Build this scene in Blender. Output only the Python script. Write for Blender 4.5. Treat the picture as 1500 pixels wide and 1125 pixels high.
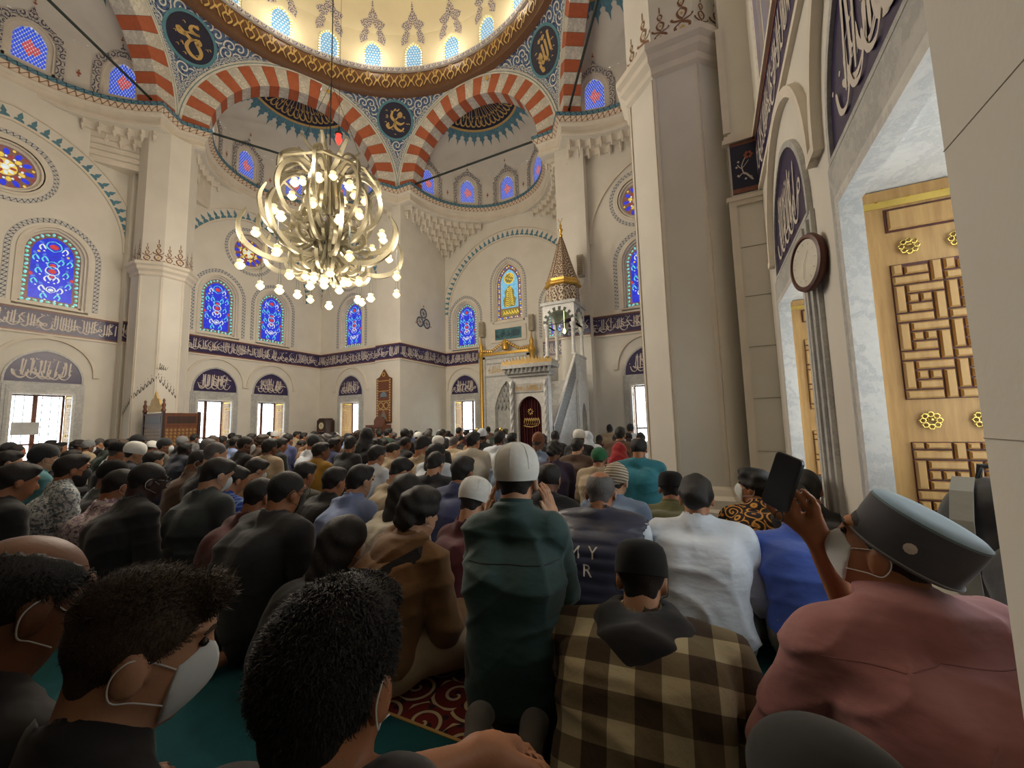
import bpy, bmesh, math, random
import numpy as np
from mathutils import Vector, Matrix
from mathutils.geometry import delaunay_2d_cdt

for o in list(bpy.data.objects):
    bpy.data.objects.remove(o)
SC = bpy.context.scene
COL = SC.collection
PI = math.pi

# ------------------------------------------------------------------ camera
CAM = Vector((0.0, 0.0, 1.1))
FWD = Vector((-0.44072, 0.89221, 0.09862)).normalized()
RGT = Vector((0.89521, 0.44495, -0.02480)).normalized()
UPV = RGT.cross(FWD).normalized()
FPX = 587.0
cam_data = bpy.data.cameras.new('camera')
cam = bpy.data.objects.new('camera', cam_data)
COL.objects.link(cam)
cam_data.sensor_fit = 'HORIZONTAL'
cam_data.sensor_width = 36.0
cam_data.lens = FPX / 1500.0 * 36.0
cam_data.clip_start = 0.02
cam_data.clip_end = 200
cam.matrix_world = Matrix(((RGT.x, UPV.x, -FWD.x, CAM.x), (RGT.y, UPV.y, -FWD.y, CAM.y),
                           (RGT.z, UPV.z, -FWD.z, CAM.z), (0, 0, 0, 1)))
SC.camera = cam

# ------------------------------------------------------------------ world: even overcast daylight
SKY = 8.0
CH_POWER = 1300.0     # all chandelier lamps together, W
COVE_POWER = 42.0      # each dome cove lamp, W
world = bpy.data.worlds.new('overcast_sky')
SC.world = world
world.use_nodes = True
bgn = world.node_tree.nodes['Background']
bgn.inputs[0].default_value = (0.90, 0.96, 1.0, 1)
bgn.inputs[1].default_value = SKY

SC.view_settings.view_transform = 'Standard'
SC.view_settings.look = 'None'
SC.view_settings.gamma = 1.0
SC.view_settings.use_curve_mapping = False
SC.view_settings.exposure = -0.5
try:
    SC.cycles.use_denoising = True
    SC.cycles.max_bounces = 6
    SC.cycles.diffuse_bounces = 4
    SC.cycles.transparent_max_bounces = 10
    SC.cycles.sample_clamp_indirect = 4.0
    SC.cycles.caustics_reflective = False
    SC.cycles.caustics_refractive = False
except Exception:
    pass

RNG = random.Random(7)

# ------------------------------------------------------------------ colour and material helpers
def lin(c):
    return tuple((x / 12.92 if x <= 0.04045 else ((x + 0.055) / 1.055) ** 2.4) for x in c)

def rgb(r, g, b):
    return lin((r / 255, g / 255, b / 255)) + (1.0,)

class NT:
    """small node-tree writer"""
    def __init__(self, name):
        self.m = bpy.data.materials.new(name)
        self.m.use_nodes = True
        self.t = self.m.node_tree
        self.b = self.t.nodes['Principled BSDF']
    def n(self, typ, ins=None, **kw):
        nd = self.t.nodes.new(typ)
        for k, v in kw.items():
            setattr(nd, k, v)
        for k, v in (ins or {}).items():
            self.set(nd.inputs[k], v)
        return nd
    def set(self, sock, v):
        if isinstance(v, bpy.types.NodeSocket):
            self.t.links.new(v, sock)
        else:
            sock.default_value = v
    def math(self, op, a, b=0.0, c=None):
        nd = self.n('ShaderNodeMath', {0: a, 1: b}, operation=op)
        if c is not None:
            self.set(nd.inputs[2], c)
        return nd.outputs[0]
    def mix(self, f, a, b):
        nd = self.n('ShaderNodeMix', data_type='RGBA')
        self.set(nd.inputs[0], f); self.set(nd.inputs[6], a); self.set(nd.inputs[7], b)
        return nd.outputs[2]
    def ramp(self, f, stops, interp='LINEAR'):
        nd = self.n('ShaderNodeValToRGB', {0: f})
        nd.color_ramp.interpolation = interp
        el = nd.color_ramp.elements
        while len(el) < len(stops):
            el.new(0.5)
        for e, (p, c) in zip(el, stops):
            e.position = p; e.color = c
        return nd.outputs[0]
    def obj(self):
        return self.n('ShaderNodeTexCoord').outputs['Object']
    def uv(self):
        return self.n('ShaderNodeTexCoord').outputs['UV']
    def noise(self, vec, scale, detail=3.0, rough=0.55, out=0):
        return self.n('ShaderNodeTexNoise', {'Vector': vec, 'Scale': scale, 'Detail': detail, 'Roughness': rough}).outputs[out]
    def scalev(self, vec, s):
        nd = self.n('ShaderNodeMapping', {0: vec})
        nd.inputs['Scale'].default_value = s
        return nd.outputs[0]
    def bump(self, h, strength=0.3, dist=0.01):
        nd = self.n('ShaderNodeBump', {'Height': h, 'Strength': strength, 'Distance': dist})
        self.set(self.b.inputs['Normal'], nd.outputs[0])
    def fin(self, col=None, rough=None, metal=None):
        if col is not None: self.set(self.b.inputs['Base Color'], col)
        if rough is not None: self.set(self.b.inputs['Roughness'], rough)
        if metal is not None: self.set(self.b.inputs['Metallic'], metal)
        return self.m

MATS = {}
def plain(name, c, rough=0.6, metal=0.0, var=0.12, scale=6.0, bump=0.0, bscale=60.0):
    if name in MATS: return MATS[name]
    t = NT(name)
    v = t.obj()
    nz = t.noise(v, scale, 4.0)
    lo = tuple(max(0, x * (1 - var)) for x in c[:3]) + (1,)
    hi = tuple(min(1, x * (1 + var)) for x in c[:3]) + (1,)
    col = t.ramp(nz, [(0.3, lo), (0.7, hi)])
    if bump:
        t.bump(t.noise(v, bscale, 4.0), bump, 0.01)
    MATS[name] = t.fin(col, rough, metal)
    return MATS[name]

def marble(name, base, vein, scale=2.0):
    t = NT(name)
    v = t.obj()
    w = t.noise(v, scale, 6.0, 0.65, 1)
    mixv = t.n('ShaderNodeVectorMath', {0: v, 1: w}, operation='ADD').outputs[0]
    nz = t.noise(mixv, scale * 1.6, 8.0, 0.7)
    d = t.math('ABSOLUTE', t.math('SUBTRACT', nz, 0.5))
    col = t.ramp(d, [(0.0, vein), (0.06, tuple(a * .35 + b * .65 for a, b in zip(vein, base))), (0.16, base)])
    return t.fin(col, 0.38)

def scroll(name, ground, line, accent, scale=4.0, turns=34.0, rough=0.6, uv=True, dark=None, lw=0.1):
    """arabesque: spiral vines in voronoi cells with small leaves between"""
    t = NT(name)
    v = t.uv() if uv else t.obj()
    vo = t.n('ShaderNodeTexVoronoi', {'Vector': v, 'Scale': scale, 'Randomness': 0.65}, voronoi_dimensions='2D')
    loc = t.n('ShaderNodeVectorMath', {0: v, 1: vo.outputs['Position']}, operation='SUBTRACT').outputs[0]
    if True:
        sv = t.n('ShaderNodeVectorMath', {0: v, 3: scale}, operation='SCALE').outputs[0]
        loc = t.n('ShaderNodeVectorMath', {0: v, 1: vo.outputs['Position']}, operation='SUBTRACT').outputs[0]
    sp = t.n('ShaderNodeSeparateXYZ', {0: loc})
    ang = t.math('ARCTAN2', sp.outputs[1], sp.outputs[0])
    ph = t.math('ADD', t.math('MULTIPLY', vo.outputs['Distance'], turns), ang)
    s = t.math('SINE', ph)
    band = t.math('GREATER_THAN', s, 1.0 - lw * 8)
    v2 = t.n('ShaderNodeTexVoronoi', {'Vector': v, 'Scale': scale * 3.4}, voronoi_dimensions='2D')
    leaf = t.math('LESS_THAN', v2.outputs['Distance'], 0.26)
    c1 = t.mix(t.noise(v, scale * .7, 2.0), ground, dark or ground)
    c2 = t.mix(leaf, c1, accent)
    c3 = t.mix(band, c2, line)
    MATS[name] = t.fin(c3, rough)
    return t.m

def chain(name, ground, line, period=0.12):
    """border strip: running zigzag chain along u"""
    t = NT(name)
    sp = t.n('ShaderNodeSeparateXYZ', {0: t.uv()})
    u = t.math('MULTIPLY', sp.outputs[0], 2 * PI / period)
    vv = sp.outputs[1]
    wave = t.math('ADD', t.math('MULTIPLY', t.math('SINE', t.math('ADD', u, t.math('MULTIPLY', vv, 3.0))), 0.32), 0.5)
    d = t.math('ABSOLUTE', t.math('SUBTRACT', vv, wave))
    a = t.math('LESS_THAN', d, 0.13)
    edge = t.math('GREATER_THAN', t.math('ABSOLUTE', t.math('SUBTRACT', vv, 0.5)), 0.43)
    c = t.mix(a, ground, line)
    c = t.mix(edge, c, tuple(x * .5 for x in ground[:3]) + (1,))
    MATS[name] = t.fin(c, 0.6)
    return t.m

def glass(name, target, gain=1.0):
    """stained window glass lit through by daylight: seen from inside it gives off coloured light"""
    if name in MATS: return MATS[name]
    t = NT(name)
    k = gain
    nz = t.noise(t.obj(), 11.0, 3.0)
    lo = tuple(x * k * .72 for x in target[:3]) + (1,); hi = tuple(x * k * 1.2 for x in target[:3]) + (1,)
    c = t.ramp(nz, [(0.3, lo), (0.7, hi)])
    t.set(t.b.inputs['Base Color'], tuple(min(1, x * .25) for x in target[:3]) + (1,))
    t.set(t.b.inputs['Emission Color'], c); t.set(t.b.inputs['Emission Strength'], 1.0); t.set(t.b.inputs['Roughness'], 0.3)
    t.m.cycles.emission_sampling = 'NONE'
    MATS[name] = t.m
    return t.m

def clear_glass(name):
    t = NT(name); tr = t.n('ShaderNodeBsdfTransparent', {0: (.96, .98, .98, 1)})
    mx = t.n('ShaderNodeMixShader', {0: 0.05}); t.set(mx.inputs[1], tr.outputs[0]); t.set(mx.inputs[2], t.b.outputs[0])
    t.fin(rgb(220, 230, 230), 0.05)
    t.set(t.t.nodes['Material Output'].inputs[0], mx.outputs[0]); MATS[name] = t.m
    return t.m

def glow(name, c, strength):
    if name in MATS: return MATS[name]
    m = bpy.data.materials.new(name); m.use_nodes = True
    b = m.node_tree.nodes['Principled BSDF']
    b.inputs['Base Color'].default_value = c
    b.inputs['Emission Color'].default_value = c
    b.inputs['Emission Strength'].default_value = strength
    m.cycles.emission_sampling = 'NONE'
    MATS[name] = m
    return m

# ------------------------------------------------------------------ mesh helpers
class MB:
    def __init__(self):
        self.v = []; self.f = []; self.mi = []; self.uv = {}
    def add(self, verts, faces, mat=0, uvs=None):
        b = len(self.v)
        self.v.extend([tuple(p) for p in verts])
        if uvs is not None:
            for i, q in enumerate(uvs): self.uv[b + i] = q
        self.f.extend([tuple(i + b for i in f) for f in faces])
        self.mi.extend([mat] * len(faces))
        return self
    def box(self, x0, x1, y0, y1, z0, z1, mat=0):
        return self.add([(x0, y0, z0), (x1, y0, z0), (x1, y1, z0), (x0, y1, z0), (x0, y0, z1), (x1, y0, z1), (x1, y1, z1), (x0, y1, z1)],
                        [(0, 3, 2, 1), (4, 5, 6, 7), (0, 1, 5, 4), (1, 2, 6, 5), (2, 3, 7, 6), (3, 0, 4, 7)], mat)
    def rings(self, rings, close=True, cap0=False, cap1=False, mat=0, loop=False, uvs=None):
        n = len(rings[0]); V = [p for r in rings for p in r]; F = []
        m = len(rings)
        for i in range(m if loop else m - 1):
            a = i * n; b = ((i + 1) % m) * n
            for j in range(n if close else n - 1):
                k = (j + 1) % n
                F.append((a + j, a + k, b + k, b + j))
        if cap0: F.append(tuple(reversed(range(n))))
        if cap1: F.append(tuple(range((m - 1) * n, m * n)))
        return self.add(V, F, mat, uvs)
    def lathe(self, prof, c=(0, 0, 0), n=24, mat=0, a0=0.0, a1=2 * PI, cap=True):
        full = abs(a1 - a0 - 2 * PI) < 1e-6
        k = n if full else n + 1
        R = []
        for (r, z) in prof:
            R.append([(c[0] + r * math.cos(a0 + (a1 - a0) * j / n), c[1] + r * math.sin(a0 + (a1 - a0) * j / n), c[2] + z) for j in range(k)])
        return self.rings(R, close=full, mat=mat, cap0=cap and full and prof[0][0] > 1e-5, cap1=cap and full and prof[-1][0] > 1e-5)
    def tube(self, pts, rad, n=8, mat=0, cap=True):
        pts = [Vector(p) for p in pts]
        if not hasattr(rad, '__len__'): rad = [rad] * len(pts)
        R = []
        up = Vector((0.123, 0.31, 0.94))
        for i, p in enumerate(pts):
            d = (pts[min(i + 1, len(pts) - 1)] - pts[max(i - 1, 0)]).normalized()
            a = d.cross(up)
            if a.length < 1e-4: a = d.cross(Vector((1, 0, 0)))
            a.normalize(); b = d.cross(a)
            R.append([p + (a * math.cos(2 * PI * j / n) + b * math.sin(2 * PI * j / n)) * rad[i] for j in range(n)])
        return self.rings(R, mat=mat, cap0=cap, cap1=cap)
    def prism(self, poly, fn, d0, d1, mat=0, uv=False):
        """extrude 2d polygon; fn(u,v,d)->xyz. concave polygons are fine for simple ngon fills"""
        n = len(poly)
        A = [fn(u, v, d0) for u, v in poly]; Bk = [fn(u, v, d1) for u, v in poly]
        F = [tuple(range(n)), tuple(range(2 * n - 1, n - 1, -1))]
        F += [(i, i + n, (i + 1) % n + n, (i + 1) % n) for i in range(n)]
        return self.add(A + Bk, F, mat, [p for p in poly] * 2 if uv else None)
    def ribbon(self, inner, outer, fn, d0, d1, mat=0, close=False):
        """strip between two 2d polylines, extruded d0..d1, with running uv"""
        n = len(inner); L = [0.0]
        for i in range(1, n):
            L.append(L[-1] + math.hypot(outer[i][0] - outer[i - 1][0], outer[i][1] - outer[i - 1][1]))
        rg = []; uv = []
        for i in range(n):
            (a, b), (c, d) = inner[i], outer[i]
            rg.append([fn(a, b, d0), fn(c, d, d0), fn(c, d, d1), fn(a, b, d1)])
            uv += [(L[i], 0), (L[i], 1), (L[i], 1), (L[i], 0)]
        return self.rings(rg, close=True, cap0=not close, cap1=not close, mat=mat, loop=close, uvs=uv)
    def mesh(self, name, mats, smooth=None):
        me = bpy.data.meshes.new(name)
        me.from_pydata(self.v, [], self.f)
        for m in (mats if isinstance(mats, (list, tuple)) else [mats]):
            me.materials.append(m)
        me.polygons.foreach_set('material_index', self.mi)
        if self.uv:
            ly = me.uv_layers.new(name='UVMap')
            li = np.zeros(len(me.loops), dtype=np.int32); me.loops.foreach_get('vertex_index', li)
            arr = np.zeros((len(self.v), 2), dtype=np.float32)
            for k, q in self.uv.items(): arr[k] = q
            ly.data.foreach_set('uv', arr[li].ravel())
        if smooth is not None:
            me.polygons.foreach_set('use_smooth', [True] * len(me.polygons))
            me.set_sharp_from_angle(angle=math.radians(smooth))
        me.update()
        return me
    def obj(self, name, mats, parent=None, smooth=None, **tags):
        return link(name, self.mesh(name, mats, smooth), parent, **tags)

def link(name, me, parent=None, loc=None, rot=None, mat=None, **tags):
    o = bpy.data.objects.new(name, me)
    COL.objects.link(o)
    if parent is not None: o.parent = parent
    if loc is not None: o.location = loc
    if rot is not None: o.rotation_euler = rot
    if mat is not None: o.matrix_local = mat
    for k, v in tags.items():
        if v is not None: o[k] = v
    return o

def empty(name, loc=(0, 0, 0), rotz=0.0, **tags):
    o = link(name, None, None, loc, (0, 0, rotz), None, **tags)
    o.empty_display_size = 0.1
    return o

def copy_tree(o, parent=None):
    c = o.copy(); COL.objects.link(c)
    if parent is not None:
        c.parent = parent
    for ch in o.children:
        copy_tree(ch, c)
    return c

def in_poly(P, poly):
    x, y = P[:, 0], P[:, 1]; r = np.zeros(len(P), bool); n = len(poly)
    for i in range(n):
        x0, y0 = poly[i]; x1, y1 = poly[(i + 1) % n]
        if y0 == y1: continue
        c = ((y0 > y) != (y1 > y)) & (x < (x1 - x0) * (y - y0) / (y1 - y0) + x0)
        r ^= c
    return r

def slab(mb, outer, holes, fn, t, mat=0, step=None, back=True, uv=False, sides=True):
    """sheet with holes: front at d=0, back at d=t, hole reveals joined"""
    V = []; Ed = []
    for lp in [outer] + list(holes):
        b = len(V); n = len(lp); V += [Vector(p) for p in lp]; Ed += [(b + i, b + (i + 1) % n) for i in range(n)]
    if step:
        us = [p[0] for p in outer]; vs = [p[1] for p in outer]
        nu = max(1, int((max(us) - min(us)) / step)); nv = max(1, int((max(vs) - min(vs)) / step))
        G = np.array([(min(us) + (max(us) - min(us)) * i / nu, min(vs) + (max(vs) - min(vs)) * j / nv) for i in range(1, nu) for j in range(1, nv)])
        if len(G):
            ok = in_poly(G, outer)
            for h in holes: ok &= ~in_poly(G, h)
            V += [Vector(p) for p in G[ok]]
    ov, oe, of, _, _, _ = delaunay_2d_cdt(V, Ed, [], 0, 1e-5)
    ov = [tuple(p) for p in ov]
    C = np.array([[sum(ov[i][k] for i in f) / len(f) for k in (0, 1)] for f in of])
    ok = in_poly(C, outer)
    for h in holes: ok &= ~in_poly(C, h)
    F = [tuple(f) for f, k in zip(of, ok) if k]
    mb.add([fn(u, v, 0) for u, v in ov], F, mat, ov if uv else None)
    if back: mb.add([fn(u, v, t) for u, v in ov], [tuple(reversed(f)) for f in F], mat, ov if uv else None)
    for lp in ([outer] if (back and sides) else []) + list(holes):
        n = len(lp)
        A = [fn(u, v, 0) for u, v in lp] + [fn(u, v, t) for u, v in lp]
        mb.add(A, [(i, (i + 1) % n, (i + 1) % n + n, i + n) for i in range(n)], mat, list(lp) * 2 if uv else None)
    return mb

def arch_pts(w, z0, zs, zt, n=10, c=0.0):
    """pointed arch outline, bottom-left round to bottom-right (closed)"""
    a = w / 2; b = zt - zs
    pts = [(c - a, z0)]
    pts += arch_curve(a, b, zs, n, c)
    pts += [(c + a, z0)]
    return pts

def arch_curve(a, b, zs, n=10, c=0.0):
    L = []
    if b >= a:
        q = (b * b - a * a) / (2 * a); R = a + q; t1 = math.asin(min(1, b / R))
        for i in range(n + 1):
            t = t1 * i / n; L.append((q - R * math.cos(t), R * math.sin(t)))
    else:
        for i in range(n + 1):
            t = PI / 2 * i / n; L.append((-a * math.cos(t), b * math.sin(t)))
    return [(c + x, zs + z) for x, z in L] + [(c - x, zs + z) for x, z in reversed(L[:-1])]

def circ(r, n=32, cx=0.0, cy=0.0, a0=0.0):
    return [(cx + r * math.cos(a0 + 2 * PI * i / n), cy + r * math.sin(a0 + 2 * PI * i / n)) for i in range(n)]

def bez(pts, n=10):
    """smooth curve through points (catmull-rom)"""
    P = [Vector((p[0], p[1])) for p in pts]; out = []
    for i in range(len(P) - 1):
        p0 = P[max(i - 1, 0)]; p1 = P[i]; p2 = P[i + 1]; p3 = P[min(i + 2, len(P) - 1)]
        for k in range(n):
            t = k / n
            out.append(0.5 * ((2 * p1) + (p2 - p0) * t + (2 * p0 - 5 * p1 + 4 * p2 - p3) * t * t + (3 * p1 - p0 - 3 * p2 + p3) * t ** 3))
    out.append(P[-1])
    return [(p.x, p.y) for p in out]

def pen(mb, pts, w, fn, d, mat=0, n=6, nib=0.6, smooth=True):
    """broad-nib pen stroke as a flat ribbon"""
    L = bez(pts, n) if smooth else pts
    A = []; m = len(L)
    for i, (x, y) in enumerate(L):
        a = L[max(i - 1, 0)]; b = L[min(i + 1, m - 1)]
        dx, dy = b[0] - a[0], b[1] - a[1]; l = math.hypot(dx, dy) or 1
        th = math.atan2(dy, dx)
        ww = w * (0.4 + 0.6 * abs(math.sin(th - nib))) * 0.5
        if i == 0 or i == m - 1: ww *= 0.45
        A.append(((x - dy / l * ww, y + dx / l * ww), (x + dy / l * ww, y - dx / l * ww)))
    V = []
    for p, q in A:
        V += [fn(p[0], p[1], d), fn(q[0], q[1], d)]
    mb.add(V, [(2 * i, 2 * i + 1, 2 * i + 3, 2 * i + 2) for i in range(m - 1)], mat)

def dot(mb, x, y, r, fn, d, mat=0):
    mb.add([fn(x - r, y, d), fn(x, y - r, d), fn(x + r, y, d), fn(x, y + r, d)], [(0, 1, 2, 3)], mat)

def inscription(mb, W, H, fn, d, rng, mat=0, inside=None, dens=1.0, pw=0.06):
    """thuluth-like line of writing filling W x H: tall uprights, bowls, loops, sweeps, dots"""
    w = H * pw
    ok = inside or (lambda x, y: True)
    def P(pts, ww=w):
        q = [(max(0.01, min(W - .01, x)), max(.03 * H, min(.97 * H, y))) for x, y in pts]
        if all(ok(*p) for p in q): pen(mb, q, ww, fn, d - rng.uniform(0, .0025), mat, 4)
    x = W - 0.1 * H
    while x > 0.12 * H:
        k = rng.random(); b = H * rng.uniform(.18, .3); t = H * rng.uniform(.8, .94)
        if k < .48:
            P([(x + .02 * H, t), (x, (b + t) / 2), (x - .01 * H, b)])
            if rng.random() < .6:
                P([(x - .11 * H, t), (x - .12 * H, b + .1 * H), (x - .2 * H, b - .05 * H), (x - .34 * H, b + .05 * H)]); x -= .12 * H
            x -= .09 * H
        elif k < .6:
            P([(x, b + .22 * H), (x - .03 * H, b), (x - .2 * H, b - .11 * H), (x - .38 * H, b), (x - .42 * H, b + .2 * H)])
            dot(mb, x - .2 * H, b + .14 * H, .035 * H, fn, d, mat) if ok(x - .2 * H, b + .14 * H) else 0
            x -= .17 * H
        elif k < .75:
            c = (x - .08 * H, b + .16 * H)
            P([(c[0] + .07 * H * math.cos(a), c[1] + .07 * H * math.sin(a)) for a in [i * PI / 3 for i in range(7)]], w * .9)
            P([(c[0] - .06 * H, c[1]), (c[0] - .14 * H, c[1] - .1 * H), (c[0] - .3 * H, c[1] - .22 * H)])
            x -= .14 * H
        elif k < .88:
            P([(x, t), (x - .2 * H, (b + t) / 2 + .05 * H), (x - .05 * H, b + .1 * H), (x - .5 * H, b + .04 * H)])
            x -= .18 * H
        else:
            y2 = H * rng.uniform(.45, .6)
            P([(x, y2), (x - .2 * H, y2 + .06 * H), (x - .45 * H, y2 - .04 * H), (x - .65 * H, y2 + .08 * H)])
            x -= .12 * H
        for _ in range(int(2 * dens)):
            a, c = x + rng.uniform(-.2, .3) * H, H * rng.uniform(.35, .92)
            if 0.03 < a < W - .03 and ok(a, c):
                if rng.random() < .5: dot(mb, a, c, .025 * H, fn, d, mat)
                else: P([(a, c), (a - .07 * H, c - .04 * H), (a - .1 * H, c + .02 * H)], w * .5)

# ------------------------------------------------------------------ shared materials
CREAM = plain('cream_plaster', rgb(222, 217, 206), 0.75, 0, 0.05, 1.5, 0.08, 40)
CREAM2 = plain('carved_plaster', rgb(222, 213, 198), 0.75, 0, 0.06, 3, 0.1, 30)
DOMEC = plain('dome_plaster', rgb(236, 224, 192), 0.8, 0, 0.04, 1.0)
MARBLE = marble('white_marble', rgb(230, 228, 222), rgb(200, 200, 198))
MARBLE2 = marble('grey_marble', rgb(204, 203, 198), rgb(172, 173, 172), 2.0)
VWHITE = marble('voussoir_marble', rgb(226, 220, 208), rgb(170, 166, 158), 4.0)
VRED = plain('voussoir_terracotta', rgb(176, 92, 58), 0.7, 0, 0.12, 9, 0.1, 50)
NAVY = plain('navy_tile', rgb(52, 42, 84), 0.3, 0, 0.2, 12)
NAVY2 = plain('navy_paint', rgb(28, 30, 58), 0.5, 0, 0.2, 8)
TEAL = plain('teal_paint', rgb(86, 140, 156), 0.55, 0, 0.15, 8)
BLUEP = plain('leaf_blue_paint', rgb(86, 132, 150), 0.6, 0, 0.15, 8)
LETTER = plain('white_lettering', rgb(216, 206, 196), 0.5, 0, 0.05)
GOLD = plain('gold_leaf', rgb(214, 172, 84), 0.35, 0.75, 0.12, 14)
GOLDP = plain('gold_paint', rgb(204, 170, 104), 0.5, 0.2, 0.12, 14)
BRASS = plain('polished_brass', rgb(214, 184, 98), 0.25, 0.9, 0.08, 14)
TILEB = plain('tile_border', rgb(124, 78, 62), 0.35, 0, 0.2, 20)
IRON = plain('dark_iron', rgb(44, 54, 52), 0.55, 0.3, 0.15)
def woodmat(name, c, c2, scale=5.0, rough=0.45):
    t = NT(name); v = t.scalev(t.obj(), (6, 6, 0.6))
    nz = t.noise(v, scale, 6.0, 0.65)
    return t.fin(t.ramp(nz, [(0.3, c2), (0.7, c)]), rough)
WOODL = woodmat('honey_wood', rgb(196, 156, 96), rgb(164, 122, 70))
WOODM = woodmat('red_brown_wood', rgb(122, 72, 44), rgb(86, 46, 28))
WOODD = woodmat('dark_wood', rgb(66, 42, 32), rgb(44, 28, 22))
WOODX = woodmat('mahogany_edge', rgb(96, 44, 30), rgb(70, 30, 20))
PEND = scroll('pendentive_arabesque', rgb(96, 126, 158), rgb(222, 222, 214), rgb(50, 60, 104), 2.9, 17.0, 0.7, dark=rgb(62, 88, 132), lw=.055)
PBORD = scroll('arabesque_border', rgb(204, 206, 202), rgb(62, 70, 116), rgb(120, 156, 172), 5.0, 18.0, 0.7, lw=.06)
LACE = scroll('lace_ornament', rgb(208, 202, 192), rgb(82, 62, 92), rgb(138, 156, 152), 6.0, 16.0, 0.7, lw=.06)
LACEB = scroll('lace_blue', rgb(214, 208, 200), rgb(74, 74, 122), rgb(198, 164, 144), 5.0, 16.0, 0.7, lw=.06)
CHAINB = chain('blue_chain', rgb(206, 204, 198), rgb(70, 82, 108), 0.11)
CORNB = chain('blue_cornice', rgb(92, 138, 156), rgb(44, 62, 84), 0.16)
CORNR = chain('brown_palmette', rgb(222, 206, 184), rgb(138, 92, 70), 0.16)
RINGB = scroll('brown_ring', rgb(92, 56, 32), rgb(126, 86, 48), rgb(72, 40, 24), 5.0, 50.0, 0.45)
# ------------------------------------------------------------------ plan of the hall (metres; +Y is the prayer direction)
OX, OY = -6.95, 5.54
HS = 10.08                     # springing of the six arches
RH = 6.62; AP = RH * math.cos(PI / 6)
XL, XR = -14.55, 0.65
YB, YF, YE, YK = 11.35, 11.5, 14.0, -0.27
XD0, XD1 = -10.05, -3.85       # mihrab recess
ZT, ZB = 4.16, 3.59            # calligraphy frieze
WT = 0.6
WIN_Y = (1.78, 3.65, 7.43, 9.30)
def fL(u, v, d): return (XL - d, u, v)
def fR(u, v, d): return (XR + d, u, v)
def fY(y):
    return lambda u, v, d: (u, y + d, v)

def upper_hole(c, z0=4.30, zs=5.62, zt=6.40, w=1.16): return arch_pts(w, z0, zs, zt, 8, c)
def low_hole(c): return [(c - .545, .46), (c + .545, .46), (c + .545, 2.13), (c - .545, 2.13)]
def rect(a, b, c, d): return [(a, c), (b, c), (b, d), (a, d)]

def structure(name, label, cat='wall'):
    return empty(name, kind='structure', label=label, category=cat)

# floor -----------------------------------------------------------------
def carpet_mat():
    t = NT('teal_prayer_carpet'); v = t.obj()
    nz = t.noise(v, 3.0, 5.0); fz = t.noise(v, 240.0, 3.0)
    c = t.ramp(nz, [(0.3, rgb(10, 74, 84)), (0.7, rgb(18, 98, 106))])
    t.bump(fz, 0.5, 0.004)
    return t.fin(c, 0.95)
def carpet_border_mat():
    t = NT('red_scroll_carpet'); v = t.obj()
    vo = t.n('ShaderNodeTexVoronoi', {'Vector': v, 'Scale': 6.5, 'Randomness': 0.5}, voronoi_dimensions='2D')
    loc = t.n('ShaderNodeVectorMath', {0: v, 1: vo.outputs['Position']}, operation='SUBTRACT').outputs[0]
    sp = t.n('ShaderNodeSeparateXYZ', {0: loc})
    ph = t.math('ADD', t.math('MULTIPLY', vo.outputs['Distance'], 17.0), t.math('ARCTAN2', sp.outputs[1], sp.outputs[0]))
    s = t.math('SINE', ph)
    line = t.math('GREATER_THAN', s, 0.72)
    edge = t.math('GREATER_THAN', s, 0.5)
    v2 = t.n('ShaderNodeTexVoronoi', {'Vector': v, 'Scale': 15.0}, voronoi_dimensions='2D')
    fl = t.math('LESS_THAN', v2.outputs['Distance'], 0.2)
    c = t.ramp(t.noise(v, 5.0), [(0.35, rgb(92, 22, 26)), (0.65, rgb(120, 32, 32))])
    c = t.mix(fl, c, rgb(36, 22, 34)); c = t.mix(edge, c, rgb(44, 22, 26)); c = t.mix(line, c, rgb(206, 186, 150))
    t.bump(t.noise(v, 240.0), 0.4, 0.004)
    return t.fin(c, 0.95)
CARPET = carpet_mat(); CARPR = carpet_border_mat()
fl = structure('floor', 'teal prayer carpet covering the whole hall floor', 'floor')
mb = MB(); mb.box(XL - .3, XR + .3, YK - .3, YF + .3, -.2, 0); mb.box(XD0 - .1, XD1 + .1, YF + .3, YE + .3, -.2, 0)
mb.obj('carpet', CARPET, fl)
yy = 1.27 - 1.12 * 2
while yy < 11.2:
    if yy > YK:
        mb = MB(); mb.box(XL, XR, yy, yy + .36, 0, .004)
        mb.obj('carpet_border', CARPR, fl)
        mb = MB(); mb.box(XL, XR, yy - .012, yy, 0, .004); mb.box(XL, XR, yy + .36, yy + .372, 0, .004)
        mb.obj('border_line', GOLDP, fl)
    yy += 1.12

# walls -----------------------------------------------------------------
wl = structure('wall_left', 'long cream side wall with four tall stained windows and blue frieze')
mb = MB()
holes = [low_hole(y) for y in WIN_Y] + [upper_hole(y) for y in WIN_Y] + [circ(.60, 28, y, 7.5) for y in (2.74, 8.36)]
slab(mb, rect(YK - .6, YB + .6, -.05, 9.6), holes, fL, WT)
mb.obj('plaster', CREAM, wl, 40)
wr = structure('wall_right', 'cream side wall with deep shuttered windows beside the camera')
mb = MB(); slab(mb, rect(YK - .6, YF + .6, -.05, 9.6), holes, fR, WT)
mb.obj('plaster', CREAM, wr, 40)
wfl = structure('wall_front_left', 'cream front wall of the far corner bay with one window')
mb = MB()
slab(mb, rect(XL - .6, -11.23, -.05, 9.6), [low_hole(-12.75), upper_hole(-12.75), circ(.60, 28, -12.9, 7.5)], fY(YB), WT)
mb.obj('plaster', CREAM, wfl, 40)
wpl = structure('wall_pier_left', 'plain projecting cream wall pier between corner bay and prayer niche recess')
mb = MB(); mb.box(-11.23, XD0, 11.16, YE + .6, 0, 9.6); mb.obj('plaster', CREAM, wpl)
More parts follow.
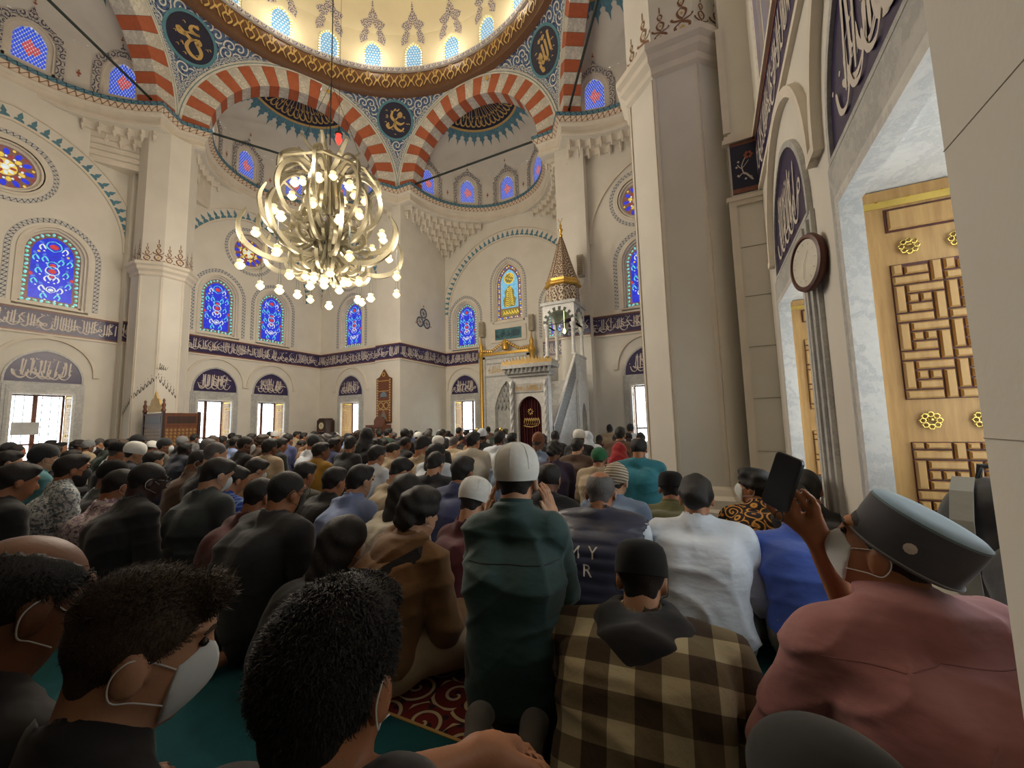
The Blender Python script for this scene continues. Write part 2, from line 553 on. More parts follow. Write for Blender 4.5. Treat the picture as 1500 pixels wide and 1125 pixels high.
wfr = structure('wall_front_right', 'cream front wall behind the great octagonal pillar with one window')
mb = MB(); slab(mb, rect(-2.95, XR + .6, -.05, 9.6), [low_hole(-1.45), upper_hole(-1.45), circ(.60, 28, -1.45, 7.5)], fY(YF), WT)
mb.obj('plaster', CREAM, wfr, 40)
wpr = structure('wall_pier_right', 'plain projecting cream wall pier behind the pointed pulpit tower')
mb = MB(); mb.box(XD1, -2.95, 11.16, YE + .6, 0, 9.6); mb.obj('plaster', CREAM, wpr)
we = structure('wall_front', 'cream recess wall with three stained windows above the prayer niche')
mb = MB()
slab(mb, rect(XD0 - .6, XD1 + .6, -.05, 9.6), [low_hole(-9.1), upper_hole(-9.05), upper_hole(-4.85), arch_pts(1.26, 5.2, 6.75, 7.66, 8, -7.0)], fY(YE), WT)
mb.obj('plaster', CREAM, we, 40)
wb = structure('wall_back', 'plain cream back wall behind the congregation')
mb = MB(); slab(mb, rect(XL - .6, XR + .6, -.05, 9.6), [], lambda u, v, d: (u, YK - d, v), WT); mb.obj('plaster', CREAM, wb)
mb = MB()
for i in range(25): mb.box(XL + .02 + .6 * i, XL + .58 + .6 * i, YK, YK + .03, .05, 3.1)
mb.box(XL, XR, YK, YK + .015, 0, 3.15); mb.obj('bounce_absorber', WOODD, wb, kind='stuff')  # added unseen dark boards, cutting the back wall's bounce onto the foreground

# wall pilasters beside the great pillars, stone courses as recessed joints
def pilaster(name, x0, x1, y0, y1, par, edge):
    mb = MB(); mb.box(x0, x1, y0, y1, 0, 9.5); mb.obj(name, CREAM, par)
pilaster('pilaster', XL - .02, XL + .28, 4.92, 6.16, wl, 1)
pilaster('pilaster', .37, XR + .02, 4.92, 6.16, wr, 1)
mb = MB(); mb.box(.33, .40, 4.895, 4.925, .3, 3.45); mb.box(.33, .40, 4.895, 4.925, 4.3, 5.6); mb.obj('edge_bead', CREAM2, wr)
for z in (.75, 1.3, 1.85, 2.4, 2.95):
    mb = MB(); mb.box(.41, .65, 4.912, 4.922, z, z + .004); mb.obj('stone_joint', plain('joint_grey', rgb(150, 140, 122), .8), wr)
pilaster('corner_pier', .365, XR + .02, YK - .02, .86, wr, 1)
for z, o in ((.62, 0), (1.06, 0), (1.52, 0), (1.98, 0), (2.44, 0)):
    mb = MB(); mb.box(.3642, .366, .3, .861, z, z + .0015); mb.obj('stone_joint', MATS['joint_grey'], wr)
# sill bench along the right wall under the windows
mb = MB()
prof = [(.0, .46), (-.09, .46), (-.10, .43), (-.07, .40), (-.05, .36), (-.05, .16), (-.08, .12), (-.10, .06), (-.12, .04), (-.12, 0)]
mb.rings([[(XR + a, y, z) for a, z in prof] for y in (.86, 4.92)], close=False)
mb.obj('sill_moulding', CREAM2, wr, 30)

# friezes -----------------------------------------------------------------
FR = random.Random(3)
def frieze(par, fn, u0, u1, z0=ZB, z1=ZT, letters=True, flip=False):
    w = u1 - u0
    mb = MB()
    g = lambda u, v, d: fn((u1 - u) if flip else (u0 + u), z0 + v, d)
    H = z1 - z0
    mb.prism(rect(0, w, 0, H), g, 0, -.02)
    o = mb.obj('frieze', NAVY, par)
    o['label'] = 'navy tiled calligraphy band'
    mb = MB()
    for a, b in ((0, .07), (.93, 1)): mb.prism(rect(0, w, a * H, b * H), g, -.02, -.026)
    mb.obj('tile_edging', TILEB, o)
    mb = MB()
    mb.prism(rect(-.0, w, H, H + .05), g, 0, -.05); mb.prism(rect(0, w, H + .05, H + .10), g, 0, -.03); mb.prism(rect(0, w, -.05, 0), g, 0, -.035)
    mb.obj('moulding', CREAM2, o)
    if letters:
        mb = MB()
        g2 = lambda u, v, d: g(u, H * .08 + v, d)
        inscription(mb, w, H * .84, g2, -.0235, FR)
        mb.obj('lettering', LETTER, o, kind='stuff')
frieze(wl, fL, YK, 4.92); frieze(wl, lambda u, v, d: fL(u, v, d - .28), 4.92, 6.16); frieze(wl, fL, 6.16, YB)
frieze(wfl, fY(YB), XL, -11.23); frieze(wpl, fY(11.16), -11.23, XD0)
frieze(wpl, lambda u, v, d: (XD0 - d, u, v), 11.16, YE)
frieze(we, fY(YE), XD0, -8.42); frieze(we, fY(YE), -5.55, XD1)
frieze(wpr, fY(11.16), XD1, -2.95); frieze(wfr, fY(YF), -2.95, XR)
frieze(wr, fR, .86, 4.92, flip=True); frieze(wr, fR, 6.16, YF)
# flower tile panel on the pilaster of the right wall
g = lambda u, v, d: (.38 + u, 4.92 + d, 3.57 + v)
mb = MB(); mb.prism(rect(0, .25, 0, .6), g, 0, -.015); pt = mb.obj('flower_tile', NAVY2, wr, label='dark blue flower tile panel')
mb = MB(); mb.prism(rect(0, .25, 0, .05), g, -.015, -.02); mb.prism(rect(0, .25, .55, .6), g, -.015, -.02); mb.obj('tile_edging', TILEB, pt)
mb = MB(); pen(mb, [(.12, .2), (.10, .3), (.14, .4)], .012, g, -.018); pen(mb, [(.06, .33), (.1, .28), (.17, .36)], .01, g, -.018); pen(mb, [(.06, .18), (.12, .22), (.2, .12)], .02, g, -.018)
for q in circ(.03, 6, .17, .42): dot(mb, q[0], q[1], .018, g, -.018, 1)
for q in ((.07, .36), (.05, .3), (.06, .2), (.13, .15), (.18, .16)): dot(mb, q[0], q[1], .014, g, -.018)
mb.obj('flower_motif', [LETTER, plain('rust_paint', rgb(170, 92, 66))], pt)
mb = MB()
for z0, s in ((4.18, 1), (3.50, -1)):
    for k, e in enumerate((.05, .03)): mb.box(.36 - e, XR, 4.92 - e, 4.95, z0 + s * k * .05 - .02, z0 + s * k * .05 + .03)
mb.obj('pilaster_moulding', CREAM2, wr)

# bay arches with blue crest leaves on the walls -----------------------------
def leaf_poly(s):
    L = [(-.5, 0), (-.42, .25), (-.16, .36), (-.26, .55), (0, 1.0), (.26, .55), (.16, .36), (.42, .25), (.5, 0)]
    return [(x * s, y * s * 1.5) for x, y in L]
def bay_arch(par, fn, c, a, zs, zt, ls=.185):
    cur = arch_curve(a, zt - zs, zs, 26, c)
    out = arch_curve(a + .06, zt - zs + .06, zs, 26, c); out2 = arch_curve(a + .38, zt - zs + .38, zs, 26, c)
    out3 = arch_curve(a + .42, zt - zs + .42, zs, 26, c)
    mb = MB(); mb.ribbon(cur, out, fn, 0, -.05); mb.ribbon(out2, out3, fn, 0, -.04)
    m = mb.obj('bay_arch', CREAM2, par, 40)
    mb = MB()
    # leaves evenly along the arch
    L = [0]
    for i in range(1, len(out)): L.append(L[-1] + math.dist(out[i], out[i - 1]))
    k = int(L[-1] / (ls * 1.15))
    for j in range(k):
        t = (j + .5) / k * L[-1]
        i = max(i for i in range(len(L) - 1) if L[i] <= t)
        f = (t - L[i]) / (L[i + 1] - L[i])
        x = out[i][0] + (out[i + 1][0] - out[i][0]) * f; z = out[i][1] + (out[i + 1][1] - out[i][1]) * f
        dx, dz = out[i + 1][0] - out[i][0], out[i + 1][1] - out[i][1]; l = math.hypot(dx, dz); dx /= l; dz /= l
        mb.prism([(x + p * dx - q * dz, z + p * dz + q * dx) for p, q in leaf_poly(ls)], fn, 0, -.012)
    mb.obj('crest', BLUEP, m, kind='stuff')
bay_arch(wl, fL, 8.36, 2.15, 6.15, 8.62); bay_arch(wl, fL, 2.74, 2.15, 6.15, 8.62)
bay_arch(wfl, fY(YB), -12.9, 1.55, 6.15, 8.5)
bay_arch(we, fY(YE), -6.95, 2.86, 5.8, 8.6, .18)
bay_arch(wr, fR, 8.36, 2.15, 6.15, 8.62); bay_arch(wr, fR, 2.74, 2.15, 6.15, 8.62)
mb = MB(); a1 = arch_curve(1.35, 2.2, 6.4, 20, -1.55); a2 = arch_curve(1.42, 2.27, 6.4, 20, -1.55)
mb.ribbon(a1, a2, fY(YF), 0, -.06); mb.obj('bay_arch', CREAM2, wfr, 40)
# three-circle ornament on the recess side wall
g = lambda u, v, d: (XD0 - d, 12.5 + u, 5.35 + v)
mb = MB()
for cx, cy in ((-.21, -.16), (.21, -.16), (0, .22)):
    mb.ribbon(circ(.15, 20, cx, cy) + [circ(.15, 20, cx, cy)[0]], circ(.21, 20, cx, cy) + [circ(.21, 20, cx, cy)[0]], g, 0, -.012)
    for k in range(6): pen(mb, [(cx, cy), (cx + .14 * math.cos(k * PI / 3), cy + .14 * math.sin(k * PI / 3))], .035, g, -.01)
    dot(mb, cx, cy + (.27 if cy > 0 else -.0), .03, g, -.012, 1)
for q in ((-.46, -.24), (.46, -.24), (0, .52)): dot(mb, q[0], q[1], .04, g, -.012, 1)
mb.obj('rosette_ornament', [plain('slate_paint', rgb(84, 92, 112)), MATS['rust_paint']], wpl)

# great octagonal pillars -----------------------------------------------------
def octa(cx, cy, a, z):
    t = a * math.tan(PI / 8)
    return [(cx + x, cy + y, z) for x, y in ((a, -t), (a, t), (t, a), (-t, a), (-a, t), (-a, -t), (-t, -a), (t, -a))]
def arabesque_spire(mb, fn, h):
    """gold-brown painted spire of stacked palmettes standing at v=0"""
    def S(pts, w=.03, m=0): pen(mb, pts, w * h * 2, fn, 0.0, m, 5)
    for s in (-1, 1):
        S([(0, .30 * h), (s * .13 * h, .22 * h), (s * .10 * h, .10 * h), (0, .05 * h)])
        S([(s * .02 * h, .32 * h), (s * .16 * h, .36 * h), (s * .2 * h, .42 * h)], .025)
        S([(0, .05 * h), (s * .12 * h, .0 * h), (s * .25 * h, .04 * h)], .03)
        S([(0, .60 * h), (s * .08 * h, .52 * h), (s * .06 * h, .42 * h), (0, .36 * h)], .025)
        S([(0, .80 * h), (s * .05 * h, .74 * h), (s * .04 * h, .68 * h), (0, .62 * h)], .02)
    S([(0, .36 * h), (0, .3 * h)], .02); S([(0, .82 * h), (0, 1.0 * h)], .018)
    dot(mb, 0, .17 * h, .055 * h, fn, -.001, 1); dot(mb, 0, .48 * h, .035 * h, fn, -.001, 1); dot(mb, 0, .7 * h, .025 * h, fn, -.001, 1)
MOTB = plain('motif_brown', rgb(128, 88, 62), .6); MOTG = plain('motif_gold', rgb(206, 168, 96), .5)
def pillar(name, cx, cy, label):
    p = structure(name, label, 'pillar'); a = .6
    mb = MB()
    mb.rings([octa(cx, cy, a, z) for z in (0, 9.5)], cap0=True, cap1=True); mb.obj('shaft', CREAM, p)
    mb = MB(); mb.rings([octa(cx, cy, a + e, z) for e, z in ((.16, 0), (.16, .12), (.12, .15), (.12, .24), (.07, .28), (.04, .34), (0.001, .37))]); mb.obj('base_moulding', CREAM2, p)
    mb = MB(); mb.rings([octa(cx, cy, a + e, z) for e, z in ((0.001, 5.32), (.04, 5.36), (.04, 5.44), (.1, 5.5), (.1, 5.58), (.15, 5.62), (.15, 5.70), (0.001, 5.74))]); mb.obj('collar_moulding', CREAM2, p)
    pts = octa(cx, cy, a, 0)
    mb = MB(); mb2 = MB()
    for i in range(8):
        A = Vector(pts[i]); Bq = Vector(pts[(i + 1) % 8]); m = (A + Bq) / 2; e = (Bq - A).normalized(); nrm = Vector((e.y, -e.x, 0))
        for off in (-.125, .125):
            fn = lambda u, v, d, m=m, e=e, nrm=nrm, off=off: tuple(m + e * (u + off) + nrm * (.004 - d) + Vector((0, 0, 5.745 + v)))
            arabesque_spire(mb, fn, .62 if off > 0 else .5)
        for s in (-1, 1):      # raised edge beads on each face
            fn = lambda u, v, d, m=m, e=e, nrm=nrm, s=s: tuple(m + e * (s * .225 + u) + nrm * d + Vector((0, 0, v)))
            mb2.prism(rect(-.012, .012, .37, 5.32), fn, -.002, .012)
    mb.obj('painted_spires', [MOTB, MOTG], p); mb2.obj('edge_bead', CREAM2, p)
    return p
pil_l = pillar('pillar_left', -13.77, OY, 'great octagonal cream pillar beside the carved wooden pulpit chair')
pil_r = pillar('pillar_right', -.13, OY, 'massive octagonal cream pillar nearest the camera with gold painted collar')
# link blocks joining pillars to the side walls
for nm, par, x0, x1 in (('link_block', wl, XL, -14.0), ('link_block', wr, .1, XR)):
    mb = MB(); mb.box(x0, x1, OY - .36, OY + .36, 0, 9.5); mb.obj(nm, CREAM, par)
# black stencilled writing climbing round the left pillar
mb = MB(); rg = random.Random(11)
A = [Vector(q) for q in octa(-13.77, OY, .603, 0)]
def facefn(i):
    P0, P1 = A[i], A[(i + 1) % 8]
    return lambda u, v, d: tuple(P0 + (P1 - P0) * u + Vector((0, 0, v)))
for i, (za, zb_) in {6: (1.55, 2.0), 7: (2.0, 2.55), 0: (2.6, 2.05)}.items():
    for k in range(7):
        u = (k + .5) / 7; z = za + (zb_ - za) * u; f = facefn(i)
        pen(mb, [(u + .03, z + .12), (u, z + .02), (u - .04, z - .06)], .035, f, 0); pen(mb, [(u + .06, z + .03), (u - .02, z - .05), (u - .08, z + .03)], .03, f, 0)
        dot(mb, u, z + .17, .015, f, 0)
for k in range(4):
    pen(mb, [(.05 + .08 * k, 3.0 - .05 * k), (.06 + .08 * k, 2.9), (.0 + .09 * k, 2.78)], .035, facefn(0), 0); pen(mb, [(.2 + .1 * k, 2.86), (.1 + .1 * k, 2.78), (.05 + .1 * k, 2.84)], .03, facefn(0), 0)
mb.obj('stencil_writing', plain('stencil_black', rgb(70, 64, 58)), pil_l, kind='stuff', label='dark stencilled calligraphy')

# ------------------------------------------------------------------ loop of the cornice: hexagon sides with round exedrae
def side(phi):
    c, s = math.cos(phi), math.sin(phi)
    return lambda u, v, n: (OX + (AP + n) * c - u * s, OY + (AP + n) * s + u * c, v)
SIDES = [math.radians(30 + 60 * k) for k in range(6)]
ER = 2.62; EN = .12; PN = -.12
def loop_pts(off=0.0):
    L = []
    for phi in SIDES:
        f = side(phi); hs_ = (AP + PN - off) * math.tan(PI / 6)
        loc = [(-hs_, PN - off), (-(ER - off), PN - off), (-(ER - off), EN)]
        for i in range(1, 24):
            a = PI - PI * i / 24; loc.append(((ER - off) * math.cos(a), EN + (ER - off) * math.sin(a)))
        loc += [(ER - off, EN), (ER - off, PN - off)]
        for u, n in loc:
            x, y, _ = f(u, 0, n); L.append((x, y))
    return L
cl = structure('ceiling', 'flat cream ceiling soffit around the six rounded bays', 'ceiling')
LP = loop_pts()
mb = MB()
outer = [(XL - .6, YK - .6), (XR + .6, YK - .6), (XR + .6, YF + .6), (XD1 + .6, YF + .6), (XD1 + .6, YE + .6), (XD0 - .6, YE + .6), (XD0 - .6, YB + .6), (XL - .6, YB + .6)]
bm_out = [(XL - .6, YK - 3.3), (XR + .6, YK - 3.3), (XR + .6, YF + 1.0), (XD1 + .8, YF + 1.0), (XD1 + .8, YE + .8), (XD0 - .8, YE + .8), (XD0 - .8, YB + 1.0), (XL - 1.2, YB + 1.0), (XL - 1.2, YK - 3.3)]
slab(mb, bm_out, [LP], lambda u, v, d: (u, v, 9.48 + d), .58)
mb.obj('soffit', CREAM, cl, 50)
tr = structure('trim_1', 'blue and brown painted cornice running round all six bays', 'cornice')
def cornice(profile, mat, name, uvv=True):
    L0 = None; rg = []
    offs = [loop_pts(o) for o, z in profile]
    n = len(offs[0]); Ls = [0]
    for i in range(1, n + 1): Ls.append(Ls[-1] + math.dist(offs[0][i % n], offs[0][i - 1]))
    V = []; UV = []; F = []; m = len(profile)
    for i in range(n + 1):
        for k in range(m):
            x, y = offs[k][i % n]; V.append((x, y, profile[k][1])); UV.append((Ls[i], k / (m - 1)))
    for i in range(n):
        for k in range(m - 1):
            a = i * m + k; F.append((a, a + 1, a + m + 1, a + m))
    mb = MB(); mb.add(V, F, 0, UV)
    return mb.obj(name, mat, tr, 50)
cornice([(0, 9.50), (.04, 9.52), (.04, 9.60), (.02, 9.62), (.02, 9.78), (.06, 9.80), (.09, 9.84), (.09, 9.87)], CREAM2, 'lower_moulding')
cornice([(.09, 9.87), (.19, 9.99)], CORNR, 'palmette_band')
cornice([(.19, 9.99), (.2, 10.1)], CORNB, 'blue_band')
cornice([(.2, 10.1), (0, 10.12), (-.3, 10.12)], plain('cornice_top', rgb(70, 96, 112)), 'top_edge')

# muqarnas corbels in the corners --------------------------------------------
def muqarnas(phi, bx, label):
    cx, cy, _ = side(phi)(0, 0, EN)
    root = empty('muqarnas', kind='structure', label=label, category='muqarnas')
    pend = MB(); pm = MB()
    def dist(a):
        c, s = math.cos(a), math.sin(a); t = 99
        if c > 1e-6: t = min(t, (bx[1] - cx) / c)
        if c < -1e-6: t = min(t, (bx[0] - cx) / c)
        if s > 1e-6: t = min(t, (bx[3] - cy) / s)
        if s < -1e-6: t = min(t, (bx[2] - cy) / s)
        return t
    for k in range(6):
        r = ER + .12 + .20 * k; z1 = 9.50 - .17 * k; z0 = z1 - .19
        lob = max(10, int(PI * r / .30)); n = lob * 6
        mb = MB()
        P = []
        for i in range(n + 1):
            a = phi - PI / 2 + PI * i / n; q = (i % 6) / 6
            rr = r + .10 * math.sin(PI * q) ** .7
            d = dist(a)
            P.append((a, rr, d))
            if i % 6 == 0 and r + .08 < d:
                x, y = cx + (r + .015) * math.cos(a), cy + (r + .015) * math.sin(a)
                pm.lathe([(.0, -.17), (.018, -.15), (.034, -.11), (.022, -.09), (.05, -.03), (.055, .02)], (x, y, z0), 6, 0)
        for i in range(n):
            (a, r1, d1), (b, r2, d2) = P[i], P[i + 1]
            if r1 > d1 - .02 or r2 > d2 - .02: continue
            c1, s1, c2, s2 = math.cos(a), math.sin(a), math.cos(b), math.sin(b)
            i1 = r1 - .04; i2 = r2 - .04
            V = [(cx + i1 * c1, cy + i1 * s1, z1), (cx + r1 * c1, cy + r1 * s1, z0), (cx + d1 * c1, cy + d1 * s1, z0),
                 (cx + i2 * c2, cy + i2 * s2, z1), (cx + r2 * c2, cy + r2 * s2, z0), (cx + d2 * c2, cy + d2 * s2, z0)]
            mb.add(V, [(0, 3, 4, 1), (1, 4, 5, 2)])
        V_ = [q for q in P if q[1] <= q[2] - .02]
        for (a, r1, d1) in (V_[:1] + V_[-1:]):
            c1, s1 = math.cos(a), math.sin(a); mb.add([(cx + (r1 - .04) * c1, cy + (r1 - .04) * s1, z1), (cx + r1 * c1, cy + r1 * s1, z0), (cx + d1 * c1, cy + d1 * s1, z0), (cx + d1 * c1, cy + d1 * s1, z1)], [(0, 1, 2, 3)])
        if mb.f: mb.obj('tier', CREAM2, root, 40)
    pm.obj('pendant_drops', CREAM2, root, 50, kind='stuff')
BX = {90: (XD0, XD1, 0, YE, 'stepped stalactite corbels over the prayer niche recess corners'),
      150: (XL, OX, 0, YB, 'stepped stalactite corbels over the far corner bay behind the chandelier'),
      30: (OX, XR, 0, YF, 'stepped stalactite corbels above the window behind the great pillar'),
      210: (XL, OX, YK, 20, 'stepped stalactite corbels at the near end of the far side wall')}
for d_, q in BX.items(): muqarnas(math.radians(d_), q, q[4])

# ------------------------------------------------------------------ arches, one object per voussoir
NV = 27; RI, RO = 2.55, 3.20
def vous_mesh(mat):
    mb = MB(); da = PI / NV; k = 3
    A = [(r, a) for r, seq in ((RI, [-da / 2 + .004 / 3 + (da - .008 / 3) * j / k for j in range(k + 1)]),) for a in seq]
    inn = [(RI * math.sin(a), RI * math.cos(a)) for _, a in A]; out = [(RO * math.sin(a), RO * math.cos(a)) for _, a in A]
    mb.prism(inn + out[::-1], lambda u, v, d: (u, d, v), -.06, .46)
    return mb.mesh('voussoir', mat)
VM = [vous_mesh(VRED), vous_mesh(VWHITE)]
anames = {30: 'arch of red and white voussoirs on the right beside the great pillar', 90: 'arch of red and white voussoirs over the prayer niche bay',
          150: 'arch of red and white voussoirs behind the chandelier', 210: 'arch of red and white voussoirs at the upper left edge',
          270: 'arch of red and white voussoirs at the back of the hall', 330: 'arch of red and white voussoirs above the camera'}
for phi in SIDES:
    dg = round(math.degrees(phi)); f = side(phi); c = f(0, HS, 0)
    ar = empty('arch', c, phi - PI / 2, label=anames[dg], category='arch', group='six great arches under the dome', kind='structure')
    for i in range(NV):
        a = -PI / 2 + PI * (i + .5) / NV
        link('voussoir', VM[i % 2], ar, (0, 0, 0), (0, a, 0))
    mb = MB()
    for r0, r1, m, dd in ((3.19, 3.25, 0, -.075), (3.25, 3.28, 1, -.07), (3.28, 3.335, 0, -.075)):
        n = 40
        mb.ribbon([(r0 * math.cos(PI * i / n), r0 * math.sin(PI * i / n)) for i in range(n + 1)], [(r1 * math.cos(PI * i / n), r1 * math.sin(PI * i / n)) for i in range(n + 1)],
                  lambda u, v, d: (u, d, v), dd, .1, m)
    mb.obj('arch_bead', [plain('bead_white', rgb(214, 212, 202)), plain('bead_teal', rgb(112, 140, 148))], ar, 40)
    # gold boss near the crown, tie rod at the springing
    mb = MB(); mb.lathe([(0, -.03), (.05, -.02), (.07, 0)], (0, 0, 0), 12); b = mb.obj('gold_boss', GOLD, ar, 40); b.location = (.75, -.09, 2.96); b.rotation_euler = (PI / 2, 0, 0)
    mb = MB(); mb.tube([(-2.75, .1, .18), (2.75, .1, .18)], .035, 8); mb.obj('tie_rod', IRON, ar, 40)

# ------------------------------------------------------------------ pendentives with name roundels
def disc_text(mb, strokes, fn, d, sc, w):
    for s in strokes: pen(mb, [(x * sc, y * sc) for x, y in s], w * sc, fn, d, 0, 7)
ALLAH = [[(.52, .62), (.47, .2), (.44, -.22)], [(.22, .42), (.2, .0), (.14, -.3), (.02, -.36), (-.06, -.22)], [(-.04, .36), (-.06, -.05), (-.12, -.3), (-.26, -.36), (-.34, -.2)],
         [(-.34, -.2), (-.42, .0), (-.3, .06), (-.26, -.14), (-.4, -.24), (-.5, -.1)], [(-.5, -.3), (-.42, -.62), (-.28, -.66)], [(.28, .6), (.16, .52), (.06, .6)], [(.0, .62), (-.1, .54), (-.2, .6)]]
MUHAMMAD = [[(.42, .28), (.3, .4), (.22, .28), (.34, .2), (.46, .26)], [(.3, .22), (.1, .1), (.0, -.05), (.3, -.2), (.55, -.1)], [(.0, -.05), (-.2, .2), (-.1, .5)],
            [(.0, -.06), (-.15, -.3), (-.38, -.4), (-.5, -.24), (-.38, -.12)], [(-.05, -.12), (.02, -.4), (.3, -.55), (.5, -.4)], [(.1, .62), (-.05, .5)], [(.3, .6), (.15, .5)]]
UMAR = [[(.2, .6), (-.05, .56), (-.1, .36), (.1, .3), (.3, .36)], [(.3, .36), (-.05, .24), (-.3, .1), (-.55, .14), (-.45, -.02), (-.2, .02)], [(-.3, .1), (.0, .0), (.25, .14)], [(.25, .14), (.38, .04), (.3, -.08), (.2, .04)],
        [(.25, -.05), (.5, -.3), (.45, -.6), (.15, -.62), (-.08, -.42), (-.05, -.15), (.1, .05)]]
names = {0: (ALLAH, 'right side pendentive above the nearest pillar'), 60: (ALLAH, 'blue arabesque pendentive with tall-letter gold name roundel'),
         120: (MUHAMMAD, 'blue arabesque pendentive between both front arches with gold name roundel'), 180: (UMAR, 'blue arabesque pendentive at upper left with looping gold name roundel'),
         240: (MUHAMMAD, 'blue arabesque pendentive at the far back'), 300: (UMAR, 'blue arabesque pendentive above the camera')}
for k in range(6):
    psi = math.radians(60 * k)
    pr = empty('pendentive', kind='structure', label=names[60 * k][1], category='pendentive', group='six pendentives under the dome')
    def sp_(a, z, inset=0.0):
        rho = math.sqrt(RH * RH - (z - HS) ** 2) - inset
        return (OX + rho * math.cos(psi + a), OY + rho * math.sin(psi + a), z)
    mb = MB(); mbb = MB(); nz, na = 26, 24
    def amax(z):
        rho = math.sqrt(RH * RH - (z - HS) ** 2); return max(0.0, PI / 6 - math.acos(min(1, AP / rho)))
    rows = [HS + (3.31 - .0) * (1 - math.cos(PI / 2 * i / nz)) for i in range(nz + 1)]
    V = []; UV = []; F = []
    for z in rows:
        am = amax(z); rho = math.sqrt(RH * RH - (z - HS) ** 2)
        for j in range(na + 1):
            a = am * (2 * j / na - 1); V.append(sp_(a, z)); UV.append((a * rho, math.asin((z - HS) / RH) * RH))
    for i in range(nz):
        for j in range(na):
            b = i * (na + 1) + j; F.append((b, b + 1, b + na + 2, b + na + 1))
    mb.add(V, F, 0, UV); mb.obj('surface', PEND, pr, 60)
    for s in (-1, 1):
        V = []; UV = []; F = []
        for i, z in enumerate(rows):
            rho = math.sqrt(RH * RH - (z - HS) ** 2); am = amax(z)
            slope = 1 / max(.35, math.cos(math.asin(min(1, (z - HS) / 3.34)) * .8))
            a1 = max(0, am - .22 * slope / rho)
            for a, q in ((am, 0), (a1, .22)):
                V.append(sp_(s * a, z, .012)); UV.append((math.asin((z - HS) / RH) * RH * 1.3, q + (.5 if s > 0 else 0)))
        for i in range(nz): F.append((2 * i, 2 * i + 1, 2 * i + 3, 2 * i + 2))
        mbb.add(V, F, 0, UV)
    mbb.obj('border', PBORD, pr, 60)
    zc = HS + 2.56; P = Vector(sp_(0, zc)); nr = (P - Vector((OX, OY, HS))).normalized(); ex = Vector((-math.sin(psi), math.cos(psi), 0)) * -1; ey = ex.cross(nr) * -1
    if ey.z < 0: ey = -ey
    fn = lambda u, v, d: tuple(P + ex * u + ey * v + nr * d)
    mb = MB(); mb.prism(circ(.60, 40), fn, .02, -.05); md = mb.obj('roundel', NAVY2, pr)
    mb = MB(); c1 = circ(.60, 40); c2 = circ(.68, 40); mb.ribbon(c1 + c1[:1], c2 + c2[:1], fn, .04, -.06); mb.obj('roundel_rim', TEAL, md)
    mb = MB(); disc_text(mb, names[60 * k][0], fn, -.054, .62, .17)
    rg = random.Random(k)
    for q in range(16):
        a = rg.uniform(0, 2 * PI); r = rg.uniform(.3, .48); x, y = r * math.cos(a), r * math.sin(a)
        pen(mb, [(x, y), (x + .04, y + .03), (x + .08, y - .01)], .025, fn, -.053, 0, 3)
    mb.obj('lettering', GOLDP, md)

# ------------------------------------------------------------------ ring and dome
dm = structure('dome', 'great cream dome with a ring of pale blue arched windows', 'dome')
mb = MB(); n = 96
prof = [(5.74, 13.26), (5.66, 13.30), (5.58, 13.36), (5.58, 13.42), (5.52, 13.52), (5.47, 13.70), (5.46, 13.88), (5.50, 14.0), (5.52, 14.06)]
V = []; UV = []; F = []; m = len(prof)
for i in range(n + 1):
    a = 2 * PI * i / n
    for k, (r, z) in enumerate(prof):
        V.append((OX + r * math.cos(a), OY + r * math.sin(a), z)); UV.append((a * 5.6, z))
for i in range(n):
    for k in range(m - 1): b = i * m + k; F.append((b, b + 1, b + m + 1, b + m))
mb.add(V, F, 0, UV); rgo = mb.obj('ring', RINGB, dm, 50, label='carved brown ring with gold motifs')
mb = MB()
def ringfn(u, v, d):
    a = u / 5.5; r = 5.47 - d + (max(0, -v - .05) ** 1.2) * .25; return (OX + r * math.cos(a), OY + r * math.sin(a), 13.68 + v * 1.25)
NM = 56
for i in range(NM):
    u0 = 2 * PI * 5.5 * i / NM
    for s in (-1, 1):
        pen(mb, [(u0 + s * .02, -.2), (u0 + s * .13, -.07), (u0 + s * .04, .06), (u0 + s * .14, .2)], .045, ringfn, .022, 0, 4)
        pen(mb, [(u0 + s * .17, .17), (u0 + s * .27, .0), (u0 + s * .17, -.17)], .04, ringfn, .022, 0, 4); pen(mb, [(u0 + s * .02, .1), (u0 + s * .06, .2), (u0, .24)], .03, ringfn, .022, 0, 3)
    dot(mb, u0, .02, .045, ringfn, .02); dot(mb, u0 + 2 * PI * 5.5 / NM / 2, 0, .05, ringfn, .02)
mb.obj('gold_motifs', GOLDP, rgo, kind='stuff')
mb = MB(); mb.lathe([(5.52, 14.06), (5.45, 14.08), (5.42, 14.22), (5.52, 14.25), (5.75, 14.25)], (OX, OY, 0), 96, cap=False); mb.obj('white_crest', plain('crest_white', rgb(224, 218, 210)), dm, 50)
mb = MB()
def crfn(u, v, d):
    a = u / 5.43; r = 5.435 - d; return (OX + r * math.cos(a), OY + r * math.sin(a), 14.09 + v)
for i in range(150):
    u0 = 2 * PI * 5.43 * i / 150
    pen(mb, [(u0 - .07, .12), (u0 - .05, .02), (u0, .0), (u0 + .05, .02), (u0 + .07, .12)], .03, crfn, .01, 0, 3); dot(mb, u0, .08, .025, crfn, .01)
mb.obj('scallop_motifs', plain('violet_paint', rgb(92, 84, 132)), dm, kind='stuff')
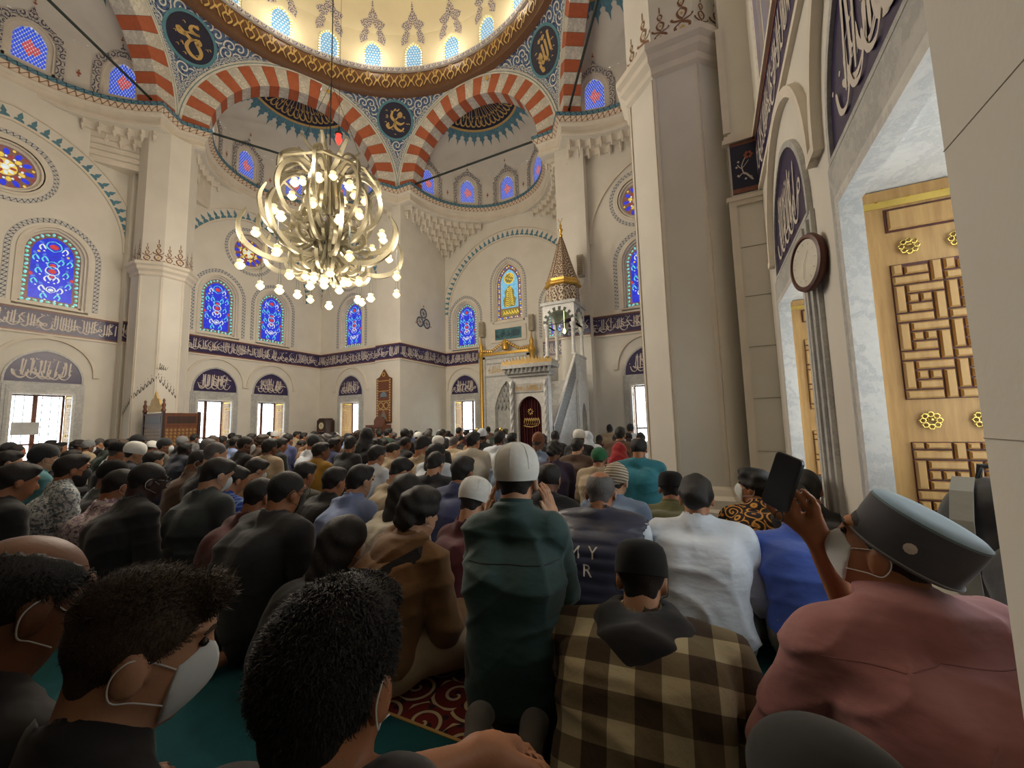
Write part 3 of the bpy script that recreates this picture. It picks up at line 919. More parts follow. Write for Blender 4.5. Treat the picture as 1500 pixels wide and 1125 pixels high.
# drum with 24 window holes
RD = 5.7
def dfn(u, v, d):
    a = u / RD; r = RD + d
    return (OX + r * math.cos(a), OY + r * math.sin(a), v)
seg = 2 * PI * RD / 24
mb = MB()
for i in range(24):
    c = (math.radians(112.5 + 15 * i)) * RD
    bot = [(c - seg / 2 + seg * j / 6, 14.2) for j in range(7)]; top = [(c + seg / 2 - seg * j / 6, 15.80) for j in range(7)]
    slab(mb, bot + top, [arch_pts(.72, 14.28, 15.02, 15.50, 8, c)], dfn, .3, step=.3, back=False, sides=False)
mb.obj('drum', DOMEC, dm, 30)
mb = MB()
mb.lathe([(RD + .02, 15.75)] + [(RD * math.cos(PI / 2 * i / 20), 15.80 + 5.0 * math.sin(PI / 2 * i / 20)) for i in range(20)] + [(0.01, 20.8)], (OX, OY, 0), 72, cap=False)
mb.obj('shell', DOMEC, dm, 50)
mb = MB(); mb.lathe([(RD + .31, 14.0), (RD + .31, 15.9)], (OX, OY, 0), 48, cap=False)
# stained panes (pattern pieces are far too small to pick apart singly)
GLW = glass('sky_white_glass', (.9, 1.0, 1.0), 1.0); GLB = glass('pale_blue_glass', (.22, .52, .80), 1.0); GLY = glass('yellow_glass', (.95, .78, .12), .9)
def star_pane():
    mb = MB(); A = arch_pts(.56, 14.33, 15.02, 15.43, 8); R_ = arch_pts(.66, 14.30, 15.02, 15.48, 8)
    f = lambda u, v, d: (u, d, v)
    mb.prism(A, f, .0, .012, 0)
    for j in range(11):
        for i in range(6):
            u = -.25 + .1 * i + (.05 if j % 2 else 0); v = 14.38 + .1 * j
            if in_poly(np.array([(u, v)]), A)[0]: mb.prism(circ(.034, 6, u, v), f, -.002, 0, 1)
    L = [p for p in R_]
    per = []
    for i in range(len(L) - 1): per.append((L[i], L[i + 1]))
    tot = sum(math.dist(a, b) for a, b in per); k = 0; acc = 0
    for a, b in per:
        l = math.dist(a, b)
        while k < tot / .105 and k * .105 < acc + l:
            t = (k * .105 - acc) / l; x, y = a[0] + (b[0] - a[0]) * t, a[1] + (b[1] - a[1]) * t
            mb.prism(circ(.042, 6, x * .95, y - .01), f, -.006, 0, 2); k += 1
        acc += l
    return mb.mesh('pane', [GLB, GLW, GLY])
def drum_frame():
    mb = MB(); f = lambda u, v, d: (u, d, v)
    mb.ribbon(arch_pts(.66, 14.30, 15.02, 15.48, 10), arch_pts(.92, 14.20, 15.02, 15.62, 10), f, -.05, .02); mb.box(-.46, .46, -.05, .02, 14.15, 14.34)
    return mb.mesh('frame', DOMEC, 40)
SPM = star_pane(); DFM = drum_frame()
def palmette(h=1.5, w=1.5):
    L = [(0, 1.0), (.04, .86), (.02, .78), (.16, .62), (.2, .5), (.34, .46), (.5, .36), (.42, .26), (.3, .24), (.5, -.1), (.46, -.3)]
    R_ = [(x * w, y * h) for x, y in L]; I = [(x * w * .42, y * h * .5 - .02) for x, y in L]
    return R_, I
mb = MB()
for i in range(24):
    a = math.radians(112.5 + 15 * i); M_ = Matrix.Translation((OX + (RD + .06) * math.cos(a), OY + (RD + .06) * math.sin(a), 0)) @ Matrix.Rotation(a - PI / 2, 4, 'Z')
    w = link('drum_window', DFM, dm, mat=M_); link('pane', SPM, w)
    # lace palmette above each window, following the dome
    def pf(u, v, d):
        z = 15.70 + v
        if z > 15.8: rr = RD * math.sqrt(max(0, 1 - ((z - 15.8) / 5.0) ** 2))
        else: rr = RD
        rr -= .015 + d; aa = a - u / RD; return (OX + rr * math.cos(aa), OY + rr * math.sin(aa), z)
    R_, I = palmette(1.3, .92)
    outl = R_ + [(-x, y) for x, y in reversed(R_[1:])][0:]
    for s in (-1, 1):
        V = []; UV = []
        for (x, y), (x2, y2) in zip(R_, I): V += [pf(s * x, y, 0), pf(s * x2, max(y2, -.22), 0)]; UV += [(x + i, y), (x2 + i, y2)]
        mb.add(V, [(2 * q, 2 * q + 1, 2 * q + 3, 2 * q + 2) for q in range(len(R_) - 1)], 0, UV)
mb.obj('palmettes', LACEB, dm, kind='stuff')

# ------------------------------------------------------------------ half domes
SD_DZ = 11.50; SD_H = 1.62; SD_R = 2.68
GLD = glass('deep_blue_glass', (.03, .05, .80), 1.0); GLM = glass('mid_blue_glass', (.10, .22, .85), 1.0); GLR = glass('red_glass', (.70, .06, .06), 1.0)
GLO = glass('pale_lattice_glass', (.62, .62, .66), .8); GLC = glass('cyan_glass', (.16, .78, .86), 1.0); GLG = glass('green_glass', (.10, .62, .40), 1.0)
GLA = glass('amber_glass', (.95, .66, .10), 1.0); GLT = glass('brown_glass', (.22, .10, .08), 1.0)
def lattice_pane(pale=False):
    mb = MB(); A = arch_pts(.58, 10.30, 10.92, 11.30, 8); f = lambda u, v, d: (u, d, v)
    mb.prism(A, f, 0, .012, 0 if not pale else 3)
    for j in range(17):
        for i in range(9):
            u = -.27 + .066 * i + (.033 if j % 2 else 0); v = 10.33 + .062 * j
            if not in_poly(np.array([(u, v)]), A)[0]: continue
            dd = abs(u) / .17 + abs(v - 10.76) / .28
            mb.add([f(u - .031, v, -.003), f(u, v - .047, -.003), f(u + .031, v, -.003), f(u, v + .047, -.003)], [(0, 1, 2, 3)], (2 if dd < 1 else 1) if not pale else 3)
            dot(mb, u + .033, v, .011, f, -.005, 4)
    return mb.mesh('pane', [glass('pale_lead_glass', (.34, .36, .48)), glass('cobalt_glass', (.03, .09, .78)), GLR, GLO, GLW])
LPM = [lattice_pane(), lattice_pane(True)]
def half_window_frame():
    mb = MB(); f = lambda u, v, d: (u, d, v)
    mb.ribbon(arch_pts(.57, 10.28, 10.92, 11.31, 8), arch_pts(.76, 10.20, 10.94, 11.41, 8), f, .01, .1)
    mb.ribbon(arch_pts(.76, 10.20, 10.94, 11.41, 8), arch_pts(.88, 10.14, 10.96, 11.48, 8), f, -.04, .06)
    mb.box(-.45, .45, -.04, .26, 10.10, 10.31)
    return mb.mesh('frame', CREAM2, 40)
HWF = half_window_frame()
sdl = {30: 'half dome with blue lattice windows above the great pillar bay', 90: 'half dome with dark gold-lettered roundel above the prayer niche', 150: 'half dome with dark gold-lettered roundel behind the chandelier',
       210: 'half dome at the upper left with two large lattice windows', 270: 'half dome at the back of the hall', 330: 'half dome above the camera'}
for phi in SIDES:
    dg = round(math.degrees(phi)); f0 = side(phi); C0 = f0(0, 0, .06)
    hd = empty('half_dome', C0, phi - PI / 2, kind='structure', label=sdl[dg], category='half dome', group='six half domes round the great dome')
    def cf(u, v, d): a = u / SD_R; r = SD_R + d; return (r * math.sin(a), r * math.cos(a), v)
    mb = MB(); hw = PI * SD_R / 2
    wa = [math.radians(x) for x in (-72, -36, 0, 36, 72)]
    bot = [(-hw + 2 * hw * j / 32, 10.0) for j in range(33)]; top = [(hw - 2 * hw * j / 32, SD_DZ) for j in range(33)]
    slab(mb, bot + top, [arch_pts(.78, 10.2, 10.94, 11.41, 6, a * SD_R) for a in wa], cf, .25, step=.22, back=False, sides=False)
    def sf(al, be, d=0):      # al from zenith, be around
        return ((SD_R - d) * math.sin(al) * math.sin(be), (SD_R - d) * math.sin(al) * math.cos(be), SD_DZ + (SD_H - d) * math.cos(al))
    V = []; F = []; na, nb = 18, 36
    for i in range(na + 1):
        for j in range(nb + 1): V.append(sf(PI / 2 * i / na + 1e-4, -PI / 2 + PI * j / nb))
    for i in range(na):
        for j in range(nb): b = i * (nb + 1) + j; F.append((b, b + 1, b + nb + 2, b + nb + 1))
    mb.add(V, F); mb.obj('shell', CREAM, hd, 30)
    # windows
    for q, a in enumerate(wa):
        M_ = Matrix.Translation((SD_R * math.sin(a), SD_R * math.cos(a), 0)) @ Matrix.Rotation(-a, 4, 'Z')
        w = link('drum_window', HWF, hd, mat=M_); link('pane', LPM[1 if (dg, q) in ((150, 0), (90, 4)) else 0], w, loc=(0, .05, 0))
        mb = MB()
        L = [(.54, 0), (.54, .74), (.47, .78), (.50, .88), (.36, .98), (.28, 1.03), (.14, 1.14), (.07, 1.15), (0, 1.30)]
        I = [(.40, 0), (.40, .62), (.39, .68), (.37, .74), (.31, .84), (.24, .91), (.14, .98), (.07, 1.0), (0, 1.01)]
        for s in (-1, 1):
            V = []; UV = []
            for (x, y), (x2, y2) in zip(L, I):
                for X, Y in ((x, y), (x2, y2)):
                    aa = a + s * X * 1.1 / SD_R; z = 10.16 + Y * 1.28
                    if z > SD_DZ: r = SD_R * math.sqrt(max(0, 1 - ((z - SD_DZ) / SD_H) ** 2))
                    else: r = SD_R
                    r -= .045; V.append((r * math.sin(aa), r * math.cos(aa), z)); UV.append((X + q, Y))
            mb.add(V, [(2 * k, 2 * k + 1, 2 * k + 3, 2 * k + 2) for k in range(len(L) - 1)], 0, UV)
        r = SD_R * math.sqrt(1 - ((11.9 - SD_DZ) / SD_H) ** 2) - .05
        tf = lambda u, v, d: ((r) * math.sin(a + u / r), r * math.cos(a + u / r), 11.86 + v)
        dot(mb, 0, .03, .04, tf, 0, 1); dot(mb, 0, .1, .025, tf, 0, 1)
        mb.obj('lace_border', [LACE, MATS['rust_paint']], w).matrix_parent_inverse = M_.inverted()
        if q < 4:
            a2 = a + math.radians(18); mb = MB(); tf = lambda u, v, d: ((SD_R - .02) * math.sin(a2 + u / SD_R), (SD_R - .02) * math.cos(a2 + u / SD_R), 10.62 + v)
            dot(mb, 0, 0, .055, tf, 0); dot(mb, 0, .08, .025, tf, 0); dot(mb, 0, -.08, .025, tf, 0); mb.obj('painted_diamond', MATS['rust_paint'], hd)
    # roundel about the zenith
    def band(a0, a1, d, mat, name, par, lab=None):
        mb = MB(); V = []; F = []; UV = []
        for i in range(7):
            for j in range(nb + 1):
                al = a0 + (a1 - a0) * i / 6 + 1e-4; be = -PI / 2 + PI * j / nb; V.append(sf(al, be, d)); UV.append((be * 1.2, al * 2.4))
        for i in range(6):
            for j in range(nb): b = i * (nb + 1) + j; F.append((b, b + 1, b + nb + 2, b + nb + 1))
        mb.add(V, F, 0, UV); return mb.obj(name, mat, par, 60)
    A1 = .66
    ro = band(.15, A1, .02, NAVY2, 'roundel', hd); ro['label'] = 'dark roundel with radiating gold writing'
    band(0, .15, .025, scroll('roundel_centre', rgb(150, 96, 80), rgb(226, 210, 190), rgb(120, 70, 60), 9, 60) if 'roundel_centre' not in MATS else MATS['roundel_centre'], 'roundel_centre', ro)
    band(A1, A1 + .035, .025, GOLDP, 'roundel_rim', ro)
    mb = MB(); rg = random.Random(dg)
    rfn = lambda u, v, d: sf(A1 - .02 - v, -PI / 2 + u, .026)
    for k in range(34):
        u = PI * (k + .5) / 34
        pen(mb, [(u, .06 + rg.uniform(0, .05)), (u + rg.uniform(-.03, .03), .22), (u, .36)], .02, rfn, 0, 0, 4)
    for k in range(22):
        u = PI * (k + .5) / 22; pen(mb, [(u - .07, .12), (u - .03, .04), (u + .05, .04), (u + .08, .13)], .03, rfn, 0, 0, 4)
        pen(mb, [(u - .05, .2), (u, .16), (u + .06, .2)], .022, rfn, 0, 0, 3)
    mb.obj('lettering', GOLDP, ro)
    mb = MB()
    ffn = lambda u, v, d: sf(A1 + .035 + v, u, .02)
    NP = 19
    for k in range(NP):
        be = -PI / 2 + PI * (k + .5) / NP; w = PI / NP * .5
        mb.prism([(be - w, 0), (be - w * .95, .08), (be - w * .5, .10), (be - w * .62, .14), (be - w * .2, .17), (be, .26), (be + w * .2, .17), (be + w * .62, .14), (be + w * .5, .10), (be + w * .95, .08), (be + w, 0)], lambda u, v, d: sf(A1 + .035 + v, u, .012 + d), 0, .006, 0)
        dot(mb, be, .06, .03, lambda u, v, d: sf(A1 + .035 + v, u, .02), 0, 1)
    mb.obj('fringe', [BLUEP, LETTER], ro)
# ------------------------------------------------------------------ windows
idf = lambda u, v, d: (u, d, v)
def blob(mb, x, y, rx, ry, mat, d=-.003, n=7, rot=0.0):
    c, s = math.cos(rot), math.sin(rot)
    mb.add([idf(x + rx * math.cos(t) * c - ry * math.sin(t) * s, y + rx * math.cos(t) * s + ry * math.sin(t) * c, d) for t in [2 * PI * i / n for i in range(n)]], [tuple(range(n))], mat)
GLDK = glass('dark_lead', (.02, .015, .02), 1.0)
def tulip_pane(W=.98, z0=4.36, zs=5.62, zt=6.22):
    """blue stained window: green-white border, red tulips on the axis, white scrolls"""
    mb = MB(); A = arch_pts(W, z0, zs, zt, 10); h = zt - z0
    mb.prism(A, idf, 0, .012, 7)
    B = arch_pts(W * .76, z0 + .11, zs, zt - .13, 10); mb.prism(B, idf, -.002, 0, 0)
    per = [(A[i], A[(i + 1) % len(A)]) for i in range(len(A))]; tot = sum(math.dist(a, b) for a, b in per); acc = 0; k = 0; st = .115
    cz = (z0 + zt) / 2
    for a, b in per:
        l = math.dist(a, b)
        while k * st < acc + l and k * st < tot:
            t = (k * st - acc) / l; x, y = a[0] + (b[0] - a[0]) * t, a[1] + (b[1] - a[1]) * t
            q = math.hypot(x, y - cz); x -= x / q * .055; y -= (y - cz) / q * .055
            blob(mb, x, y, .048, .03, 4 if k % 2 else 3, -.004, 7, k * 1.3); blob(mb, x + .012, y + .01, .016, .012, 5, -.006); k += 1
        acc += l
    for s in (-1, 1):
        for (x, y, r) in ((.16, .22, .9), (.24, .45, 1.4), (.14, .62, 2.2), (.2, .78, .4), (.3, .3, 2.6), (.08, .36, 1.2), (.3, .62, 1.0), (.12, .12, .2)):
            pen(mb, [(s * (x - .06) * W, z0 + (y - .03) * h), (s * x * W, z0 + (y + .025) * h), (s * (x + .05) * W, z0 + (y - .01) * h), (s * (x + .02) * W, z0 + (y - .05) * h)], .035, idf, -.005, 3 if int(r * 5) % 2 else 5, 3)
            blob(mb, s * (x + .02) * W, z0 + (y + .05) * h, .05, .028, 1, -.004, 7, s * r)
            blob(mb, s * (x - .03) * W, z0 + (y - .06) * h, .022, .016, 5, -.006, 6)
        blob(mb, s * .36 * W, z0 + .38 * h, .035, .05, 2, -.005); blob(mb, s * .26 * W, z0 + .7 * h, .03, .03, 6, -.005)
    for y, r in ((.2, .05), (.46, .075), (.54, .06), (.8, .085), (.38, .04)):
        blob(mb, 0, z0 + y * h, r, r * .8, 2 if y > .3 else 5, -.006, 8)
        for s in (-1, 1): pen(mb, [(0, z0 + y * h - r * 1.5), (s * r * 1.5, z0 + y * h - r * .4), (s * r * 1.2, z0 + y * h + r * 1.1), (0, z0 + y * h + r * 1.7)], .026, idf, -.006, 5 if y < .5 else 3, 4)
    return mb.mesh('pane', [GLD, GLM, GLR, GLC, GLG, GLW, GLA, GLT])
def text_pane():
    mb = MB(); A = arch_pts(1.08, 5.28, 6.75, 7.56, 10); mb.prism(A, idf, 0, .012, 0)
    B = arch_pts(.78, 5.75, 6.75, 7.36, 10); mb.prism(B, idf, -.002, 0, 1)
    mb.prism(rect(-.39, .39, 5.42, 5.72), idf, -.002, 0, 4)
    per = [(A[i], A[(i + 1) % len(A)]) for i in range(len(A))]; k = 0
    for a, b in per:
        m = max(1, int(math.dist(a, b) / .085))
        for j in range(m):
            t = j / m; x, y = a[0] + (b[0] - a[0]) * t, a[1] + (b[1] - a[1]) * t; q = math.hypot(x, y - 6.4)
            blob(mb, x - x / q * .08, y - (y - 6.4) / q * .08, .04, .028, (2, 3, 5)[k % 3], -.004, 6, k); k += 1
    blob(mb, 0, 6.98, .24, .24, 2, -.004, 16); blob(mb, 0, 6.98, .19, .19, 4, -.006, 14)
    rg = random.Random(5)
    for _ in range(7): x, y = rg.uniform(-.12, .12), 6.98 + rg.uniform(-.12, .12); pen(mb, [(x - .06, y), (x, y + .05), (x + .07, y - .03)], .03, idf, -.008, 2, 4)
    P = [(-.24, 5.8), (-.3, 6.1), (-.2, 6.25), (-.22, 6.45), (0, 6.7), (.22, 6.45), (.2, 6.25), (.3, 6.1), (.24, 5.8)]
    mb.prism(P, idf, -.004, -.002, 4)
    for k in range(10): y = 5.85 + .08 * k; w = .2 - .012 * k; pen(mb, [(-w, y + rg.uniform(0, .04)), (-w * .3, y - .03), (w * .4, y + .06), (w, y)], .045, idf, -.006, 2, 4)
    for k in range(6): x = -.3 + .12 * k; pen(mb, [(x, 5.48), (x + .05, 5.6), (x + .1, 5.5), (x + .02, 5.66)], .035, idf, -.006, 2, 4)
    return mb.mesh('pane', [GLT, glass('light_blue_glass', (.25, .62, .85)), GLA, GLM, glass('olive_glass', (.30, .24, .06)), GLW])
def rose_pane(r=.5):
    mb = MB(); mb.prism(circ(r, 32), idf, 0, .012, 3)
    n = 12
    for i in range(n):
        a = 2 * PI * i / n
        blob(mb, .78 * r * math.cos(a), .78 * r * math.sin(a), .17 * r, .11 * r, 0, -.004, 6, a); blob(mb, .93 * r * math.cos(a + PI / n), .93 * r * math.sin(a + PI / n), .06 * r, .06 * r, 1 if i % 2 else 2, -.005)
        blob(mb, .56 * r * math.cos(a + PI / n), .56 * r * math.sin(a + PI / n), .13 * r, .10 * r, 2 if i % 2 else 1, -.006, 6, a); blob(mb, .55 * r * math.cos(a), .55 * r * math.sin(a), .05 * r, .05 * r, 4, -.007)
    blob(mb, 0, 0, .40 * r, .40 * r, 2, -.006, 16)
    for i in range(9):
        a = 2 * PI * i / 9; blob(mb, .26 * r * math.cos(a), .26 * r * math.sin(a), .12 * r, .07 * r, 4 if i % 3 else 1, -.009, 6, a)
    blob(mb, 0, 0, .13 * r, .13 * r, 4, -.010, 10)
    return mb.mesh('pane', [GLD, glass('brick_red_glass', (.35, .06, .05)), GLA, GLT, GLW])
def arch_frame(W, z0, zs, zt):
    mb = MB()
    for k, (e0, e1, y0, y1) in enumerate(((0, .05, .10, .2), (.05, .10, .03, .14), (.10, .16, -.03, .06))):
        mb.ribbon(arch_pts(W + 2 * e0, z0 - e0, zs, zt + e0, 12), arch_pts(W + 2 * e1, z0 - e1, zs, zt + e1, 12), idf, y0, y1)
        mb.box(-W / 2 - e1, W / 2 + e1, y0, y1, z0 - e1, z0 - e0 + .01)
    return mb.mesh('frame', CREAM2, 40)
def chain_border(W, z0, zs, zt, e0=.24, e1=.35):
    mb = MB(); mb.ribbon(arch_pts(W + 2 * e0, z0 - .05, zs, zt + e0 * .9, 14), arch_pts(W + 2 * e1, z0 - .05, zs, zt + e1 * .95, 14), idf, -.006, .004)
    return mb.mesh('chain_border', CHAINB)
def ring_mesh(name, radii, mat):
    mb = MB()
    for r0, r1, y0, y1 in radii:
        a = circ(r0, 40); b = circ(r1, 40); mb.ribbon(a + a[:1], b + b[:1], idf, y0, y1)
    return mb.mesh(name, mat, 40)
TP = tulip_pane(); TF = arch_frame(.98, 4.36, 5.62, 6.22); TBd = chain_border(.98, 4.36, 5.62, 6.22)
XP = text_pane(); XF = arch_frame(1.08, 5.28, 6.75, 7.56); XBd = chain_border(1.08, 5.28, 6.75, 7.56, .2, .28)
RP = rose_pane(); RF = ring_mesh('frame', ((.5, .56, .08, .2), (.56, .62, .0, .12), (.62, .68, -.03, .05)), CREAM2); RB = ring_mesh('chain_border', ((.76, .86, -.006, .004),), CHAINB)
WINN = [0]
def place(M_, label, pane, frame, border, dz=0.0):
    WINN[0] += 1
    w = empty('window_%d' % WINN[0], kind='structure', label=label, category='window'); w.matrix_world = M_
    link('frame', frame, w, (0, 0, dz)); link('pane', pane, w, (0, .14, dz)); link('chain_border', border, w, (0, 0, dz))
    return w
def ML(y): return Matrix.Translation((XL, y, 0)) @ Matrix.Rotation(PI / 2, 4, 'Z')
def MR(y): return Matrix.Translation((XR, y, 0)) @ Matrix.Rotation(-PI / 2, 4, 'Z')
def MY(x, y): return Matrix.Translation((x, y, 0))
ordl = {1.78: 'far side wall, beyond the left picture edge', 3.65: 'far side wall, the leftmost in view', 7.43: 'far side wall just past the octagonal pillar', 9.30: 'far side wall beside the corner, below the chandelier'}
ordr = {1.78: 'near side wall above the camera', 3.65: 'near side wall above the clock', 7.43: 'near side wall hidden past the great pillar', 9.30: 'near side wall last before the corner'}
for y in WIN_Y:
    place(ML(y), 'blue tulip stained window, ' + ordl[y], TP, TF, TBd); place(MR(y), 'blue tulip stained window, ' + ordr[y], TP, TF, TBd)
place(MY(-12.75, YB), 'blue tulip stained window on front wall behind the chandelier lamps', TP, TF, TBd)
place(MY(-1.45, YF), 'blue tulip stained window half hidden by the great pillar', TP, TF, TBd)
place(MY(-9.05, YE), 'narrow blue stained window left of the gold-lettered window', TP, TF, TBd)
place(MY(-4.85, YE), 'blue stained window partly behind the pulpit tower', TP, TF, TBd)
place(MY(-7.0, YE), 'tall gold-lettered stained window above the prayer niche', XP, XF, XBd)
for y, l in ((8.36, 'round rose window beside the chandelier arms'), (2.74, 'round rose window at the upper left picture edge')):
    place(ML(y), l, RP, RF, RB, 7.5)
for y, l in ((8.36, 'round rose window on near wall past the great pillar'), (2.74, 'round rose window high on near wall above the camera')):
    place(MR(y), l, RP, RF, RB, 7.5)
place(MY(-12.9, YB), 'round rose window hidden behind the chandelier lamps', RP, RF, RB, 7.5)
place(MY(-1.45, YF), 'round rose window half hidden by the great pillar', RP, RF, RB, 7.5)

# lower windows: marble frame, tile lunette, shutters folded into the reveals -----------------
def lw_frame():
    mb = MB()
    for s in (-1, 1):
        a, b = sorted((s * .50, s * .60)); mb.box(a, b, -.055, .0, .46, 2.09)
        a, b = sorted((s * .60, s * .66)); mb.box(a, b, -.042, .0, .46, 2.30)
        a, b = sorted((s * .66, s * .71)); mb.box(a, b, -.025, .0, .46, 2.33)
    mb.box(-.60, .60, -.055, 0, 2.09, 2.30); mb.box(-.66, .66, -.042, 0, 2.30, 2.33); mb.box(-.71, .71, -.025, 0, 2.33, 2.37)
    return mb.mesh('marble_frame', MARBLE2)
def lw_reveal():
    mb = MB()
    for s in (-1, 1): a, b = sorted((s * .495, s * .547)); mb.box(a, b, -.058, .03, .462, 2.085)
    mb.box(-.547, .547, -.058, .03, 2.085, 2.132); mb.box(-.547, .547, .03, .56, 2.118, 2.132); mb.box(-.56, .56, -.06, .62, .40, .462)
    return mb.mesh('marble_reveal', MARBLE)
def lunette(): 
    mb = MB(); mb.prism(arch_pts(1.28, 2.38, 2.44, 3.15, 10), idf, -.012, .0); return mb.mesh('tile_lunette', NAVY)
def lun_edge():
    mb = MB(); mb.ribbon(arch_pts(1.28, 2.38, 2.44, 3.15, 10), arch_pts(1.36, 2.38, 2.44, 3.20, 10), idf, -.03, 0); mb.box(-.68, .68, -.03, 0, 2.36, 2.385); return mb.mesh('lunette_rim', MARBLE2, 40)
def hood():
    mb = MB(); o = arch_curve(.90, .92, 2.62, 12); i = arch_curve(.84, .84, 2.62, 12)
    mb.ribbon(i, o, idf, -.05, 0); mb.box(-.96, -.84, -.05, 0, 2.56, 2.62); mb.box(.84, .96, -.05, 0, 2.56, 2.62); return mb.mesh('hood_moulding', CREAM2, 40)
def lun_text(seed):
    mb = MB(); P = arch_pts(1.2, 2.42, 2.48, 3.09, 10); rg = random.Random(seed)
    ok = lambda x, y: in_poly(np.array([(x - .6, y + 2.42)]), P)[0]
    f = lambda u, v, d: (u - .6, d, 2.42 + v)
    inscription(mb, 1.2, .60, f, -.0145, rg, 0, ok, 1.0, .058)
    for k in range(6): x = .26 + .13 * k; pen(mb, [(x + .02, .50), (x, .35), (x - .03, .12)], .03, f, -.018 - .0004 * k, 0, 3) if ok(x, .55) else 0
    for k in range(5): x = .2 + .18 * k; pen(mb, [(x + .12, .2), (x + .04, .06), (x - .06, .08), (x - .1, .2)], .03, f, -.0205 - .0004 * k, 0, 4) if ok(x - .08, .1) else 0
    return mb.mesh('lettering', LETTER)
def casement():
    mb = MB()
    for x in (-.53, -.02, .02, .49): mb.box(x, x + .04, .56, .60, .46, 2.12)
    for z in (.46, .86, 2.08): mb.box(-.53, .53, .56, .60, z, z + .045)
    return mb.mesh('casement', WOODM)
def grille():
    mb = MB()
    for i in range(7): x = -.45 + .15 * i; mb.box(x - .006, x + .006, .612, .622, .46, 2.12)
    for j in range(9): z = .6 + .18 * j; mb.box(-.54, .54, .612, .622, z - .006, z + .006)
    return mb.mesh('grille', IRON)
def clearpane():
    mb = MB(); mb.box(-.52, .52, .575, .58, .48, 2.1); return mb.mesh('pane', clear_glass('clear_glass'))
LF, LR, LU, LE, HD_, CS, GR, CP = lw_frame(), lw_reveal(), lunette(), lun_edge(), hood(), casement(), grille(), clearpane()
# shutter leaf in its own plane: a = across (0 at the hinge side .. .42), z up; face towards -t
def leaf_board():
    mb = MB(); mb.box(0, .50, 0, .03, .48, 2.112); return mb.mesh('board', WOODL)
def pin_blocks(a0, a1, z0, z1, c=.042):
    """pinwheel of small raised wooden blocks"""
    L = []; nx = int((a1 - a0) / (4 * c)) + 1; nz = int((z1 - z0) / (4 * c)) + 1
    for i in range(nx):
        for j in range(nz):
            for (x0, y0, x1, y1) in ((0, 0, 3, 1), (3, 0, 4, 3), (1, 3, 4, 4), (0, 1, 1, 4), (1, 1, 3, 2), (1, 2, 2, 3), (2, 2, 3, 3)):
                A0, A1, Z0, Z1 = a0 + (4 * i + x0) * c, a0 + (4 * i + x1) * c, z0 + (4 * j + y0) * c, z0 + (4 * j + y1) * c
                A1 = min(A1, a1); Z1 = min(Z1, z1)
                if A1 - A0 > .015 and Z1 - Z0 > .015: L.append((A0 + .004, A1 - .004, Z0 + .004, Z1 - .004))
    return L
def block_mesh(w, h):
    mb = MB(); b = .006
    mb.rings([[(0, 0, 0), (w, 0, 0), (w, 0, h), (0, 0, h)], [(0, -.005, 0), (w, -.005, 0), (w, -.005, h), (0, -.005, h)], [(b, -.014, b), (w - b, -.014, b), (w - b, -.014, h - b), (b, -.014, h - b)]], cap0=True, cap1=True)
    return mb.mesh('wood_block', WOODL)
LB = leaf_board(); BM = {}
def well_mesh():
    mb = MB()
    for z0, z1 in ((.57, .98), (1.16, 1.76)): mb.box(.07, .375, -.002, .002, z0, z1)
    mb.box(.07, .375, -.002, .002, 1.91, 2.02)
    return mb.mesh('dark_ground', WOODX)
WM = well_mesh()
def rosette_mesh():
    mb = MB()
    for k in range(8):
        a = k * PI / 4; mb.tube([(.026 * math.cos(a) + .010 * math.cos(t), -.006, .026 * math.sin(a) + .010 * math.sin(t)) for t in [i * PI / 3 for i in range(7)]], .0032, 5)
    mb.lathe([(0, 0), (.014, 0), (.012, .008), (0, .012)], (0, 0, 0), 8)
    for i in range(len(mb.v)): pass
    return mb.mesh('rosette', BRASS, 50)
ROS = rosette_mesh()
def strap_mesh():
    mb = MB(); mb.box(0.0, .50, -.004, 0, 2.03, 2.062)
    for a in (.05, .16, .27, .38): mb.lathe([(.007, 0), (0, .004)], (a, -.004, 2.06), 6)
    return mb.mesh('brass_strap', BRASS)
STR = strap_mesh()
def far_blocks():
    mb = MB()
    for r in ((.07, .375, .57, .98), (.07, .375, 1.16, 1.76)):
        for a0, a1, z0, z1 in pin_blocks(*r): mb.box(a0, a1, -.012, 0, z0, z1)
    mb.box(.08, .365, -.012, 0, 1.92, 2.01); return mb.mesh('lattice_blocks', WOODL)
FB = far_blocks()
def shutter(par, M_, detail):
    s = link('shutter', LB, par, mat=M_)
    link('dark_ground', WM, s); link('brass_strap', STR, s)
    for z in (1.07, 1.835):
        for a in (.14, .30): link('rosette', ROS, s, (a, -.003, z))
    if detail:
        for r in ((.07, .375, .57, .98), (.07, .375, 1.16, 1.76)):
            for a0, a1, z0, z1 in pin_blocks(*r):
                k = (round(a1 - a0, 3), round(z1 - z0, 3))
                if k not in BM: BM[k] = block_mesh(*k)
                link('wood_block', BM[k], s, (a0, -.002, z0))
        k = (.285, .09)
        if k not in BM: BM[k] = block_mesh(*k)
        link('wood_block', BM[k], s, (.08, -.002, 1.92))
    else: link('lattice_blocks', FB, s, kind='stuff')
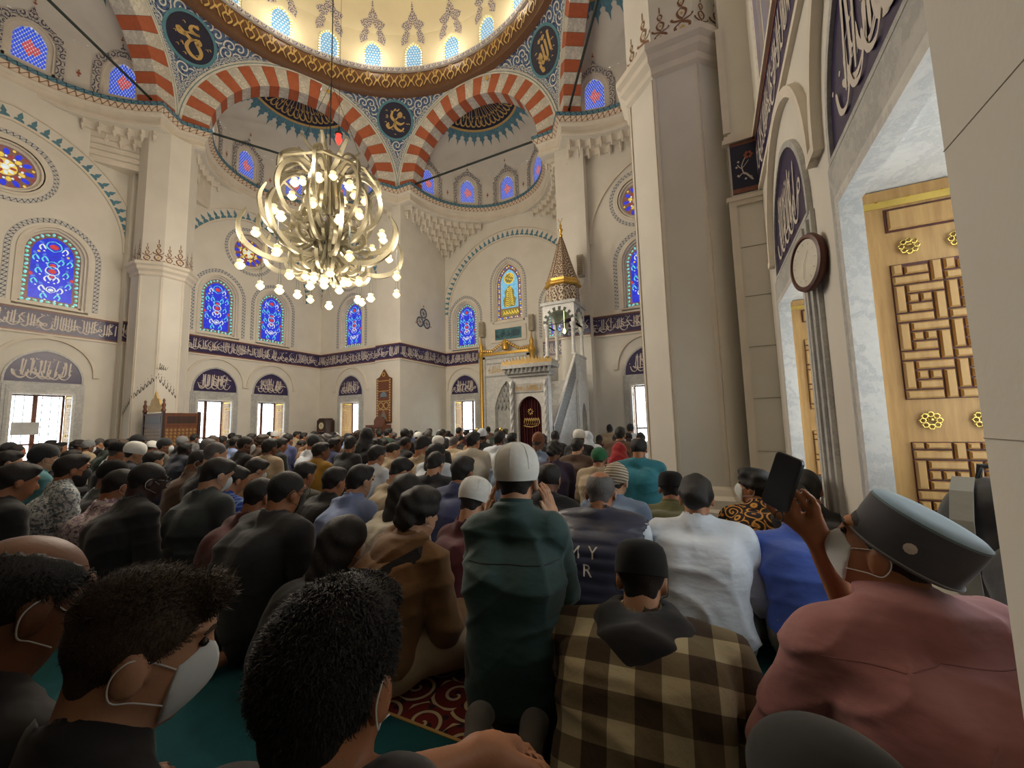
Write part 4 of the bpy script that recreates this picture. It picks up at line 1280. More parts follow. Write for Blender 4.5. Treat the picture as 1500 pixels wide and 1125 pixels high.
def low_window(M_, label, seed, detail=False):
    WINN[0] += 1
    w = empty('window_%d' % WINN[0], kind='structure', label=label, category='window'); w.matrix_world = M_
    link('marble_frame', LF, w); link('marble_reveal', LR, w); link('casement', CS, w); link('grille', GR, w); link('pane', CP, w)
    t = link('tile_lunette', LU, w); link('lunette_rim', LE, t); link('lettering', lun_text(seed), t, kind='stuff'); link('hood_moulding', HD_, w)
    # leaf planes: local x of leaf = into the wall, facing the opening
    shutter(w, Matrix.Translation((-.528, .035, 0)) @ Matrix(((0, -1, 0, 0), (1, 0, 0, 0), (0, 0, 1, 0), (0, 0, 0, 1))) @ Matrix.Identity(4), detail)
    shutter(w, Matrix.Translation((.528, .035, 0)) @ Matrix(((0, 1, 0, 0), (1, 0, 0, 0), (0, 0, 1, 0), (0, 0, 0, 1))), detail)
    return w
ol = {1.78: 'far side wall beyond the left picture edge', 3.65: 'far side wall with a paper notice, nearest the left edge', 7.43: 'far side wall right behind the wooden pulpit chair', 9.30: 'far side wall between pulpit chair and corner'}
orr = {1.78: 'near side wall with bags on its sill', 3.65: 'near side wall just past the round clock', 7.43: 'near side wall behind the great pillar', 9.30: 'near side wall last before the corner'}
for k, y in enumerate(WIN_Y):
    low_window(ML(y), 'shuttered window under tile lunette, ' + ol[y], 20 + k)
    low_window(MR(y), 'shuttered window under tile lunette, ' + orr[y], 30 + k, y < 4)
low_window(MY(-12.75, YB), 'shuttered window under tile lunette beside the tall dark clock', 41)
low_window(MY(-9.1, YE), 'shuttered window under tile lunette left of the golden column', 42)
low_window(MY(-1.45, YF), 'shuttered window under tile lunette, half hidden by the great pillar', 43)
# ------------------------------------------------------------------ chandelier at the centre of the hall
CHM = plain('champagne_metal', rgb(142, 134, 110), .45, .6, .08, 10)
GLOB = None
def lamp_glass():
    t = NT('lamp_glass'); t.fin(rgb(255, 240, 205), .08)
    t.set(t.b.inputs['Emission Color'], rgb(255, 214, 140)); t.set(t.b.inputs['Emission Strength'], .9)
    t.set(t.b.inputs['Alpha'], .55); t.m.cycles.emission_sampling = 'NONE'; return t.m
LGM = lamp_glass(); BULB = glow('warm_bulb', rgb(255, 232, 186), 16.0)
def lamp_meshes():
    mb = MB(); mb.lathe([(.025, .05), (.055, .035), (.075, 0), (.05, -.035), (.028, -.055)], n=8, cap=False); mb.lathe([(.03, .05), (.05, .075), (.045, .09)], n=8, cap=False)
    g_ = mb.mesh('lamp_shade', LGM)
    mb = MB(); mb.lathe([(0, -.04), (.024, -.03), (.034, 0), (.024, .03), (0, .04)], n=10); b_ = mb.mesh('bulb', BULB, 80)
    mb = MB(); mb.lathe([(.012, .11), (.026, .09), (.03, .05), (.012, .045)], n=8); c_ = mb.mesh('lamp_holder', CHM, 40)
    return g_, b_, c_
LG, LBm, LC = lamp_meshes()
def taper_band(mb, pts, w, fn, t0=-.02, t1=.02, p=.7, wmin=.12):
    L = bez(pts, 8); m = len(L); A = []; Bq = []
    for i, (x, y) in enumerate(L):
        a = L[max(i - 1, 0)]; b = L[min(i + 1, m - 1)]; dx, dy = b[0] - a[0], b[1] - a[1]; l = math.hypot(dx, dy) or 1
        ww = w * max(wmin, math.sin(PI * (i + .3) / (m + .6)) ** p) / 2
        A.append((x - dy / l * ww, y + dx / l * ww)); Bq.append((x + dy / l * ww, y - dx / l * ww))
    mb.ribbon(A, Bq, fn, t0, t1)
CHZ = 0.0
ch = empty('chandelier', (OX, OY, 0), label='huge champagne metal chandelier of crescent arms and glowing glass lamps', category='chandelier')
rad = lambda u, v, d: (u, d, v)
mb = MB(); mb.tube([(0, 0, 7.15), (0, 0, 20.7)], .012, 6); mb.obj('chain', IRON, ch)
mb = MB(); mb.lathe([(.0, 7.05), (.05, 7.0), (.04, 6.6), (.09, 6.45), (.04, 6.3), (.05, 4.7), (.12, 4.55), (.08, 4.35), (.02, 4.2), (0, 4.15)], n=12); mb.obj('shaft', CHM, ch, 50)
def arm_mesh(kind):
    mb = MB()
    if kind == 'lower':
        taper_band(mb, [(.10, 4.75), (.5, 4.5), (1.0, 4.42), (1.42, 4.62), (1.56, 5.0), (1.44, 5.32)], .10, rad, -.03, .03, .6)
        taper_band(mb, [(.35, 4.9), (.6, 4.72), (.85, 4.8), (.82, 5.0), (.66, 4.98)], .07, rad, -.03, .03)
        taper_band(mb, [(.15, 4.6), (.35, 5.1), (.6, 5.2), (.7, 5.05)], .08, rad, -.03, .03)
    elif kind == 'upper':
        taper_band(mb, [(.14, 5.5), (.45, 5.25), (.85, 5.35), (1.05, 5.75), (.95, 6.2), (.68, 6.42), (.45, 6.3)], .085, rad, -.03, .03, .5)
        taper_band(mb, [(.12, 5.9), (.3, 5.55), (.48, 5.6), (.46, 5.8), (.34, 5.82)], .08, rad, -.03, .03)
        taper_band(mb, [(.2, 5.1), (.26, 5.6), (.2, 6.2), (.32, 6.5)], .08, rad, -.03, .03)
    elif kind == 'crown':
        mb.rings([[(u, -w, z), (u, w, z), (u, w, z + .018), (u, -w, z + .018)] for u, z, w in ((.06, 6.5, .05), (.35, 6.75, .06), (.62, 7.02, .03))], cap0=True, cap1=True)
        mb.rings([[(u, -w, z), (u, w, z), (u, w, z + .018), (u, -w, z + .018)] for u, z, w in ((.1, 6.42, .05), (.6, 6.5, .06), (.98, 6.38, .05))], cap0=True, cap1=True)
        taper_band(mb, [(.3, 6.45), (.62, 6.66), (.98, 6.4), (1.05, 6.1)], .06, rad, -.03, .03)
    else:
        for s in (-1, 1): taper_band(mb, [(.16, 4.3), (.3, 4.45), (.42, 4.35), (.34, 4.2), (.24, 4.28)], .06, rad, -.02, .02)
        taper_band(mb, [(.1, 4.9), (.22, 4.6), (.5, 4.25), (.72, 4.3), (.78, 4.5)], .08, rad, -.03, .03)
        taper_band(mb, [(.16, 5.5), (.36, 5.3), (.3, 5.0), (.14, 4.95)], .09, rad, -.03, .03)
    return mb.mesh('arm', CHM, 40)
AM = {k: arm_mesh(k) for k in ('lower', 'upper', 'crown', 'inner')}
NAR = 8
def chain_lamp(r, z, a, wire=0.0):
    l = link('lamp', LG, ch, (r * math.cos(a), r * math.sin(a), z)); l.scale = (1.2, 1.2, 1.2); link('bulb', LBm, l); link('lamp_holder', LC, l)
    if wire:
        mb = MB()
        for s in (-1, 1): mb.tube([(s * .04, 0, .09), (0, 0, wire)], .003, 4)
        mb.obj('wire', IRON, l)
for i in range(NAR):
    a = 2 * PI * i / NAR + .25; a2 = a + PI / NAR
    link('lower_arm', AM['lower'], ch, rot=(0, 0, a)); link('upper_arm', AM['upper'], ch, rot=(0, 0, a2)); link('crown_band', AM['crown'], ch, rot=(0, 0, a2)); link('inner_scroll', AM['inner'], ch, rot=(0, 0, a))
    link('inner_scroll', AM['inner'], ch, rot=(0, 0, a2)); link('upper_arm', AM['lower'], ch, loc=(0, 0, .35), rot=(0, 0, a2)).scale = (.86, .86, 1)
    chain_lamp(1.27, 4.86, a); chain_lamp(1.08, 5.2, a2); chain_lamp(.72, 5.92, a2); chain_lamp(.5, 6.15, a)
    chain_lamp(1.5, 4.12, a + .1, .5); chain_lamp(.86, 3.84 + .12 * (i % 2), a2 + .2, .6); chain_lamp(.40, 4.06 + .1 * (i % 2), a, .3)
for r, z, k in ((1.0, 6.30, 8), (.55, 6.62, 8)):
    mb = MB(); P = [(r * math.cos(2 * PI * i / k), r * math.sin(2 * PI * i / k)) for i in range(k)]
    for i in range(k):
        p, q = P[i], P[(i + 1) % k]; mb.rings([[(x * s, y * s, z + h) for s, h in ((.97, 0), (1.03, 0), (1.03, .02), (.97, .02))] for x, y in (p, q)], cap0=True, cap1=True)
    mb.obj('ring_bar', CHM, ch)
mb = MB()
for i in range(3): a = 2 * PI * i / 3 + .6; mb.tube([(.6 * math.cos(a), .6 * math.sin(a), 7.0), (0, 0, 8.6)], .005, 5)
mb.obj('stay_wires', IRON, ch)
rl = empty('hanging_lamp', (OX + .12, OY + .12, 7.32), label='small glowing red oil lamp above the chandelier', category='lamp')
mb = MB(); mb.lathe([(0, -.14), (.03, -.1), (.07, 0), (.04, .06), (.06, .12)], n=12, cap=False); mb.obj('red_globe', glow('red_lamp_glow', (1, .03, .02, 1), 5.0), rl, 60)
mb = MB(); mb.lathe([(.065, .10), (.08, .13), (.02, .18), (.01, .3)], n=12); mb.tube([(0, 0, .3), (0, 0, 6)], .004, 4); mb.obj('holder', IRON, rl)
def lamp_light(name, typ, loc, energy, col, size=.2, par=None):
    L = bpy.data.lights.new(name, typ); L.energy = energy; L.color = col
    if typ == 'POINT': L.shadow_soft_size = size
    o = bpy.data.objects.new(name, L); COL.objects.link(o); o.location = loc
    if par: o.parent = par
    o['kind'] = 'helper'
    return o
WARM = (1.0, .89, .74)
for i in range(8):
    a = 2 * PI * i / 8 + .25
    lamp_light('lamp_light', 'POINT', (1.62 * math.cos(a), 1.62 * math.sin(a), 4.75), CH_POWER / 12, WARM, .12, ch)
for i in range(4):
    a = 2 * PI * i / 4 + .6
    lamp_light('lamp_light', 'POINT', (.62 * math.cos(a), .62 * math.sin(a), 3.72), CH_POWER / 16, WARM, .12, ch)
    lamp_light('lamp_light', 'POINT', (1.1 * math.cos(a), 1.1 * math.sin(a), 6.0), CH_POWER / 16, WARM, .12, ch)
# cove lamps standing on the dome ring, washing the dome
for i in range(12):
    a = math.radians(7.5 + 30 * i)
    f = empty('cove_lamp', (OX + 5.56 * math.cos(a), OY + 5.56 * math.sin(a), 14.25), a, label='small cove lamp standing on the dome ring between windows', category='lamp', group='cove lamps on the dome ring')
    mb = MB(); mb.box(-.05, .05, -.2, .2, 0, .05); mb.obj('lamp_body', plain('lamp_white', rgb(220, 214, 200)), f)
    mb = MB(); mb.box(-.04, .04, -.18, .18, .05, .06); mb.obj('diffuser', glow('cove_glow', rgb(255, 226, 170), 6.0), f)
    lamp_light('lamp_light', 'POINT', (-.35, 0, .4), COVE_POWER, (1, .88, .68), .25, f)

# ------------------------------------------------------------------ prayer niche on the front wall
mh = empty('prayer_niche', (-7.0, YE, 0), label='marble prayer niche framed by golden columns with stalactite hood', category='prayer niche')
def cylr(mb, x, y, prof, n=14, mat=0): mb.lathe(prof, (x, y, 0), n, mat)
mb = MB(); slab(mb, rect(-.95, .95, 0, 3.72), [[(-.52, .02), (.52, .02), (.52, 1.75), (.40, 2.15), (.22, 2.5), (0, 2.75), (-.22, 2.5), (-.40, 2.15), (-.52, 1.75)]], lambda u, v, d: (u, -.32 + d, v), .3); mb.obj('marble_surround', MARBLE, mh)
mb = MB(); mb.box(-.55, .55, -.10, -.02, 0, 2.8); mb.obj('niche_back', MARBLE2, mh)
for k in range(5):
    mb = MB(); w = .52 - .09 * k; z = 1.75 + .2 * k
    for j in range(7 - k):
        x = -w + 2 * w * j / (6 - k) if k < 6 else 0
        mb.lathe([(.0, z - .14), (.03, z - .08), (.075, z), (.09, z + .18)], (x, -.14, 0), 8)
    mb.obj('stalactite_row', MARBLE2, mh, 40)
mb = MB()
for x0, x1 in ((-1.0, -.9), (.9, 1.0)): mb.box(x0, x1, -.37, -.32, 0, 3.75)
mb.box(-1.0, 1.0, -.37, -.32, 3.66, 3.78); mb.box(-.85, .85, -.36, -.32, 2.95, 3.0); mb.box(-.85, .85, -.36, -.32, 3.45, 3.5); mb.obj('frame_moulding', MARBLE2, mh)
mb = MB(); inscription(mb, 1.6, .4, lambda u, v, d: (-.8 + u, d, 3.02 + v), -.325, random.Random(2)); mb.obj('lettering', GOLDP, mh, kind='stuff')
for s in (-1, 1):
    mb = MB(); cylr(mb, s * 1.10, -.30, [(.12, 0), (.12, .1), (.085, .16), (.085, 3.7), (.13, 3.8), (.15, 3.92), (.1, 3.98), (.07, 4.1), (.09, 4.2), (.04, 4.35), (.03, 4.55), (0, 4.6)], 16)
    mb.obj('golden_column', GOLD, mh, 40)
mb = MB()
for k in range(25):
    t = k / 24; x = -1.05 + 2.1 * t; q = abs(t - .5) * 2
    z = 4.02 + .32 * (max(0, 1 - q * 1.7)) ** 1.0 - .06 * math.sin(PI * min(1, q))
    mb.lathe([(0, z - .1), (.035, z - .05), (.045, z), (.02, z + .06), (0, z + .09)], (x, -.34, 0), 8)
mb.box(-1.0, 1.0, -.36, -.3, 3.80, 3.9); mb.lathe([(0, 3.92), (.12, 3.98), (.14, 4.12), (.06, 4.3), (0, 4.4)], (0, -.35, 0), 12); mb.obj('golden_festoon', GOLD, mh, 40)
pn = empty('inscription_panel', (-7.0, YE - .01, 0), label='teal inscription plaque in a white frame above the golden festoon', category='plaque')
mb = MB(); mb.box(-.78, .78, -.05, 0, 4.35, 4.98); mb.obj('white_board', CREAM2, pn)
mb = MB(); mb.box(-.58, .58, -.07, -.05, 4.44, 4.88); mb.obj('teal_field', plain('teal_field', rgb(66, 116, 124), .5), pn)
mb = MB(); inscription(mb, 1.1, .4, lambda u, v, d: (-.55 + u, d, 4.46 + v), -.073, random.Random(9)); mb.obj('lettering', plain('dark_lettering', rgb(36, 48, 64)), pn, kind='stuff')
GREYP = plain('grey_plastic', rgb(176, 166, 146), .6)
for x, z, y, lb in ((-8.12, 4.62, YE - .2, 'slim grey column loudspeaker above the left golden column'), (-5.93, 4.62, YE - .2, 'slim grey column loudspeaker above the right golden column'), (-3.12, 5.3, 11.02, 'slim grey column loudspeaker on the wall pier behind the pulpit')):
    sp = empty('loudspeaker', (x, y, z), label=lb, category='speaker', group='column loudspeakers')
    mb = MB(); mb.box(-.09, .09, -.09, .09, 0, .62); mb.obj('cabinet', GREYP, sp)
    mb = MB()
    for j in range(9): mb.box(-.075, .075, -.1, -.09, .04 + .06 * j, .075 + .06 * j)
    mb.obj('grille', plain('speaker_cloth', rgb(150, 140, 122)), sp)

# ------------------------------------------------------------------ minbar (stepped marble pulpit)
PS = .776     # the pulpit stands clear of the wall pier on a low marble plinth
mn = empty('pulpit', (-4.45 * PS, 10.05 * PS, 1.1 - 1.1 * PS), label='tall marble pulpit with stairs, curtained gate and pointed patterned spire', category='pulpit')
mn.scale = (PS, PS, PS)
W2 = .56
mb = MB(); mb.box(-.66, .66, -.14, 3.98, -.3175, 0); mb.obj('plinth', MARBLE2, mn)
mb = MB()
slab(mb, rect(-W2, W2, 0, 2.42), [arch_pts(.70, 0.02, 1.45, 1.85, 8)], lambda u, v, d: (u, d, v), .26); mb.obj('gate_frame', MARBLE, mn)
for s in (-1, 1):
    mb = MB()
    R_ = []
    for i in range(61):
        z = 2.3 * i / 60; R_.append([(s * (W2 - .05) + (.05 + .012 * math.cos(3 * (t - z * 9))) * math.cos(t), -.06 + (.05 + .012 * math.cos(3 * (t - z * 9))) * math.sin(t), z) for t in [2 * PI * j / 18 for j in range(18)]])
    mb.rings(R_, cap1=True); mb.obj('twisted_column', MARBLE, mn, 60)
mb = MB(); mb.box(-.42, .42, -.02, 0, 1.95, 2.2); inscription(mb, .8, .22, lambda u, v, d: (-.4 + u, d, 1.965 + v), -.024, random.Random(4), 1); mb.obj('lintel_panel', [MARBLE2, GOLDP], mn)
mb = MB()
for k, (e, z0, z1) in enumerate(((.06, 2.40, 2.48), (.12, 2.48, 2.55), (.2, 2.62, 2.72))): mb.box(-W2 - e, W2 + e, -e, .3 + e * .5, z0, z1)
for i in range(11):
    x = -W2 - .1 + (2 * W2 + .2) * i / 10; mb.lathe([(0, 2.48), (.04, 2.52), (.045, 2.58), (.06, 2.63)], (x, -.12, 0), 8)
mb.obj('stalactite_cornice', MARBLE2, mn, 40)
mb = MB()
for i in range(15):
    x = -W2 - .14 + (2 * W2 + .28) * i / 14; h = .16 + .10 * (1 - abs(i - 7) / 7)
    mb.prism([(x - .05, 2.72), (x - .055, 2.72 + h * .5), (x - .02, 2.72 + h * .6), (x, 2.72 + h), (x + .02, 2.72 + h * .6), (x + .055, 2.72 + h * .5), (x + .05, 2.72)], lambda u, v, d: (u, d, v), -.16, -.12)
mb.obj('gilded_crest', GOLDP, mn)
CURT = plain('dark_red_velvet', rgb(74, 14, 22), .85, 0, .3, 3)
mb = MB(); n = 40
mb.rings([[(-.34 + .68 * i / n, .10 + .025 * math.sin(i * 1.3) + .012 * math.sin(i * .5), z) for i in range(n + 1)] for z in (0.02, .6, 1.2, 1.84)], close=False); cu = mb.obj('curtain', CURT, mn, 60, label='dark red velvet curtain with gold embroidery')
mb = MB()
g = lambda u, v, d: (u, .062 + d, v)
for q in circ(.09, 8, 0, 1.42): pen(mb, [(q[0], q[1]), (q[0] * .4, 1.42 + (q[1] - 1.42) * .4)], .03, g, 0)
for k in range(7): x = -.2 + .065 * k; pen(mb, [(x, 1.1), (x + .03, 1.24), (x + .07, 1.12), (x + .02, 1.05)], .025, g, 0)
pen(mb, [(-.22, 1.04), (0, 1.0), (.22, 1.04)], .03, g, 0); mb.obj('embroidery', GOLDP, cu)
# stairs and pierced sides
ST0, ST1 = .30, 2.62
mb = MB(); ns = 9
for i in range(ns): mb.box(-.45, .45, ST0 + (ST1 - ST0) * i / ns, ST1, 2.45 * i / ns, 2.45 * (i + 1) / ns)
mb.obj('stairs', MARBLE2, mn)
PIER = plain('pierced_ground', rgb(96, 100, 104), .6)
for s in (-1, 1):
    f = lambda u, v, d, s=s: (s * (W2 - .06) + s * d, u, v)
    tri = [(ST0, .0), (ST1, 0), (ST1, 2.5), (ST0, .15)]
    mb = MB(); mb.prism(tri, f, 0, .04); sd = mb.obj('side_panel', MARBLE, mn)
    mb = MB(); ramp = [(ST0, .18), (ST1, 2.53), (ST1, 3.32), (ST0, .97)]; mb.prism(ramp, f, .0, .05); bl = mb.obj('balustrade', PIER, mn)
    mb = MB()
    for (a0, b0, a1, b1) in ((ST0, .16, ST1, 2.51), (ST0, .92, ST1, 3.27)): mb.prism([(a0, b0), (a1, b1), (a1, b1 + .09), (a0, b0 + .09)], f, .0, .075)
    mb.prism(rect(ST0, ST0 + .08, .1, 1.0), f, 0, .075); mb.prism(rect(ST1 - .06, ST1 + .02, 0, 3.35), f, 0, .075)
    mb.prism(rect(ST0, ST1, 0, .1), f, 0, .06); mb.obj('rail', MARBLE, bl)
    mb = MB(); L = 22   # star lattice strips along the ramp
    for i in range(L):
        t0 = i / L; a = ST0 + (ST1 - ST0) * t0; b = .25 + 2.35 * t0; w = (ST1 - ST0) / L
        for j in range(6):
            z = b + .11 * j; pts = [(a, z), (a + w * .5, z + .11 + .05), (a + w, z + .05)]
            pen(mb, pts, .028, f, .056, 0, 2, 0.6, False); pen(mb, [(a, z + .11), (a + w * .5, z + .05), (a + w, z + .16)], .028, f, .056, 0, 2, .6, False)
    mb.obj('lattice', MARBLE, bl, kind='stuff')
    mb = MB()
    rg = random.Random(8)
    for i in range(11):
        for j in range(11):
            a = ST0 + .35 + .2 * i; z = .2 + .2 * j
            if a > ST1 - .08 or z + .16 > 2.45 * (a - ST0) / (ST1 - ST0) - .05: continue
            for k in range(6):
                q = k * PI / 3; pen(mb, [(a + .1 * math.cos(q), z + .1 * math.sin(q)), (a + .1 * math.cos(q + PI / 3), z + .1 * math.sin(q + PI / 3))], .026, f, .043, 0 if (i + j) % 3 else 1, 2, .6, False)
                pen(mb, [(a + .03 * math.cos(q), z + .03 * math.sin(q)), (a + .1 * math.cos(q), z + .1 * math.sin(q))], .02, f, .043, 0, 2, .6, False)
    mb.obj('hexagon_lattice', [MARBLE2, GOLDP], sd, kind='stuff')
TY0, TY1 = 2.64, 3.84
for s in (-1, 1):
    mb = MB(); f = lambda u, v, d, s=s: (s * (W2 - .04) + s * d, u, v)
    slab(mb, rect(TY0, TY1, 0, 2.5), [arch_pts(.55, .02, 1.25, 1.75, 8, (TY0 + TY1) / 2)], f, .08); mb.obj('tower_side', MARBLE, mn)
    mb = MB()
    for i in range(8): 
        for j in range(3):
            a = TY0 + .1 + .14 * i; z = 2.62 + .2 * j; q = circ(.06, 6, a, z)
            for k in range(6): pen(mb, [q[k], q[(k + 1) % 6]], .02, f, .05, 0, 2, .6, False)
    mb.obj('parapet_lattice', MARBLE2, mn, kind='stuff')
    mb = MB(); mb.prism(rect(TY0, TY1, 2.5, 3.3), f, -.02, .045); mb.prism(rect(TY0 - .02, TY1, 3.3, 3.38), f, -.03, .07); mb.obj('parapet', MARBLE, mn)
mb = MB(); mb.box(-W2 + .04, W2 - .04, TY0, TY1, 2.40, 2.5); mb.obj('platform', MARBLE2, mn)
for s in (-1, 1):
    for y in (TY0 + .09, TY1 - .12):
        mb = MB(); cylr(mb, s * (W2 - .09), y, [(.09, 3.36), (.09, 3.42), (.065, 3.46), (.06, 4.22), (.08, 4.26), (.06, 4.30), (.11, 4.42), (.11, 4.46)], 12); mb.obj('column', MARBLE, mn, 40)
GREENST = plain('dark_green_stone', rgb(54, 66, 56), .5)
def canopy_arch(par, f, w):
    mb = MB(); ap_ = arch_pts(2 * w - .22, 4.46, 4.50, 4.92, 8)
    slab(mb, rect(-w, w, 4.46, 5.12), [ap_], f, .1); o = mb.obj('canopy_side', MARBLE, par)
    mb = MB(); r0 = arch_curve(w - .11, .42, 4.50, 8); r1 = arch_curve(w - .005, .55, 4.50, 8)
    k = len(r0) - 1
    for i in range(k):
        if i % 2 == 0: mb.prism([r0[i], r1[i], r1[i + 1], r0[i + 1]], f, -.006, .0)
    mb.obj('dark_voussoirs', GREENST, o, kind='stuff')
cy = (TY0 + TY1) / 2; hw_ = (TY1 - TY0) / 2
canopy_arch(mn, lambda u, v, d: (u, TY0 + d, v), W2); canopy_arch(mn, lambda u, v, d: (u, TY1 - d, v), W2)
canopy_arch(mn, lambda u, v, d: (W2 - d, cy + u, v), hw_ - .101); canopy_arch(mn, lambda u, v, d: (-W2 + d, cy + u, v), hw_ - .101)
mb = MB(); mb.box(-W2 - .06, W2 + .06, TY0 - .06, TY1 + .06, 5.12, 5.22); mb.box(-W2 + .11, W2 - .11, TY0 + .11, TY1 - .11, 5.06, 5.13); mb.obj('canopy_slab', MARBLE2, mn)
SPIR = scroll('spire_pattern', rgb(88, 68, 60), rgb(206, 194, 170), rgb(150, 116, 84), 4.5, 15.0, .6, dark=rgb(104, 82, 70), lw=.07)
def octr(r, z, c=(0, cy)): return [(c[0] + r * math.cos(PI / 8 + i * PI / 4), c[1] + r * math.sin(PI / 8 + i * PI / 4), z) for i in range(8)]
def octuv(prof):
    mb = MB(); V = []; UV = []; F = []
    for k, (r, z) in enumerate(prof):
        o = octr(r, z); 
        for i in range(9): V.append(o[i % 8]); UV.append((i * .4, z))
    for k in range(len(prof) - 1):
        for i in range(8): b = k * 9 + i; F.append((b, b + 1, b + 10, b + 9))
    mb.add(V, F, 0, UV); return mb
octuv([(.60, 5.22), (.56, 5.84)]).obj('spire_drum', SPIR, mn)
mb = MB()
for i in range(8):
    A0 = Vector(octr(.615, 5.24)[i]); A1 = Vector(octr(.615, 5.24)[(i + 1) % 8])
    f = lambda u, v, d: tuple(A0 + (A1 - A0) * u + Vector((0, 0, v - v * 0)) + Vector((0, 0, 0)))
    for u in (.0, .5):
        pen(mb, [(u + .25, 0), (u + .38, .14), (u + .25, .26), (u + .38, .4), (u + .25, .52)], .05, f, 0, 0, 4); pen(mb, [(u + .25, 0), (u + .12, .14), (u + .25, .26), (u + .12, .4), (u + .25, .52)], .05, f, 0, 0, 4)
mb.obj('drum_lattice', plain('ivory_paint', rgb(224, 214, 190)), mn, kind='stuff')
mb = MB(); mb.rings([octr(r, z) for r, z in ((.57, 5.84), (.66, 5.88), (.66, 5.94), (.6, 6.0), (.62, 6.08), (.54, 6.1))]); mb.obj('golden_eave', GOLD, mn)
octuv([(.56, 6.08), (.40, 6.55), (.25, 7.05), (.12, 7.5), (.03, 7.78)]).obj('spire', SPIR, mn)
mb = MB()
for i in range(8):
    a = PI / 8 + i * PI / 4; mb.tube([(r * math.cos(a), cy + r * math.sin(a), z) for r, z in ((.565, 6.08), (.405, 6.55), (.255, 7.05), (.125, 7.5), (.035, 7.78))], .012, 5)
mb.obj('spire_ribs', plain('rib_bronze', rgb(150, 118, 84), .5, .3), mn)
mb = MB(); mb.lathe([(.04, 7.76), (.07, 7.82), (.03, 7.88), (.06, 7.97), (.085, 8.03), (.03, 8.1), (.05, 8.18), (.02, 8.26), (.015, 8.34)], (0, cy, 0), 12)
for i in range(11):
    a0 = -PI / 2 - 2.3 + 4.6 * i / 10
    if i: mb.tube([(.07 * math.cos(pa), cy, 8.42 + .07 * math.sin(pa)), (.07 * math.cos(a0), cy, 8.42 + .07 * math.sin(a0))], .012, 6)
    pa = a0
mb.obj('finial', GOLD, mn, 40)
mb = MB(); mb.lathe([(0, 4.2), (.05, 4.25), (.06, 4.32), (.02, 4.4)], (0, cy, 0), 10); mb.tube([(0, cy, 4.4), (0, cy, 5.08)], .006, 5); mb.obj('canopy_lamp', glow('green_lamp_glow', (.75, 1, .35, 1), 5.0), mn)
for x, y, lb in ((-3.86, 7.25, 'small brass barrier post before the pulpit gate'), (-4.5, 7.4, 'small brass barrier post left of the pulpit gate')):
    bp = empty('barrier_post', (x, y, 0), label=lb, category='post', group='brass barrier posts')
    mb = MB(); mb.lathe([(.14, 0), (.14, .02), (.04, .05), (.025, .1), (.025, .86), (.05, .9), (.05, .92)], n=14); mb.obj('post', BRASS, bp, 40)
    mb = MB(); mb.lathe([(0, .92), (.035, .94), (.045, .98), (.03, 1.02), (0, 1.03)], n=12); mb.obj('knob', BRASS, bp, 60)

# ------------------------------------------------------------------ wooden pulpit chair by the left pillar
ku = empty('pulpit_chair', (-12.6, 5.45, 0), label='carved dark wood pulpit chair with gilded lattice panels beside the octagonal pillar', category='pulpit chair')
mb = MB(); mb.box(-.5, .5, -.42, .42, 0, .08)
for x in (-.5, .44):
    for y in (-.42, .36): mb.box(x, x + .06, y, y + .06, 0, 1.62)
mb.obj('posts', WOODD, ku)
LAT = scroll('gold_lattice', rgb(70, 48, 34), rgb(206, 176, 110), rgb(206, 176, 110), 13.0, 60.0, .4, uv=False)
for nm, (a0, a1), f in (('front_panel', (-.44, .44), lambda u, v, d: (u, -.40 + d, v)), ('side_panel', (-.36, .36), lambda u, v, d: (.48 - d, u, v)), ('side_panel', (-.36, .36), lambda u, v, d: (-.48 + d, u, v)), ('back_panel', (-.44, .44), lambda u, v, d: (u, .40 - d, v))):
    mb = MB(); mb.prism(rect(a0, a1, .08, 1.58), f, .0, .03); pnl = mb.obj(nm, WOODM, ku)
    mb = MB()
    for i in range(int((a1 - a0) / .085)):
        for j in range(13):
            x, z = a0 + .06 + .085 * i, .22 + .085 * j
            if z < 1.23:
                for k in range(3): q = k * PI / 3 + .3; pen(mb, [(x - .042 * math.cos(q), z - .042 * math.sin(q)), (x + .042 * math.cos(q), z + .042 * math.sin(q))], .018, f, -.006, 0, 1, 0.6, False)
    mb.obj('gilded_lattice', GOLDP, pnl, kind='stuff')
    mb = MB(); mb.prism(rect(a0 + .05, a1 - .05, 1.32, 1.5), f, -.008, 0); mb.obj('dark_inset', WOODD, pnl)
    mb = MB()
    for z in (.1, 1.27, 1.54): mb.prism(rect(a0, a1, z, z + .03), f, -.014, 0)
    mb.obj('rails', WOODM, pnl, kind='stuff')
mb = MB(); mb.prism([(-.36, 1.62), (-.34, 1.78), (-.24, 1.8), (-.2, 1.92), (-.08, 1.98), (0, 2.14), (.08, 1.98), (.2, 1.92), (.24, 1.8), (.34, 1.78), (.36, 1.62)], lambda u, v, d: (u, -.38 + d, v), 0, .04); pd = mb.obj('crest', GOLDP, ku, label='gilded openwork crest')
for x in (-.47, .47):
    mb = MB(); mb.lathe([(.05, 1.62), (.05, 1.66), (.03, 1.7), (.045, 1.78), (.02, 1.84), (.03, 1.9), (0, 1.95)], (x, -.39, 0), 10); mb.obj('finial', WOODM, ku, 40)

